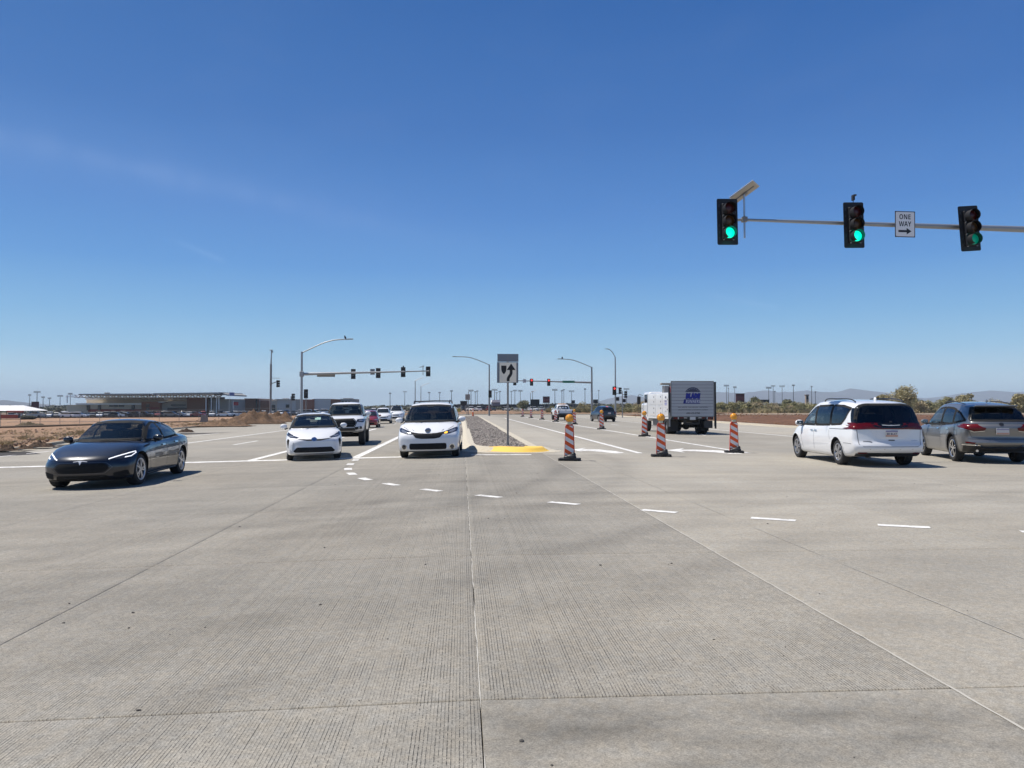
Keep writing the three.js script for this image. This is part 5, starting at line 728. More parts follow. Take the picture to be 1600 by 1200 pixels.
function signalHead(parent, pos, turn, o = {}) {                      // lit: 'green' | 'dim' | 'red' | undefined
  const h = sub('signal_head', parent, pos, turn); h.rotation.z = o.roll ?? 0; const k = o.k ?? 1; h.scale.setScalar(k);
  if (!o.bare) put('backplate', plateShape, M.signal, h);
  put('housing', [0, 1, 2].map((i) => bx(.335, .335, .2, 0, .345 * (1 - i), -.02, .03)), M.signal, h);
  if (o.detail) { for (const s of [1, -1]) for (const y of [.46, .27, -.1, -.30, -.47]) put('louvre', bx(.035, .075, .012, s * .235, y, 0), louvre, h); put('fixing', [[-.14, .175], [.14, .175], [-.14, -.175], [.14, -.175], [-.14, -.53], [.14, -.53]].map(([x, y]) => bx(.04, .022, .02, x, y, .085)), M.galvDull, h); }
  for (let i = 0; i < 3; i++) { const y = .345 * (1 - i); put('visor', visor.clone().translate(0, y, 0), M.signal, h);
    const lit = (o.lit === 'green' && i === 2) ? lensGreen : (o.lit === 'dim' && i === 2) ? lensDim : (o.lit === 'red' && i === 0) ? lensRed : lensOff[i]; put(lit === lensOff[i] ? 'lens' : 'signal_light', lensGeo.clone().translate(0, y, .04), lit, h);
    if (o.detail && (o.lit === 'green' || o.lit === 'dim') && i === 2) { const L = new THREE.PointLight(new THREE.Color(.0, .85, .55), o.lit === 'green' ? .35 : .12, 4); L.position.set(0, y, .17); L.shadow.radius = 6; L.castShadow = true; h.add(L); } }
  return h;
}
function box4(parent, name, a, b, mat, depth = .02) { const c = a.clone().add(b).multiplyScalar(.5); return put(name, bx(Math.abs(a.x - b.x), Math.abs(a.y - b.y), depth, c.x, c.y, c.z, Math.min(.008, depth / 3)), mat, parent); }
const P = (v) => [v.x, v.y, v.z];
const relTo = (o) => (px, py, D, dz = 0) => { const p = at(px, py, D - dz); return V3(p.x - o.position.x, p.y - o.position.y, p.z - o.position.z); };
function standAt(name, label, category, px, D, group) { const p = at(px, 640, D); return thing(name, label, category, [p.x, G(p.x) + (p.x < -28 ? .1 : 0), -D], 0, group); }

{ // the mast arm over the right half of the view
  const D = 22.4, t = thing('signal_mast', 'galvanised signal mast arm with three green lights and a ONE WAY sign overhead', 'traffic signal', [29.5, .02, -D]), L = relTo(t);
  put('pole', new THREE.LatheGeometry([[.001, 0], [.34, 0], [.34, .04], [.2, .06], [.15, 9.4], [.001, 9.42]].map(([a, b]) => new THREE.Vector2(a, b)), 20), M.galv, t);
  const tip = L(1160, 343.4, D), far = L(1600, 358.4, D), dir = far.clone().sub(tip), end = tip.clone().addScaledVector(dir, (0 - tip.x) / dir.x);
  put('mast_arm', [bar(P(tip), P(tip.clone().lerp(end, .06)), .040, .046, 16), bar(P(tip.clone().lerp(end, .06)), P(end), .047, .17, 20)], M.galv, t); put('arm_clamp', bx(.5, .6, .5, 0, end.y, 0, .03), M.galv, t);
  const S = (px, py, lit, roll) => { const p = L(px, py, D, .30); signalHead(t, P(p), 0, { lit, roll, detail: true, k: 1.04 }); const yArm = tip.y + dir.y * (p.x - tip.x) / dir.x; put('signal_bracket', [bx(.06, .09, .3, p.x, yArm, .1), bx(.09, 1.0, .05, p.x, p.y, .16)], M.galvDull, t); };
  S(1136.5, 346.6, 'green', .012); S(1334, 351.8, 'green', .018); S(1514.5, 357, 'dim', .07);
  { const p = L(1137, 344.5, D); put('arm_stub', bar([p.x, p.y, 0], P(tip), .04, .04, 12), M.galv, t); }
  { // small detector above the middle head
    const p = L(1333, 309, D, .28), d = sub('detector', t, P(p)); put('detector_post', cyl(.012, .012, .16, 0, -.12, 0, 8), M.plastic, d); put('detector_body', [bx(.08, .17, .10, 0, 0, 0, .02), bx(.10, .05, .14, .015, .06, .02, .012, 0, 0, .12)], M.plastic, d); }
  { // solar panel on its own short post
    const top = L(1162.5, 303, D), bot = L(1163.5, 372, D); put('panel_post', bar(P(bot), P(top), .03, .03, 12), M.alu, t); const c = L(1164, 301, D); const s = sub('solar_panel', t, P(c)); { const X = V3(.5, .37, .37).normalize(), Z = V3(-.33, 0, .45).normalize(); s.quaternion.setFromRotationMatrix(new THREE.Matrix4().makeBasis(X, Z.clone().cross(X), Z)); } put('panel_frame', bx(.82, .03, .72, 0, .03, 0, .006), M.alu, s); put('panel_cells', bx(.78, .012, .68, 0, .05, 0), phys({ color: lin(.01, .015, .05), roughness: .1, clearcoat: 1 }), s); put('panel_backing', bx(.76, .01, .66, 0, .011, 0), std(lin(.42, .38, .32), .7), s); put('panel_strut', [bx(.62, .03, .05, 0, -.005, 0, .004), bx(.16, .05, .12, -.02, -.03, 0, .01)], M.galvDull, s);
    const k = L(1163, 343, D); put('post_clamp', [bx(.16, .16, .16, k.x, k.y, 0, .02), cyl(.03, .03, .22, k.x - .05, k.y + .05, .05, 10, Math.PI / 2)], M.galvDull, t); }
  { const p = L(1414, 350.4, D, .2), s = sub('one_way_sign', t, P(p)); s.rotation.z = -.012;
    const tex = canvasTex(512, 640, (c, w, h) => { c.fillStyle = '#16171c'; c.fillRect(0, 0, w, h); c.fillStyle = '#e9e7e6'; c.beginPath(); c.roundRect(16, 16, w - 32, h - 32, 26); c.fill(); c.fillStyle = '#16171c'; c.textAlign = 'center'; c.textBaseline = 'middle'; c.font = 'bold 150px sans-serif'; c.save(); c.translate(256, 136); c.scale(.98, 1.14); c.fillText('ONE', 0, 0, 350); c.restore(); c.save(); c.translate(256, 312); c.scale(.98, 1.14); c.fillText('WAY', 0, 0, 370); c.restore(); c.fillRect(84, 466, 220, 54); c.beginPath(); c.moveTo(296, 412); c.lineTo(420, 493); c.lineTo(296, 574); c.closePath(); c.fill(); });
    put('sign_plate', bx(.63, .79, .006, 0, 0, 0), M.backSign, s); const f = new THREE.Mesh(new THREE.PlaneGeometry(.62, .78), std(lin(1, 1, 1), .45, 0, { map: tex })); f.name = 'sign_face'; f.position.z = .0055; s.add(f); put('sign_bracket', bx(.1, .12, .14, 0, -.02, -.08, .01), M.galvDull, s); }
}
function luminaire(t, L, pts, D, r = .05, head = 1) { const q = pts.map(([a, b]) => P(L(a, b, D))); put('lamp_arm', tube(q, r, 28, 8), M.galv, t); const e = q[q.length - 1], d = q[q.length - 2], s = Math.sign(e[0] - d[0]); put('lamp_head', [bx(.75 * head, .14 * head, .28 * head, e[0] + s * .2 * head, e[1] + .02, e[2], .05 * head)], M.galvDull, t); }
const taper = (h, r0, r1) => new THREE.LatheGeometry([[.001, 0], [r0 * 1.5, 0], [r0 * 1.5, .06], [r0, .1], [r1, h], [.001, h + .02]].map(([a, b]) => new THREE.Vector2(a, b)), 16);
{ // far left mast, seen from behind
  const D = 102, t = standAt('signal_mast', 'tall pole with curved lamp arm and mast arm carrying four signal backs', 'traffic signal', 471, D), L = relTo(t), h = L(471, 549.5, D).y;
  put('pole', taper(h, .19, .13), M.galv, t); luminaire(t, L, [[471.5, 551.5], [486, 544.5], [505, 536], [520, 531.8], [535, 530.2], [545, 530]], D, .075);
  const a = L(471, 584.6, D), b = L(671, 579.6, D); put('mast_arm', bar(P(a), P(b), .19, .07, 14), M.galv, t); put('arm_clamp', bx(.5, .7, .5, 0, a.y, 0, .04), M.galv, t);
  for (const [x, y] of [[552, 584.4], [591, 583], [630, 581.4], [669, 580.4]]) signalHead(t, P(L(x, y, D, -.25)), Math.PI);
  put('street_name_sign', bx(2.35, .42, .03, L(513.5, 0, D).x, L(0, 585, D).y, -.1, .01), std(lin(.26, .24, .2), .6), t); box4(t, 'sign_plate', L(578.6, 576.5, D, -.15), L(585.6, 585.5, D, -.15), M.backSign, .02);
  put('panel_post', bar(P(L(661, 570.5, D)), P(L(661, 586, D)), .04, .04, 8), M.galvDull, t); put('solar_panel', bx(.6, .06, .5, L(661, 0, D).x, L(0, 571, D).y, 0, .01, 0, 0, .15), M.galvDull, t); box4(t, 'detector', L(629.4, 571.5, D), L(631.2, 574.5, D), M.plastic, .15);
  const q = at(539.5, 527.2, D), bird = thing('bird', 'small dark bird perched on the curved lamp arm', 'bird', [q.x, q.y - .02, q.z]);
  put('body', [sph(.13, 0, 0, 0, 1, 1.45, 1, 14).rotateZ(.35), sph(.085, -.08, .2, 0, 1, 1, 1, 12), bx(.07, .26, .05, .11, -.2, 0, .02, 0, 0, .5), cyl(.025, .002, .09, -.17, .2, 0, 8, 0, 0, Math.PI / 2)], M.plastic, bird);
  put('legs', [cyl(.008, .008, .14, -.03, -.2, .03, 6), cyl(.008, .008, .14, -.03, -.2, -.03, 6)], M.plastic, bird);
}
{ // slim pole on the left kerb
  const D = 115, t = standAt('signal_pole', 'slim tall pole with one side-facing signal at the left kerb', 'traffic signal', 422.8, D), L = relTo(t), h1 = L(423, 569, D).y, h2 = L(423, 547, D).y;
  put('pole', taper(h1, .16, .15), M.galvDull, t); put('pole_top', bar([0, h1, 0], [.06, h2, 0], .11, .07, 10), M.galv, t); put('camera_bracket', [bx(.5, .1, .2, .02, h2, 0, .03), bx(.2, .25, .2, .16, h2 - .25, 0, .03)], M.galvDull, t);
  const c = L(433.6, 599.6, D); signalHead(t, P(c), Math.PI / 2 * .9, { bare: true }); put('bracket', [bar([0, c.y - .02, 0], [c.x - .15, c.y + .28, 0], .06), bx(.3, .3, .3, 0, c.y - .03, 0, .05)], M.galvDull, t); put('panel_edge', bx(1.3, .04, .5, c.x - .35, c.y + .82, 0, .01), M.galvDull, t);
  for (const [px, py, DD, turn, label] of [[457.3, 620.4, 108, 2.2, 'short post with one signal head between the two tall left poles'], [478, 615.4, 104, Math.PI, 'short post with a backplated signal just right of the lamp pole']]) { const q = standAt('signal_post', label, 'traffic signal', px - (px < 470 ? 2.6 : 0), DD), M2 = relTo(q), p = M2(px, py, DD); put('post', taper(p.y + .1, .07, .06), M.galvDull, q); signalHead(q, P(p), turn, { bare: turn !== Math.PI, k: .92 }); put('bracket', bar([0, p.y, 0], [p.x || .02, p.y, 0], .04), M.galvDull, q); }
}
{ // lamp pole in the far median gap, and the far mast with red lights
  const D = 140, t = standAt('lamp_pole', 'lamp pole with arm curving left and a dark signal halfway up behind the gravel median', 'street lamp', 764.4, D), L = relTo(t), h = L(764, 569.5, D).y;
  put('pole', taper(h, .16, .11), M.galvDull, t); luminaire(t, L, [[764, 570], [755, 566], [744, 561.6], [734, 558.6], [722, 557.4], [712, 557.3]], D, .07); signalHead(t, P(L(765.8, 615.6, D, .3)), 0, { lit: undefined }); put('bracket', bx(.2, .1, .3, 0, L(0, 615.6, D).y, .15), M.galvDull, t);
  const D2 = 143, m = standAt('signal_mast', 'far mast arm with two red lights and a green street name sign', 'traffic signal', 924.8, D2), K = relTo(m), hm = K(924, 573.5, D2).y;
  put('pole', taper(hm, .2, .14), M.galvDull, m); luminaire(m, K, [[924.5, 574], [915, 570], [904, 565.6], [894, 562.4], [884, 561.2], [876, 561]], D2, .075); box4(m, 'detector', K(877.6, 557.6, D2), K(879.4, 560.6, D2), M.plastic, .2);
  put('mast_arm', bar(P(K(925, 597.8, D2)), P(K(800, 594.6, D2)), .18, .07, 12), M.galvDull, m);
  for (const [x, y, lit] of [[830.6, 597.2, 'red'], [857.4, 597.4, 'red'], [804.4, 596.6, undefined]]) signalHead(m, P(K(x, y, D2, .3)), 0, { lit });
  box4(m, 'sign_plate', K(817.2, 592.4, D2, .2), K(821.8, 598, D2, .2), std(lin(.42, .40, .42), .6), .03); box4(m, 'street_name_sign', K(879, 594.8, D2, .2), K(898, 598.4, D2, .2), std(lin(.02, .16, .09), .5), .03);
}
{ // right lamp pole with a cluster of heads
  const D = 118, t = standAt('lamp_pole', 'lamp pole with arm curving left and red signal behind the dark sport utility', 'street lamp', 961.6, D), L = relTo(t), h = L(961, 558, D).y;
  put('pole', taper(h, .15, .09), M.galv, t); luminaire(t, L, [[961.2, 558.5], [959, 554], [956, 549.4], [952.6, 546.4], [949.4, 545.4]], D, .06, .7); signalHead(t, P(L(960, 610.6, D, .3)), 0, { lit: 'red' }); signalHead(t, P(L(968, 610.6, D, .1)), Math.PI / 2, { bare: true }); put('bracket', [bar(P(L(961.5, 606, D)), P(L(967, 606, D)), .04), bar(P(L(961.5, 615, D)), P(L(967, 615, D)), .04)], M.galvDull, t); box4(t, 'walk_signal', L(963, 620.6, D, .15), L(967.4, 626.2, D, .15), M.signal, .3);
  const q = standAt('signal_post', 'short post with side-facing signal right of the red signal pole', 'traffic signal', 972.4, D - 4), K = relTo(q), p = K(976.8, 616.4, D - 4); put('post', taper(K(0, 610, D - 4).y, .07, .06), M.galvDull, q); signalHead(q, P(p), Math.PI / 2 * .85, { bare: true }); put('bracket', bar([0, p.y, 0], [p.x, p.y, 0], .04), M.galvDull, q); box4(q, 'walk_signal', K(973, 623.4, D - 4, .15), K(977.6, 628.6, D - 4, .15), M.signal, .3);
}
for (const [px, py, ax, ay, D, label] of [[648.6, 595, 661, 590, 235, 'farthest pair of white lamp poles, the left taller one'], [657.6, 603.6, 671, 598.4, 280, 'farthest pair of white lamp poles, the right shorter one'], [829, 614, 838, 609.6, 330, 'distant white lamp pole beside the black billboard']]) { const t = standAt('lamp_pole', label, 'street lamp', px, D), L = relTo(t), h = L(px, py, D).y; put('pole', taper(h, .16, .1), M.galvDull, t); put('lamp_arm', tube([[0, h, 0], P(L((px + ax) / 2, (py + ay) / 2 - .4, D)), P(L(ax, ay, D))], .09, 12, 6), M.white, t); }
{ // keep-right sign on the median
  const p = gp(794, 696, .1); p.x = 1.72; p.z = -29.2; const t = thing('keep_right_sign', 'keep right sign with black shield and curving arrow on the gravel median', 'road sign', [p.x, .05, p.z]), D = -p.z, L = relTo(t);
  const k = L(794, 573, D), X = L(793.6, 0, D).x; t.position.x += X; 
  put('post', [cyl(.038, .038, L(0, 549.5, D).y, 0, L(0, 549.5, D).y / 2, 0, 14)], M.galvDull, t); put('post_base', [bx(.16, .05, .16, 0, .06, 0, .015), cyl(.055, .05, .16, 0, .12, 0, 12)], M.galvDull, t);
  const py = (y) => L(0, y, D).y, w = 33 * D / F;
  put('name_plate', bx(w, py(549.6) - py(562.4), .01, 0, (py(549.6) + py(562.4)) / 2, .05, .003), M.backSign, t); put('backing_plate', bx(w * 1.01, py(563) - py(596.6), .01, -.01, (py(563) + py(596.6)) / 2, .05, .003), M.backSign, t); put('plate_rib', bx(.03, py(549.8) - py(562.2), .012, 0, (py(549.6) + py(562.4)) / 2, .06), M.galvDull, t);
  const tex = canvasTex(512, 600, (c, W2, H2) => { c.fillStyle = '#eee6d4'; c.fillRect(0, 0, W2, H2); c.fillStyle = '#17171a'; c.beginPath(); c.moveTo(52, 92); c.lineTo(212, 92); c.lineTo(212, 180); c.quadraticCurveTo(206, 300, 132, 352); c.quadraticCurveTo(58, 300, 52, 180); c.closePath(); c.fill();
    c.lineWidth = 86; c.strokeStyle = '#17171a'; c.lineCap = 'butt'; c.beginPath(); c.moveTo(262, 568); c.lineTo(262, 520); c.bezierCurveTo(262, 420, 352, 400, 352, 290); c.lineTo(352, 190); c.stroke(); c.beginPath(); c.moveTo(352, 30); c.lineTo(486, 226); c.lineTo(218, 226); c.closePath(); c.fill(); });
  const f = new THREE.Mesh(new THREE.BoxGeometry(26.5 * D / F, 31 * D / F, .006), std(lin(1, 1, 1), .5, 0, { map: tex })); f.name = 'sign_face'; f.position.set(.0, (py(564.4) + py(595.2)) / 2, .066); t.add(f);
}
// ---------------------------------------------------------------- orange channelizers
{
  const stripes = canvasTex(256, 1024, (c, w, h) => { c.fillStyle = '#e0551a'; c.fillRect(0, 0, w, h); c.fillStyle = '#dedbd8'; for (let i = -2; i < 6; i++) { const y = i * 292 + 60; c.beginPath(); c.moveTo(0, y); c.lineTo(w, y + 190); c.lineTo(w, y + 190 + 150); c.lineTo(0, y + 150); c.closePath(); c.fill(); } });
  const sm = std(lin(1, 1, 1), .5, 0, { map: stripes }), bodyMat = std(lin(.50, .035, .018), .55);
  const make = (light) => {
    const t = thing('channelizer', 'orange and white striped channelizer', 'channelizer', [0, 0, 0], 0);
    const base = new THREE.ExtrudeGeometry(rpoly([[-.30, -.2], [.30, -.2], [.30, .2], [-.30, .2]], .06), { depth: .05, bevelEnabled: true, bevelSize: .02, bevelThickness: .012, bevelSegments: 2 }).rotateX(-Math.PI / 2).translate(0, .012, 0); put('base', base, M.rubber, t);
    const sh = rpoly([[-.145, 0], [.145, 0], [.112, .94], [.07, 1.0], [-.07, 1.0], [-.112, .94]], .02); put('panel', new THREE.ExtrudeGeometry(sh, { depth: .07, bevelEnabled: true, bevelSize: .012, bevelThickness: .012, bevelSegments: 2 }).translate(0, .07, -.035), bodyMat, t);
    for (const s of [1, -1]) { const g = new THREE.ShapeGeometry(rpoly([[-.135, .10], [.135, .10], [.108, .96], [-.108, .96]], .01)), p = g.attributes.position, uv = g.attributes.uv; for (let i = 0; i < p.count; i++) uv.setXY(i, (p.getX(i) + .135) / .27, (p.getY(i) - .1) / .86); g.translate(0, .07, .0505); if (s < 0) g.rotateY(Math.PI); put('stripe_sheeting', g, sm, t); }
    put('sandbag', [sph(.12, .06, .11, .13, 1.35, .75, .8, 14), sph(.085, .13, .18, .11, .9, .9, .8, 12), sph(.1, -.05, .10, .12, 1.1, .6, .8, 12)], std(lin(.018, .018, .02), .5), t);
    if (light) { put('battery_box', bx(.13, .1, .1, 0, 1.1, 0, .02), std(lin(.5, .5, .36), .6), t); const l = sub('warning_light', t, [0, 1.245, 0]); put('lens', [sph(.118, 0, 0, 0, 1, 1, .78, 22)], M.amber, l); put('lens_rim', new THREE.TorusGeometry(.117, .014, 8, 26), std(lin(.45, .16, .01), .5), l); put('lens_ribs', [.09, .06, .03].map((r) => new THREE.TorusGeometry(r, .006, 6, 22).translate(0, 0, Math.sqrt(1 - (r / .118) ** 2) * .092)), M.amber, l); }
    else put('handle', new THREE.TorusGeometry(.05, .016, 8, 16, Math.PI).translate(0, 1.07, 0), bodyMat, t);
    return t; };
  const a = make(true), b = make(false); let usedA = false, usedB = false;
  const list = [[890, 719.6, 1, -.28, 1.0, 'nearest channelizer with amber lamp right of the yellow median nose'], [1033, 713.4, 1, -.2, 1.0, 'channelizer with amber lamp in front of the equipment truck'], [1147, 707.4, 1, -.22, 1.0, 'channelizer with amber lamp between the truck and the white minivan'], [1007, 682, 1, -.3, 1, 'channelizer with amber lamp at the front corner of the equipment truck'], [940, 670.8, 1, -.2, 1, 'channelizer with amber lamp before the dark sport utility'],
    [897.4, 663, 1, -.2, 1, 'channelizer with amber lamp at the right tail of the white work pickup'], [868.2, 659, 0, -.2, 1.1, 'lampless channelizer at the left tail of the white work pickup'], [847, 655.6, 0, -.2, 1.1, 'lampless channelizer first to the left of the white work pickup'], [829.7, 653, 0, -.2, 1.1, 'lampless channelizer second to the left of the white work pickup'], [816.6, 651.2, 0, -.2, 1.1, 'farthest lampless channelizer near the end of the lane line']];
  for (const [px, py, lit, turn, k, label] of list) { const p = gp(px, py); let o; if (lit) { o = usedA ? copy(a, P(p), turn) : a; usedA = true; } else { o = usedB ? copy(b, P(p), turn) : b; usedB = true; } o.position.copy(p); o.rotation.y = turn; o.scale.setScalar(k); tag(o, label, 'channelizer', 'channelizers along the lane line'); }
  const c = gp(739, 650.2), cone = thing('delineator_cone', 'slim orange delineator standing at the far end of the gravel median', 'traffic cone', P(c)); put('base', bx(.45, .06, .45, 0, .03, 0, .02), M.rubber, cone); put('cone', cyl(.16, .06, 1.15, 0, .62, 0, 16), std(lin(.6, .1, .03), .6), cone); put('collar', cyl(.115, .10, .16, 0, .85, 0, 16), M.white, cone); put('handle', new THREE.TorusGeometry(.05, .018, 8, 14).translate(0, 1.24, 0), std(lin(.6, .1, .03), .6), cone);
}

// ---------------------------------------------------------------- left field: fence, heaps, block, tent
function mound(name, label, px, py, w, h, seed, mat = soil, col = [.20, .12, .068], d = .8) {
  const p = gp(px, py, .1), t = gridMesh(range(-1, 1, 26), range(-1, 1, 20), (u, v) => { const r = Math.hypot(u, v), k = Math.max(0, 1 - r ** 1.6), y = h * k * (.75 + .45 * n2(u * 1.6 + seed, v * 1.6)) + .12 * h * k * n2(u * 7 + seed, v * 7); return [u * w / 2 * (1 + .1 * n2(v * 2, seed)), y - .04, v * w / 2 * d]; }, (x, z, u, v) => { const q = .8 + .35 * n2(u * 5 + seed, v * 5) * .6; return col.map((c) => c * q); }, 3);
  const m = put(name, t, mat, scene); m.position.set(p.x, G(p.x) + .12, p.z); tag(m, label, 'dirt heap'); return m;
}
mound('dirt_pile', 'large brown dirt pile behind the white hatchback, the taller left one', 397, 661, 7.2, 1.65, 3, soil, [.235, .14, .078]); mound('dirt_pile', 'lower brown dirt pile right of the tallest pile by the left kerb', 436, 658, 6.2, 1.35, 9, soil, [.26, .155, .085]); mound('dirt_pile', 'long low dirt spoil bank between concrete block and tall pile', 352, 665, 5.4, .75, 14, soil, [.30, .185, .105]);
mound('dirt_clods', 'dark clod heap at the left kerb, cut by the picture edge', 12, 703, .95, .30, 21, soil, [.14, .085, .05]); mound('dirt_clods', 'dark clod heap at the left kerb above the dark sedan mirror', 64, 697.5, 1.25, .36, 27, soil, [.14, .085, .05]); mound('dirt_clods', 'small clod heap between the two heaps at the left kerb', 39, 700.5, .75, .22, 31, soil, [.18, .11, .065]); mound('dirt_clods', 'dark clod heap behind the rear of the dark sedan', 291, 675, 1.25, .32, 35, soil, [.12, .07, .042]); mound('dirt_clods', 'weedy low mound below the fence at far left', 47, 668, 4.4, .8, 41, soil, [.20, .15, .085]);
{
  const p = gp(319, 663), t = thing('concrete_block', 'grey tapered concrete block standing in the dirt before the fence', 'concrete block', [p.x, p.y, p.z], .2), w = 6.2 * -p.z / F, g = new THREE.CylinderGeometry(w * .72 * 1.41, w * 1.41, 1.12, 4, 1).rotateY(Math.PI / 4).scale(1, 1, .6).translate(0, .56, 0); put('block', g.toNonIndexed(), std(lin(.27, .25, .22), .9), t); t.children[0].geometry.computeVertexNormals(); put('lifting_eye', new THREE.TorusGeometry(.07, .015, 6, 14).translate(0, 1.15, 0), M.darkMetal, t);
  const f = thing('chain_link_fence', 'thin wire fence on steel posts across the tan dirt field', 'fence'), posts = []; const post = cyl(.035, .035, 1.9, 0, .95, 0, 8);
  let prev = null; for (let i = -2; i < 16; i++) { const px = 1 + i * 31, D = 112 + (px / 430) * 14, x = at(px, 640, D).x; const m = put('post', post, M.galvDull, f); m.position.set(x, G(x) + .05, -D); const q = V3(x, G(x) + .05, -D); if (prev) { for (const y of [1.85]) put('top_rail', bar([prev.x, prev.y + y, prev.z], [q.x, q.y + y, q.z], .02, .02, 6), M.galvDull, f); for (const y of [.15, .7, 1.25]) put('wire', bar([prev.x, prev.y + y, prev.z], [q.x, q.y + y, q.z], .007, .007, 4), M.galvDull, f); } prev = q; }
  const w2 = thing('straw_wattle', 'dark straw wattle lying along the ground before the wire fence', 'erosion wattle'); put('roll', tube([-40, 0, 60, 130, 200, 260, 310, 360, 420].map((px, i) => { const D = 96 + px / 430 * 10, x = at(px, 640, D).x; return [x, G(x) + .2, -D + .6 * Math.sin(i * 2)]; }), .19, 60, 8), std(lin(.10, .07, .045), .95), w2);
  const s = thing('silt_fence', 'long low dark barrier along the near side of the car park', 'barrier'); { const pts = range(-20, 620, 32).map((px) => { const x = at(px, 640, 236).x; return [x, G(x), -236]; }); for (let i = 0; i < pts.length - 1; i++) { const a = pts[i], b = pts[i + 1]; put('fabric_panel', bx(b[0] - a[0] - .1, .4, .06, (a[0] + b[0]) / 2, (a[1] + b[1]) / 2 + .2, -236), std(lin(.05, .042, .034), .9), s); } }
}
// dry grass along the left kerb and weeds on the verge
{
  const r = rng(71), blade = []; for (let i = 0; i < 9; i++) { const a = r() * 6.28, l = .25 + r() * .35, b = .10 + r() * .22, w = .012, g = new THREE.BufferGeometry(), c = Math.cos(a), s = Math.sin(a); g.setAttribute('position', new THREE.Float32BufferAttribute([-s * w, 0, c * w, s * w, 0, -c * w, c * b * .5 + s * w * .7, l * .65, s * b * .5 - c * w * .7, -s * w, 0, c * w, c * b * .5 + s * w * .7, l * .65, s * b * .5 - c * w * .7, c * b, l, s * b], 3)); g.computeVertexNormals(); blade.push(g); }
  const geo = merge(blade), N = 1700, m = new THREE.InstancedMesh(geo, std(lin(1, 1, 1), .9), N), o = new THREE.Object3D(), c = new THREE.Color(); m.name = 'dry_grass'; m.castShadow = true; tag(m, 'dry straw and olive grass growing along the left kerb', 'grass'); m.userData.kind = 'stuff'; let k = 0;
  while (k < N) { const z = -27 - 110 * Math.pow(r(), 1.4), u = .9 + Math.pow(r(), 1.3) * 10, x = along(leftCurb, z) - u; if (fbm(x * .25, z * .16, 3) < .02 + u * .045) { if (r() > .05) continue; } const s = .5 + r() * .7; o.position.set(x, G(x) + .15 + .1 * fbm(x * .35, z * .35, 4), z); o.scale.set(s * .9, s * .48, s * .9); o.rotation.y = r() * 6.3; o.updateMatrix(); m.setMatrixAt(k, o.matrix); const g = r(); c.setRGB(lerp(.42, .20, g * g), lerp(.31, .17, g * g), lerp(.16, .075, g * g)); m.setColorAt(k, c); k++; } scene.add(m);
  const st = new THREE.InstancedMesh(new THREE.IcosahedronGeometry(1, 0), std(lin(1, 1, 1), .95), 5200); st.name = 'loose_stones'; st.userData.kind = 'stuff'; tag(st, 'loose stones and clods on the dirt verges', 'stones');
  for (let i = 0; i < 5200; i++) { const right = i % 3 > 0, z = -30 - 110 * r(), u = .25 + (right ? 34 : 14) * r() * r(), x = right ? along(rightCurb, Math.min(z, -36)) + .2 + u * 1.6 : along(leftCurb, z) - .2 - u, s = .02 + .09 * Math.pow(r(), 4); o.position.set(x, G(x) + .15 + (right ? .2 * sstep(1, 6, u) : .08), z); o.scale.set(s * 1.3, s, s * 1.2); o.rotation.y = r() * 6; o.updateMatrix(); st.setMatrixAt(i, o.matrix); const b = .7 + .6 * r(); right ? c.setRGB(.20 * b, .105 * b, .055 * b) : c.setRGB(.28 * b, .19 * b, .125 * b); st.setColorAt(i, c); } scene.add(st);
}
// ---------------------------------------------------------------- buildings on the left
const zb = (px, py, D) => at(px, py, D);
function pxBox(parent, name, x0, x1, yT, yB, D, depth, mat, dz = 0, r = .02) { const a = at(x0, yT, D), b = at(x1, yB, D); return put(name, bx(b.x - a.x, a.y - b.y, depth, (a.x + b.x) / 2 - parent.position.x, (a.y + b.y) / 2 - parent.position.y, -D - depth / 2 + dz - parent.position.z, r), mat, parent); }
function pxThing(name, label, category, px, D, group) { const p = at(px, 640, D); return thing(name, label, category, [p.x, G(p.x), -D], 0, group); }
const B = { beige: std(lin(.58, .49, .37), .85), grey: std(lin(.40, .36, .31), .85), brick: std(lin(.30, .135, .085), .85), brown: std(lin(.25, .125, .075), .85), red: std(lin(.30, .065, .042), .8), pale: std(lin(.52, .50, .47), .8), roof: std(lin(.56, .54, .50), .6), roofDark: std(lin(.34, .32, .29), .6), dark: phys({ color: lin(.015, .017, .02), roughness: .15 }), steel: std(lin(.8, .79, .76), .5), off: std(lin(.52, .50, .46), .8) };
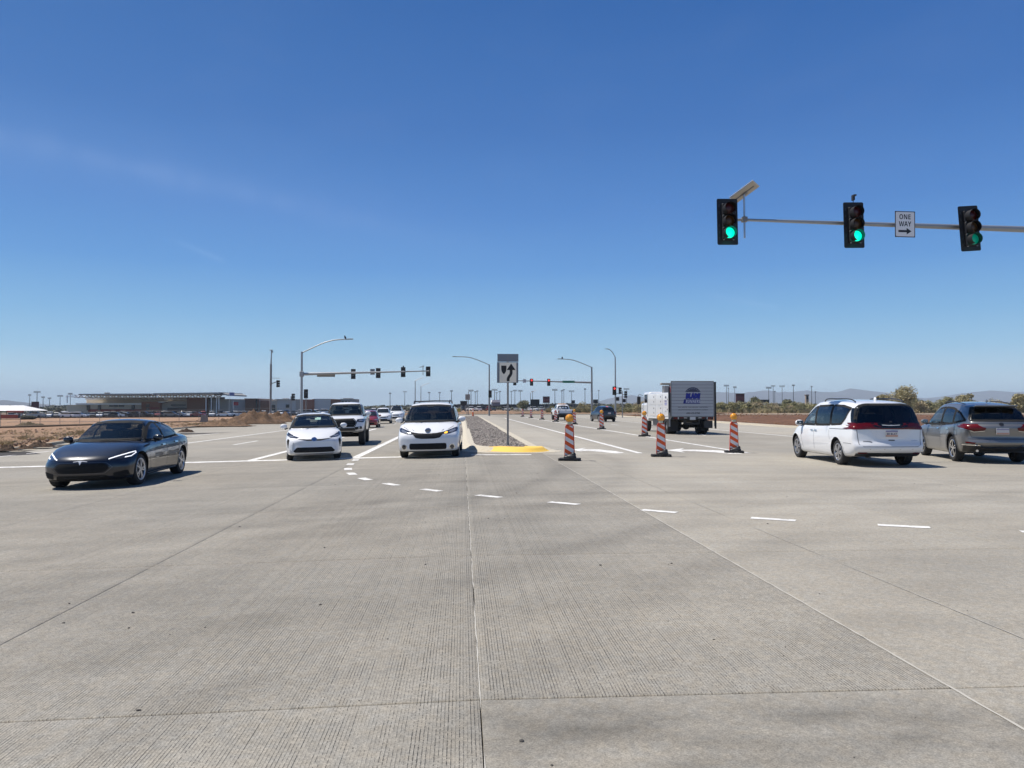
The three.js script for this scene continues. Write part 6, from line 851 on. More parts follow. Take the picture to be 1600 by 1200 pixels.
{
  const D = 300, bot = 648.5, t = pxThing('sports_hall', 'long low hall with two thin canopy roofs on white trusses behind the car park', 'building', 230, D);
  const W2 = (n, x0, x1, y0, y1, m, dep = 30, dz = 0) => pxBox(t, n, x0, x1, y0, y1, D, dep, m, dz);
  W2('wall', 104, 224, 632.5, bot, B.beige, 26); W2('wall_base', 138, 222, 639.4, 643.4, B.red, .3, .3); W2('wall_base', 104, 224, 643.6, bot, B.grey, .3, .28); W2('roof_edge', 120, 224, 630, 632.6, B.steel, 28, 1); W2('upper_wall', 125, 252, 623.8, 630.5, B.beige, 20, -5); W2('upper_wall', 252, 297, 624.4, 632, B.beige, 20, -4);
  for (const [a, b] of [[136, 140.5], [153.5, 158], [206, 210.5]]) W2('doorway', a, b, 632.8, 641, B.dark, .4, .35); for (const [a, b] of [[171, 177], [177.8, 184.5], [186, 194]]) W2('window', a, b, 632.6, 635.6, B.dark, .4, .35);
  W2('brick_tower', 223.5, 253, 628, bot, B.brick, 24, 1.5); for (const y of [[631.4, 635.8], [638, 644]]) W2('window', 231.5, 236, y[0], y[1], B.dark, .4, 1.9); W2('wall_base', 236.5, 251, 636.2, 639, B.red, .3, 1.8);
  W2('wall', 253, 296, 627, bot, B.grey, 24); W2('wall_base', 262, 296, 637, bot, std(lin(.10, .08, .07), .85), .3, .3); W2('window', 267.5, 272, 632, 634.4, B.dark, .4, .4); W2('window', 272.6, 280, 632, 634.4, B.dark, .4, .4); W2('window', 280.6, 290, 632, 634.4, B.dark, .4, .4); W2('porch_roof', 254, 262.5, 627.6, 629.4, B.off, 6, 4);
  W2('brown_tower', 295, 325.5, 621, bot, B.brown, 22, 2); W2('wall', 325.5, 361, 623.4, bot, B.grey, 22); for (const x of [329, 339.5]) W2('wall_fin', x, x + 3, 624, bot, std(lin(.05, .05, .055), .5), .5, .4);
  const slab = (x0, x1, yL, yR, th) => { const a = at(x0, yL, D - 10), b = at(x1, yR, D - 10), g = new THREE.BoxGeometry(1, 1, 26), p = g.attributes.position, q = th * (D - 10) / F; for (let i = 0; i < p.count; i++) { const s = p.getX(i) > 0; p.setXYZ(i, (s ? b.x : a.x) - t.position.x, (s ? b.y : a.y) - (p.getY(i) > 0 ? 0 : q) - t.position.y, p.getZ(i) - 2); } g.computeVertexNormals(); put('canopy_roof', g.toNonIndexed(), B.roofDark, t); const e = g.clone(); e.scale(1, 1, 1); };
  slab(125, 236, 615.4, 614.8, 2.1); slab(241, 349, 614.4, 613, 2.4); slab(346, 356, 613, 616.2, 2.2); W2('canopy_fascia', 126, 236, 617.4, 618.4, B.steel, .5, 9); for (const [x0, x1] of [[126, 190], [192, 250], [252, 300], [302, 348]]) W2('purlin', x0, x1, 620.8, 621.8, B.steel, .5, 5); for (const [x0, x1] of [[127, 190], [191, 252], [253, 300], [301, 347]]) W2('clerestory', x0, x1, 620.2, 624.4, B.off, .5, -3); W2('canopy_fascia', 242, 346, 616.4, 617.6, B.steel, .5, 9); W2('roof_unit', 167, 172, 613.4, 615.2, B.grey, 2, 2); W2('canopy_wing', 111, 130, 619.6, 620.8, B.steel, 4, 4);
  for (let x = 128; x < 348; x += 9) { const a = at(x, 617.6, D), b = at(x + 4.5, 621.6, D), c = at(x + 9, 617.4, D), f = (v) => [v.x - t.position.x, v.y - t.position.y, 5]; put('truss_bar', [bar(f(a), f(b), .26, .26, 6), bar(f(b), f(c), .26, .26, 6)], B.steel, t); }
  for (const x of [122, 333, 341, 349, 352.5]) { const a = at(x, 617.5, D), b = at(x, x < 130 ? 630 : 646, D); put('canopy_column', bar([a.x - t.position.x, b.y - t.position.y, 8], [a.x - t.position.x, a.y - t.position.y, 8], .2, .2, 8), B.steel, t); }
  const fl = (name, label, px, yT, colors) => { const q = pxThing('flag', label, 'flag', px, D - 20), L = relTo(q), h = L(px, yT, D - 20).y; put('flag_pole', cyl(.07, .05, h, 0, h / 2, 0, 8), B.steel, q); colors.forEach((c, i) => { const s = sub('flag_cloth', q, [0, h - .5 - i * 1.4, 0]); put('cloth', new THREE.PlaneGeometry(1.7, 1.2, 8, 4).translate(.9, -.6, 0), std(c, .8), s); const p = s.children[0].geometry.attributes.position; for (let k = 0; k < p.count; k++) p.setZ(k, .15 * Math.sin(p.getX(k) * 3)); }); };
  fl('flag', 'pair of small flags on a white pole right of the canopy hall', 358, 611, [lin(.2, .22, .4)]); fl('flag', 'red flag on a short pole in front of the dark annex', 364.5, 626, [lin(.35, .05, .05)]);
}
{
  const D = 320, t = pxThing('annex_building', 'dark annex with panelled front right of the canopy hall', 'building', 410, D), bot = 648, W2 = (n, x0, x1, y0, y1, m, dep = 24, dz = 0) => pxBox(t, n, x0, x1, y0, y1, D, dep, m, dz);
  W2('wall', 364, 383, 623.6, bot, B.grey); W2('window', 367, 374, 628, 632, B.dark, .4, .4); W2('window', 375, 381, 628, 632, B.dark, .4, .4); W2('wall', 383, 404, 622.6, bot, B.brown, 24, 1); W2('wall', 404, 424, 624, bot, B.grey); W2('wall_fin', 401, 403.5, 624, bot, B.dark, .5, 1.6); W2('wall', 408, 422, 626, bot, B.brown, 2, 1.2); W2('doorway', 425, 430, 633, bot, B.dark, .4, .4); W2('wall', 424, 433, 626, bot, B.beige); W2('wall', 433, 462, 624.6, 642, B.pale); W2('wall', 433, 462, 642, bot, B.grey, 23, .6); W2('roof_edge', 430, 463, 623.4, 624.8, B.off, 25, .8); W2('window', 447, 452, 632, 637, B.dark, .4, .5); W2('roof_unit', 439, 447, 622, 623.6, B.pale, 3, -3);
  const u = pxThing('warehouse', 'grey and brick warehouse behind the two short signal posts', 'building', 515, D), W3 = (n, x0, x1, y0, y1, m, dep = 24, dz = 0) => pxBox(u, n, x0, x1, y0, y1, D, dep, m, dz);
  W3('wall', 462, 491, 624, bot, B.grey); W3('wall', 488, 491.6, 623.6, bot, B.brick, 24, .8); W3('brick_wall', 474, 488, 624.6, 642, B.brick, 2, 1); W3('wall', 491, 517, 623, 641, B.pale, 24, .5); W3('wall', 491, 517, 641, bot, B.grey, 24, .2); W3('brick_wall', 517, 532, 624, bot, B.brown, 24, .6); W3('wall', 532, 549, 623, bot, B.grey, 24); W3('roof_unit', 535, 547, 622, 623.2, B.roofDark, 8, -2); for (const x of [534, 539, 544]) W3('window', x, x + 3.4, 626.5, 631, B.dark, .4, .4);
}
{ // marquee, red barrier and the dark red scoreboards
  const D = 215, t = pxThing('marquee', 'white marquee tent with red eave at the far left', 'tent', 20, D), L = relTo(t), a = L(-45, 642, D), b = L(57, 640, D), pk = L(0, 633.6, D), y = L(0, 641.6, D).y;
  const cx = (a.x + b.x) / 2, hw = (b.x - a.x) / 2, g = new THREE.BufferGeometry(), hz = 6, rx = hw * .62, Y = pk.y; g.setAttribute('position', new THREE.Float32BufferAttribute([cx - hw, y, hz, cx + hw, y, hz, cx + rx, Y, 0, cx - hw, y, hz, cx + rx, Y, 0, cx - rx, Y, 0, cx + hw, y, hz, cx + hw, y, -hz, cx + rx, Y, 0, cx - hw, y, -hz, cx - rx, Y, 0, cx + hw, y, -hz, cx + hw, y, -hz, cx - rx, Y, 0, cx + rx, Y, 0, cx - hw, y, -hz, cx - hw, y, hz, cx - rx, Y, 0], 3)); g.computeVertexNormals(); put('canopy', g, std(lin(.8, .79, .77), .7), t);
  put('eave', [bx(hw * .5, .5, .1, cx + hw * .75, y - .2, hz + .05)], std(lin(.38, .12, .09), .7), t); for (const x of [cx - hw * .9, cx - hw * .3, cx + hw * .3, cx + hw * .95]) for (const z of [-hz * .95, hz * .95]) { const p = put('leg', cyl(.08, .08, y, x, y / 2, z, 8), M.darkMetal, t); }
  const s = pxThing('red_barrier', 'low dull red barrier wall below the white marquee', 'barrier', 14, D - 6), a2 = s; pxBox(a2, 'barrier_panel', -30, -1, 648, 654, D - 6, .5, B.red); pxBox(a2, 'barrier_panel', -.6, 28, 648, 654, D - 6, .5, B.red); pxBox(a2, 'barrier_end', 28.6, 31, 643, 653.6, D - 6, .5, M.darkMetal);
  const k = pxThing('dark_hedge', 'low dark hedge right of the red barrier', 'hedge', 44, D - 6); const hg = new THREE.SphereGeometry(1, 20, 12), hp = hg.attributes.position; for (let i = 0; i < hp.count; i++) { const v = V3().fromBufferAttribute(hp, i), f = 1 + .3 * n3(v.x * 3, v.y * 3, v.z * 3); hp.setXYZ(i, v.x * f, v.y * f, v.z * f); } hg.computeVertexNormals(); const A = at(32, 649, D - 6), A2 = at(55, 654, D - 6); hg.scale((A2.x - A.x) / 2, (A.y - A2.y) / 2 * 1.4, 1).translate(0, .45, 0); put('foliage', hg, std(lin(.03, .032, .022), .95), k);
}
function board(name, label, x0, x1, y0, y1, D, mat, o = {}) { const t = pxThing(name, label, o.cat ?? 'scoreboard', (x0 + x1) / 2, D), L = relTo(t); pxBox(t, 'panel', x0, x1, y0, y1, D, .5, mat, 0, .03); pxBox(t, 'frame_top', x0 - .2, x1 + .2, y0 - .6, y0 + .2, D, .6, M.darkMetal, .08);
  for (const f of [.2, .8]) { const x = L(lerp(x0, x1, f), 0, D).x, y = L(0, y1, D).y; put('post', cyl(.14, .14, y, x, y / 2, -.3, 8), M.galvDull, t); } if (o.band) pxBox(t, 'panel_band', x0 + .6, x1 - .6, lerp(y0, y1, .3), lerp(y0, y1, .75), D, .1, o.band, .12); return t; }
const maroon = std(lin(.10, .022, .022), .6), maroonBand = std(lin(.17, .05, .05), .6), blackB = std(lin(.016, .017, .02), .6);
board('scoreboard', 'dark red scoreboard behind the white marquee', 49, 60, 628.2, 638.6, 330, maroon); board('scoreboard', 'dark red scoreboard left of the white work pickup', 848.4, 859, 620, 629.6, 330, maroon, { band: maroonBand }); board('scoreboard', 'dark red scoreboard above the shrubs right of the truck', 1150, 1163.4, 615.4, 628.4, 300, maroon, { band: maroonBand });
board('billboard', 'black billboard on posts left of the dark red scoreboard', 828.8, 843, 624.6, 633.8, 260, blackB, { cat: 'billboard' }); board('billboard', 'small black board over the end of the gravel median', 719.2, 730.4, 627, 633, 240, blackB, { cat: 'billboard' }); board('billboard', 'small dark board behind the far signal mast pole', 927, 934.4, 624.8, 630, 260, blackB, { cat: 'billboard' }); board('billboard', 'tiny dark board left of the far signal mast pole', 893, 898.4, 626, 630.4, 300, blackB, { cat: 'billboard' }); board('billboard', 'long dark low panel among the shrubs right of the truck', 1187, 1202, 625, 630.4, 290, blackB, { cat: 'billboard' });
{ const t = pxThing('road_sign', 'back of a square sign on two posts beyond the median', 'road sign', 731, 150); pxBox(t, 'sign_plate', 727, 734.4, 616, 624.8, 150, .03, std(lin(.26, .22, .2), .7)); pxBox(t, 'post', 729.2, 730.2, 624, 649, 150, .08, M.galvDull, -.05); pxBox(t, 'post', 731.6, 732.6, 612, 649, 150, .08, M.galvDull, -.05);
  const y = pxThing('yellow_drums', 'low yellow barrier left of the orange delineator', 'barrier', 716, 140); pxBox(y, 'barrier_panel', 708.5, 713.5, 638.6, 643.6, 140, .4, std(lin(.40, .28, .05), .7)); pxBox(y, 'barrier_panel', 714, 719.6, 638.6, 643.6, 140, .4, std(lin(.40, .28, .05), .7));
  const h = pxThing('white_roofed_shed', 'white roofed shed among far parked cars beyond the median', 'building', 775, 330); pxBox(h, 'wall', 769, 781, 628.6, 634, 330, 8, std(lin(.16, .17, .22), .8)); { const L = relTo(h), a = L(767.6, 628.8, 330), b = L(782.4, 628.8, 330), c = L(775, 624.8, 330), g = new THREE.ExtrudeGeometry(new THREE.Shape([new THREE.Vector2(a.x, a.y), new THREE.Vector2(b.x, b.y), new THREE.Vector2(c.x + 1.6, c.y), new THREE.Vector2(c.x - 1.6, c.y)]), { depth: 9, bevelEnabled: false }).translate(0, 0, -8.5); put('roof', g, std(lin(.78, .78, .77), .6), h); }
  const c = pxThing('stone_pillar', 'tan pillar sign standing among the right shrubs', 'pillar sign', 1261.6, 290); pxBox(c, 'shaft', 1259.4, 1263.8, 617.4, 634, 290, 1, std(lin(.33, .26, .2), .85)); pxBox(c, 'cap', 1259, 1264.2, 616.4, 618, 290, 1.2, std(lin(.2, .15, .12), .85)); pxBox(c, 'dark_band', 1260.4, 1262.8, 619, 624, 290, .2, M.darkMetal, .15);
  const fnc = pxThing('dark_fence', 'long dark fence line behind the far parked cars', 'fence', 770, 345); for (let x = 690; x < 892; x += 8) pxBox(fnc, 'fence_panel', x, x + 7.8, 631.8, 635.6, 345, .2, std(lin(.035, .035, .042), .8));
}
// ---------------------------------------------------------------- floodlight masts along the horizon
{
  const D = 640, src = pxThing('floodlight_mast', 'slim floodlight mast on the horizon', 'floodlight', 58, D), flm = std(lin(.20, .21, .22), .5, .4);
  put('pole', new THREE.CylinderGeometry(.2, .34, 1, 10).translate(0, .5, 0), flm, src); const bank = sub('lamp_bank', src, [0, 1, 0]); put('cross_bar', [bx(4.4, .16, .2, 0, -.1, 0), bx(4.0, .16, .2, 0, .6, 0)], flm, bank); const lamp = bx(.5, .46, .4, 0, 0, 0, .1); for (const y of [.12, .86]) for (let i = 0; i < 6; i++) { const m = put('lamp', lamp, flm, bank); m.position.set(-1.9 + i * .76, y, .15); }
  const narrow = pxThing('floodlight_mast', 'narrow floodlight mast on the horizon', 'floodlight', 46, D); put('pole', new THREE.CylinderGeometry(.2, .34, 1, 10).translate(0, .5, 0), flm, narrow); const nb = sub('lamp_bank', narrow, [0, 1, 0]); put('cross_bar', bx(2.2, .16, .2, 0, -.1, 0), flm, nb); for (let i = 0; i < 3; i++) { const m = put('lamp', bx(.6, .9, .5, 0, 0, 0, .1), flm, nb); m.position.set(-.75 + i * .75, .35, .1); }
  const list = [[46.5, 618, 1], [58, 613.4, 1], [67.5, 621.4, 1], [77.5, 623, 1], [94, 619.4, 1], [110, 616, 1], [609.5, 615, 0], [632.5, 612.6, 1], [670.7, 614, 0], [687, 614, 0], [705.5, 611.4, 0], [736, 611.2, 1], [742.7, 612.6, 0], [745.8, 611.4, 0], [772.8, 610, 1], [776, 614, 0], [781, 612.4, 0], [799, 612, 0], [804.5, 611, 1], [813, 611.4, 1], [832, 612.4, 0], [867, 610, 1], [881, 609.4, 0], [878, 611, 0], [893, 612, 1], [914, 608.4, 0], [935.5, 610.6, 0], [979, 608.6, 1], [1135, 603.4, 1], [1138, 607, 0], [1148, 605.8, 1], [1201, 606.8, 1], [1208, 603.6, 1], [1210.5, 612, 0], [1222, 604.2, 1], [1239.6, 602.6, 0], [1268, 604.4, 0], [1274, 613, 0]];
  const r = rng(3); let used = [false, false]; list.forEach(([px, py, wide], i) => { const d = 560 + 190 * r(), p = at(px, py, d), s = wide ? src : narrow, o = used[wide] ? copy(s, [0, 0, 0], 0) : s; used[wide] = true; o.position.set(p.x, 0, -d); o.rotation.y = (r() - .5) * 1.2; o.children[0].scale.set(1, p.y, 1); o.children[1].position.y = p.y; const k = wide ? .8 + r() * .4 : .7 + r() * .4; o.children[1].scale.setScalar(k);
    const where = px < 120 ? 'left of the canopy hall' : px < 700 ? 'behind the waiting cars' : px < 760 ? 'beyond the gravel median' : px < 860 ? 'right of the keep right sign' : px < 1000 ? 'behind the dark sport utility' : px < 1180 ? 'right of the equipment truck' : 'above the shrubs left of the right minivan';
    tag(o, (wide ? 'slim mast with a wide bank of floodlights ' : 'slim mast with a narrow lamp cluster ') + where, 'floodlight', 'floodlight masts ' + where + (wide ? ', wide' : ', narrow')); });
}
// ---------------------------------------------------------------- parked cars in the far lots
{
  const kinds = {}; const sideExt = (pts, w, bev = .08) => { const g = new THREE.ExtrudeGeometry(new THREE.Shape(pts.map(([a, b]) => new THREE.Vector2(a, b))), { depth: w - 2 * bev, bevelEnabled: true, bevelSize: bev * .6, bevelThickness: bev, bevelSegments: 2, curveSegments: 4 }); return g.translate(0, 0, -(w - 2 * bev) / 2).rotateY(-Math.PI / 2); };
  const defs = { car: [[[-2.1, .25], [2.15, .25], [2.2, .6], [1.9, .78], [.95, .92], [-1.9, .98], [-2.2, .85]], [[1.1, .9], [.3, 1.36], [-.9, 1.38], [-1.75, .95]], [[.25, 1.34], [.1, 1.44], [-.8, 1.45], [-1.0, 1.34]], .32], suv: [[[-2.2, .3], [2.2, .3], [2.25, .75], [1.95, .95], [1.1, 1.06], [-2.2, 1.08], [-2.3, .8]], [[1.2, 1.04], [.55, 1.58], [-1.9, 1.6], [-2.2, 1.05]], [[.5, 1.56], [.35, 1.7], [-1.8, 1.72], [-2.0, 1.56]], .36], truck: [[[-2.7, .45], [2.6, .45], [2.65, .95], [2.4, 1.1], [1.2, 1.16], [-2.7, 1.12]], [[1.25, 1.12], [.6, 1.72], [-.7, 1.74], [-.85, 1.12]], [[.55, 1.7], [.4, 1.84], [-.55, 1.85], [-.72, 1.7]], .4] };
  const tyreG = new THREE.CylinderGeometry(1, 1, .22, 16).rotateZ(Math.PI / 2); const words = [['white', lin(.7, .7, .7)], ['silver', lin(.34, .35, .36)], ['black', lin(.015, .015, .017)], ['grey', lin(.1, .105, .11)], ['red', lin(.22, .015, .015)], ['blue', lin(.02, .05, .14)]]; const kindWord = { car: 'saloon car', suv: 'sport utility', truck: 'pickup truck' };
  function parked(kind, colour, x, z, turn, lot) {
    const key = kind + colour, [word, c] = words[colour]; let t; const label = `${word} ${kindWord[kind]} parked in the ${lot}`, group = `${word} ${kindWord[kind]}s in the ${lot}`;
    if (!kinds[key]) { const [a, b, rf, R] = defs[kind]; t = thing('parked_' + (kind === 'truck' ? 'pickup' : kind === 'suv' ? 'suv' : 'car'), label, kind === 'truck' ? 'pickup truck' : kind === 'suv' ? 'sport utility' : 'car'); const pm = phys({ color: c, roughness: .4, clearcoat: 1, clearcoatRoughness: .08 }); put('body', sideExt(a, 1.8), pm, t); put('windows', sideExt(b, 1.62), M.glass, t); put('roof', sideExt(rf, 1.44), pm, t); for (const zz of [1.35, -1.35]) for (const s of [.82, -.82]) { const w = put('wheel', tyreG, M.rubber, t); w.scale.set(1, R, R); w.position.set(s, R, zz); } kinds[key] = t; }
    else { const s = kinds[key]; t = copy(s, [0, 0, 0], 0, label, group); }
    t.userData.group = group; t.position.set(x, G(x), z); t.rotation.y = turn; return t; }
  const r = rng(91); const pick = () => { const q = r(); return q < .36 ? 0 : q < .5 ? 1 : q < .72 ? 2 : q < .88 ? 3 : q < .95 ? 4 : 5; }, kd = () => { const q = r(); return q < .45 ? 'car' : q < .82 ? 'suv' : 'truck'; };
  for (const [D, step, p0, p1, base] of [[246, 13, 56, 620, Math.PI / 2], [262, 11.5, 20, 610, 0], [277, 12.5, 90, 615, 0]]) for (let px = p0; px < p1; px += step * (.8 + .5 * r())) { if (r() < (D < 250 ? .55 : .2)) continue; const p = at(px, 640, D + 3 * r()); parked(kd(), pick(), p.x, p.z, base + (r() < .5 ? Math.PI : 0) + (r() - .5) * .12 + (base ? 0 : .25), 'left car park before the hall'); }
  parked('suv', 0, at(108, 640, 240).x, -240, 1.3, 'left car park, nose to the barrier'); parked('suv', 0, at(122, 640, 240).x, -240, 1.75, 'left car park, nose to the barrier');
  for (let px = 692; px < 775; px += 5.5 + 3 * r()) { if (r() < .15) continue; const p = at(px, 640, 300 + 20 * r()); parked(kd(), pick(), p.x, p.z, (r() < .5 ? 0 : Math.PI) + r() * .5, 'far lot beyond the median'); }
  for (let px = 782; px < 868; px += 7 + 5 * r()) { if (r() < .35) continue; const p = at(px, 640, 325 + 15 * r()); parked(kd(), pick(), p.x, p.z, r() * .6, 'far lot behind the work pickup'); }
}
// ---------------------------------------------------------------- desert shrubs and trees
function foliage(seed, w, h, n, leaf, gap = .25, low = .1) {          // leaf-sized faces gathered in uneven clumps
  const r = rng(seed), pos = [], col = [], clumps = []; const K = 16;
  for (let i = 0; i < K; i++) { const a = r() * 6.283, q = Math.sqrt(r()) * .82, y = low + (1 - low) * Math.pow(r(), .8); const k = Math.sqrt(Math.max(.08, 1 - Math.pow(Math.abs(y - .45) * 1.55, 2))); clumps.push([Math.cos(a) * q * w / 2 * k, y * h * .86, Math.sin(a) * q * w / 2 * k, (.12 + .17 * r()) * Math.min(w, h), .7 + .55 * r()]); }
  for (let i = 0; i < n; i++) { const c = clumps[(r() * K) | 0], u = r() * 2 - 1, a = r() * 6.283, s = Math.sqrt(1 - u * u), R = c[3] * Math.pow(r(), .36) * (1 + .5 * r()); let x = c[0] + s * Math.cos(a) * R, y = c[1] + u * R * .8, z = c[2] + s * Math.sin(a) * R; if (y < .02) y = .02 + r() * .1;
    const A = V3(r() - .5, r() - .5, r() - .5).normalize(), Bv = V3(r() - .5, r() - .5, r() - .5).cross(A).normalize(), l = leaf * (.6 + .8 * r()), b = l * .55, t = c[4] * (.78 + .44 * r());
    for (const [p, q] of [[-l, 0], [0, -b], [l, 0], [-l, 0], [l, 0], [0, b]]) { pos.push(x + A.x * p + Bv.x * q, y + A.y * p + Bv.y * q, z + A.z * p + Bv.z * q); col.push(t, t, t); } }
  const g = new THREE.BufferGeometry(); g.setAttribute('position', new THREE.Float32BufferAttribute(pos, 3)); g.setAttribute('color', new THREE.Float32BufferAttribute(col, 3)); g.computeVertexNormals(); return g;
}
function limbs(seed, h, n, r0) { const r = rng(seed), out = []; for (let i = 0; i < n; i++) { const a = i / n * 6.283 + r(), s = .25 + .5 * r(), x = Math.cos(a) * s * h * .5, z = Math.sin(a) * s * h * .5, y = h * (.5 + .3 * r()); out.push(bar([0, 0, 0], [x * .4, y * .5, z * .4], r0, r0 * .7, 6), bar([x * .4, y * .5, z * .4], [x, y, z], r0 * .7, r0 * .25, 6)); } return merge(out); }
{
  const bark = std(lin(.07, .05, .035), .9), tone = [lin(.27, .25, .12), lin(.32, .28, .145), lin(.21, .20, .098), lin(.36, .295, .18)].map((c) => new THREE.MeshStandardMaterial({ color: c, roughness: .85, vertexColors: true }));
  const srcs = []; for (let k = 0; k < 6; k++) { const t = thing('desert_shrub', 'olive desert shrub', 'shrub'); put('foliage', foliage(200 + k, 4.2 + (k % 3), 2.6 + .25 * k, 1500, .16), tone[k % 4], t); put('stem', limbs(300 + k, 2.4, 6, .05), bark, t); srcs.push([t, false]); }
  const r = rng(55); const zones = [[862, 1000, 185, 300, 34, .78, 'behind the dark sport utility'], [1120, 1290, 196, 330, 78, 1, 'right of the equipment truck'], [1290, 1440, 215, 330, 40, 1.05, 'behind the right white minivan'], [1430, 1680, 190, 330, 80, 1.12, 'behind the grey sport utility'], [985, 1120, 215, 320, 40, .95, 'behind the equipment truck']];
  for (const [p0, p1, d0, d1, n, k, where] of zones) for (let i = 0; i < n; i++) { const px = p0 + (p1 - p0) * (i + r()) / n, D = d0 + (d1 - d0) * Math.pow(r(), 1.3), p = at(px, 640, D), q = (r() * 6) | 0, [s, used] = srcs[q], hue = ['olive', 'pale tan-green', 'dark olive', 'straw-coloured', 'broad olive', 'tall pale'][q], o = used ? copy(s, [0, 0, 0], 0) : s; srcs[q][1] = true; o.position.set(p.x, G(p.x) - .02, p.z); const f = k * (.52 + .46 * r()); o.scale.set(f * (1 + .3 * r()), f * (.8 + .3 * r()), f); o.rotation.y = r() * 6.3; tag(o, hue + ' desert shrub ' + (D < d0 + 25 ? 'at the near edge of' : 'deeper in') + ' the scrub ' + where, 'shrub', 'desert shrubs ' + where); }
  const tree = (px, yT, D, w, label, k, tn2) => { const p = at(px, yT, D), g0 = G(p.x), h = p.y - g0, t = thing('desert_tree', label, 'tree', [p.x, g0, p.z]); put('crown', foliage(400 + k, w, h * 1.05, 4200, .2, .3, .22), tone[tn2], t); put('trunk', limbs(500 + k, h * .9, 7, .12), bark, t); };
  tree(1408, 606.5, 190, 7.6, 'tallest olive tree above the rear roof of the white minivan', 1, 1); tree(1378, 616, 200, 4.2, 'smaller bushy tree just left of the tallest olive tree', 2, 1); tree(1510, 615.5, 195, 5.4, 'feathery tree above the roof of the grey sport utility', 3, 1); tree(1428, 621, 205, 4.6, 'round bushy tree just right of the tallest olive tree', 8, 2); tree(1592, 617.5, 195, 4.2, 'bushy tree cut by the right picture edge', 4, 1); tree(1478, 622, 230, 6, 'low broad tree between the two taller right trees', 5, 0); tree(1182, 621, 260, 5, 'dark bushy tree right of the rightmost red scoreboard', 6, 2); tree(817, 625.5, 330, 4.6, 'round dark tree between white shed and black billboard', 7, 2); tree(1231, 625, 270, 4, 'low dark bush tree left of the tan pillar sign', 9, 2);
  struct('scrub_ground', gridMesh(range(20, 420, 60), range(-193, -360, 24), (x, z) => [x, G(x) + .02, z], soilCol([.25, .19, .105], [.17, .14, .075]), 6), soil);
  { const r = rng(88), blade = []; for (let i = 0; i < 14; i++) { const a = r() * 6.28, q = .35 * r(), x = Math.cos(a) * q, z = Math.sin(a) * q, h = .35 + .5 * r(), w = .05, g = new THREE.BufferGeometry(); g.setAttribute('position', new THREE.Float32BufferAttribute([x - w, 0, z, x + w, 0, z + w, x * 1.7, h, z * 1.7], 3)); g.computeVertexNormals(); blade.push(g); }
    const N = 9000, m = new THREE.InstancedMesh(merge(blade), std(lin(1, 1, 1), .9), N), o = new THREE.Object3D(), c = new THREE.Color(); m.name = 'dry_scrub_grass'; tag(m, 'low dry grass and brush between the desert shrubs', 'grass'); m.userData.kind = 'stuff';
    for (let i = 0; i < N; i++) { const px = 855 + 800 * r(), D = 194 + 120 * r() * r(), p = at(px, 640, D), s = .7 + 1.1 * r(); o.position.set(p.x, G(p.x), p.z); o.scale.set(s * 1.4, s, s * 1.4); o.rotation.y = r() * 6.3; o.updateMatrix(); m.setMatrixAt(i, o.matrix); const q = r(); c.setRGB(lerp(.40, .24, q), lerp(.32, .225, q), lerp(.18, .11, q)); m.setColorAt(i, c); } scene.add(m); }
  // the far line of trees and roofs that reads as one mass
  const N = 2600, m = new THREE.InstancedMesh(foliage(77, 1.3, .95, 110, .14), new THREE.MeshStandardMaterial({ color: lin(.10, .10, .066), roughness: .9, vertexColors: true }), N), o = new THREE.Object3D(); m.name = 'far_treeline'; tag(m, 'far dark line of trees along the horizon', 'treeline'); m.userData.kind = 'stuff';
  for (let i = 0; i < N; i++) { const px = -250 + 2100 * r(), D = 420 + 500 * r(), p = at(px, 640, D), left = px < 850, s = (left ? 3.2 : 3.6) * (.6 + .7 * r()) * (D / 600); o.position.set(p.x, G(p.x) - .2, p.z); o.scale.set(s * 2.2, s, s * 2.2); o.rotation.y = r() * 6.3; o.updateMatrix(); m.setMatrixAt(i, o.matrix); } scene.add(m);
}
// ---------------------------------------------------------------- mountains
function ridge(label, D, pts, seed, depth = 1800) {
  const P2 = pts.map(([px, py]) => at(px, py, D)), xs = P2.map((p) => p.x), c = curve(P2.map((p) => [p.x, p.y])), n = 150, x0 = xs[0], x1 = xs[xs.length - 1];
  const g = gridMesh(range(x0, x1, n), range(-1, 1, 16), (x, v) => { const k = 1 - Math.abs(v), hgt = Math.max(4, c(x)) * (1 + .05 * n2(x * .012 + seed, 1)), e = Math.pow(k, 1.15), f = v > 0 ? 1 : 1; return [x + 60 * n2(v * 2, x * .002 + seed) * (1 - k), -6 + (hgt + 6) * e * (1 + (k < .98 ? .30 * n2(x * .006 + seed, v * 1.4) + .14 * n2(x * .02, v * 3 + seed) : 0) * (1 - e)), -D + v * depth]; }, (x, z) => { const q = .9 + .25 * fbm(x * .003, z * .003, 3); return [.12 * q, .105 * q, .095 * q]; }, 400);
  const m = struct('mountain', g, std(lin(.8, .85, .95), .95, 0, { vertexColors: true })); return m;
}
ridge('', 6800, [[880, 636], [930, 629], [955, 621.5], [985, 617.5], [1010, 620], [1060, 622], [1100, 617], [1128, 612.6], [1150, 614], [1180, 611.4], [1197, 609.6], [1215, 612.4], [1240, 612.6], [1258, 610], [1280, 612], [1310, 612.4], [1334, 607], [1352, 611], [1380, 617], [1420, 622.5], [1450, 624.5], [1480, 619], [1515, 613.4], [1545, 610.4], [1575, 612.4], [1620, 613.4], [1700, 618], [1800, 626], [1900, 634]], 4);
ridge('', 4600, [[-160, 637], [-60, 629], [0, 625.8], [8, 625.4], [18, 628.4], [28, 628.6], [45, 633.4], [58, 631.2], [70, 631.8], [84, 634.8], [96, 633], [108, 632.6], [122, 636], [135, 638]], 17, 900);

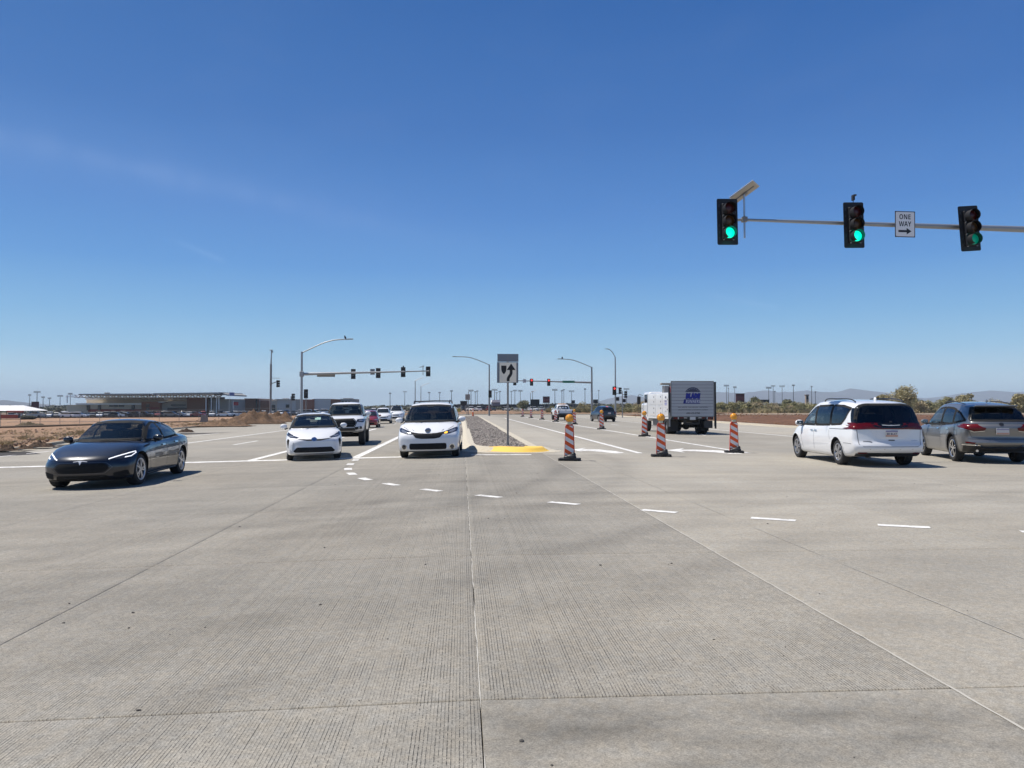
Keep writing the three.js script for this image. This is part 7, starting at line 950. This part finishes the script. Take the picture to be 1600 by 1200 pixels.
// ---------------------------------------------------------------- picture
const renderer = new THREE.WebGLRenderer({ antialias: true });
renderer.setSize(W, H); renderer.toneMapping = THREE.LinearToneMapping; renderer.toneMappingExposure = EXPOSURE; renderer.shadowMap.enabled = true;
renderer.render(scene, camera);
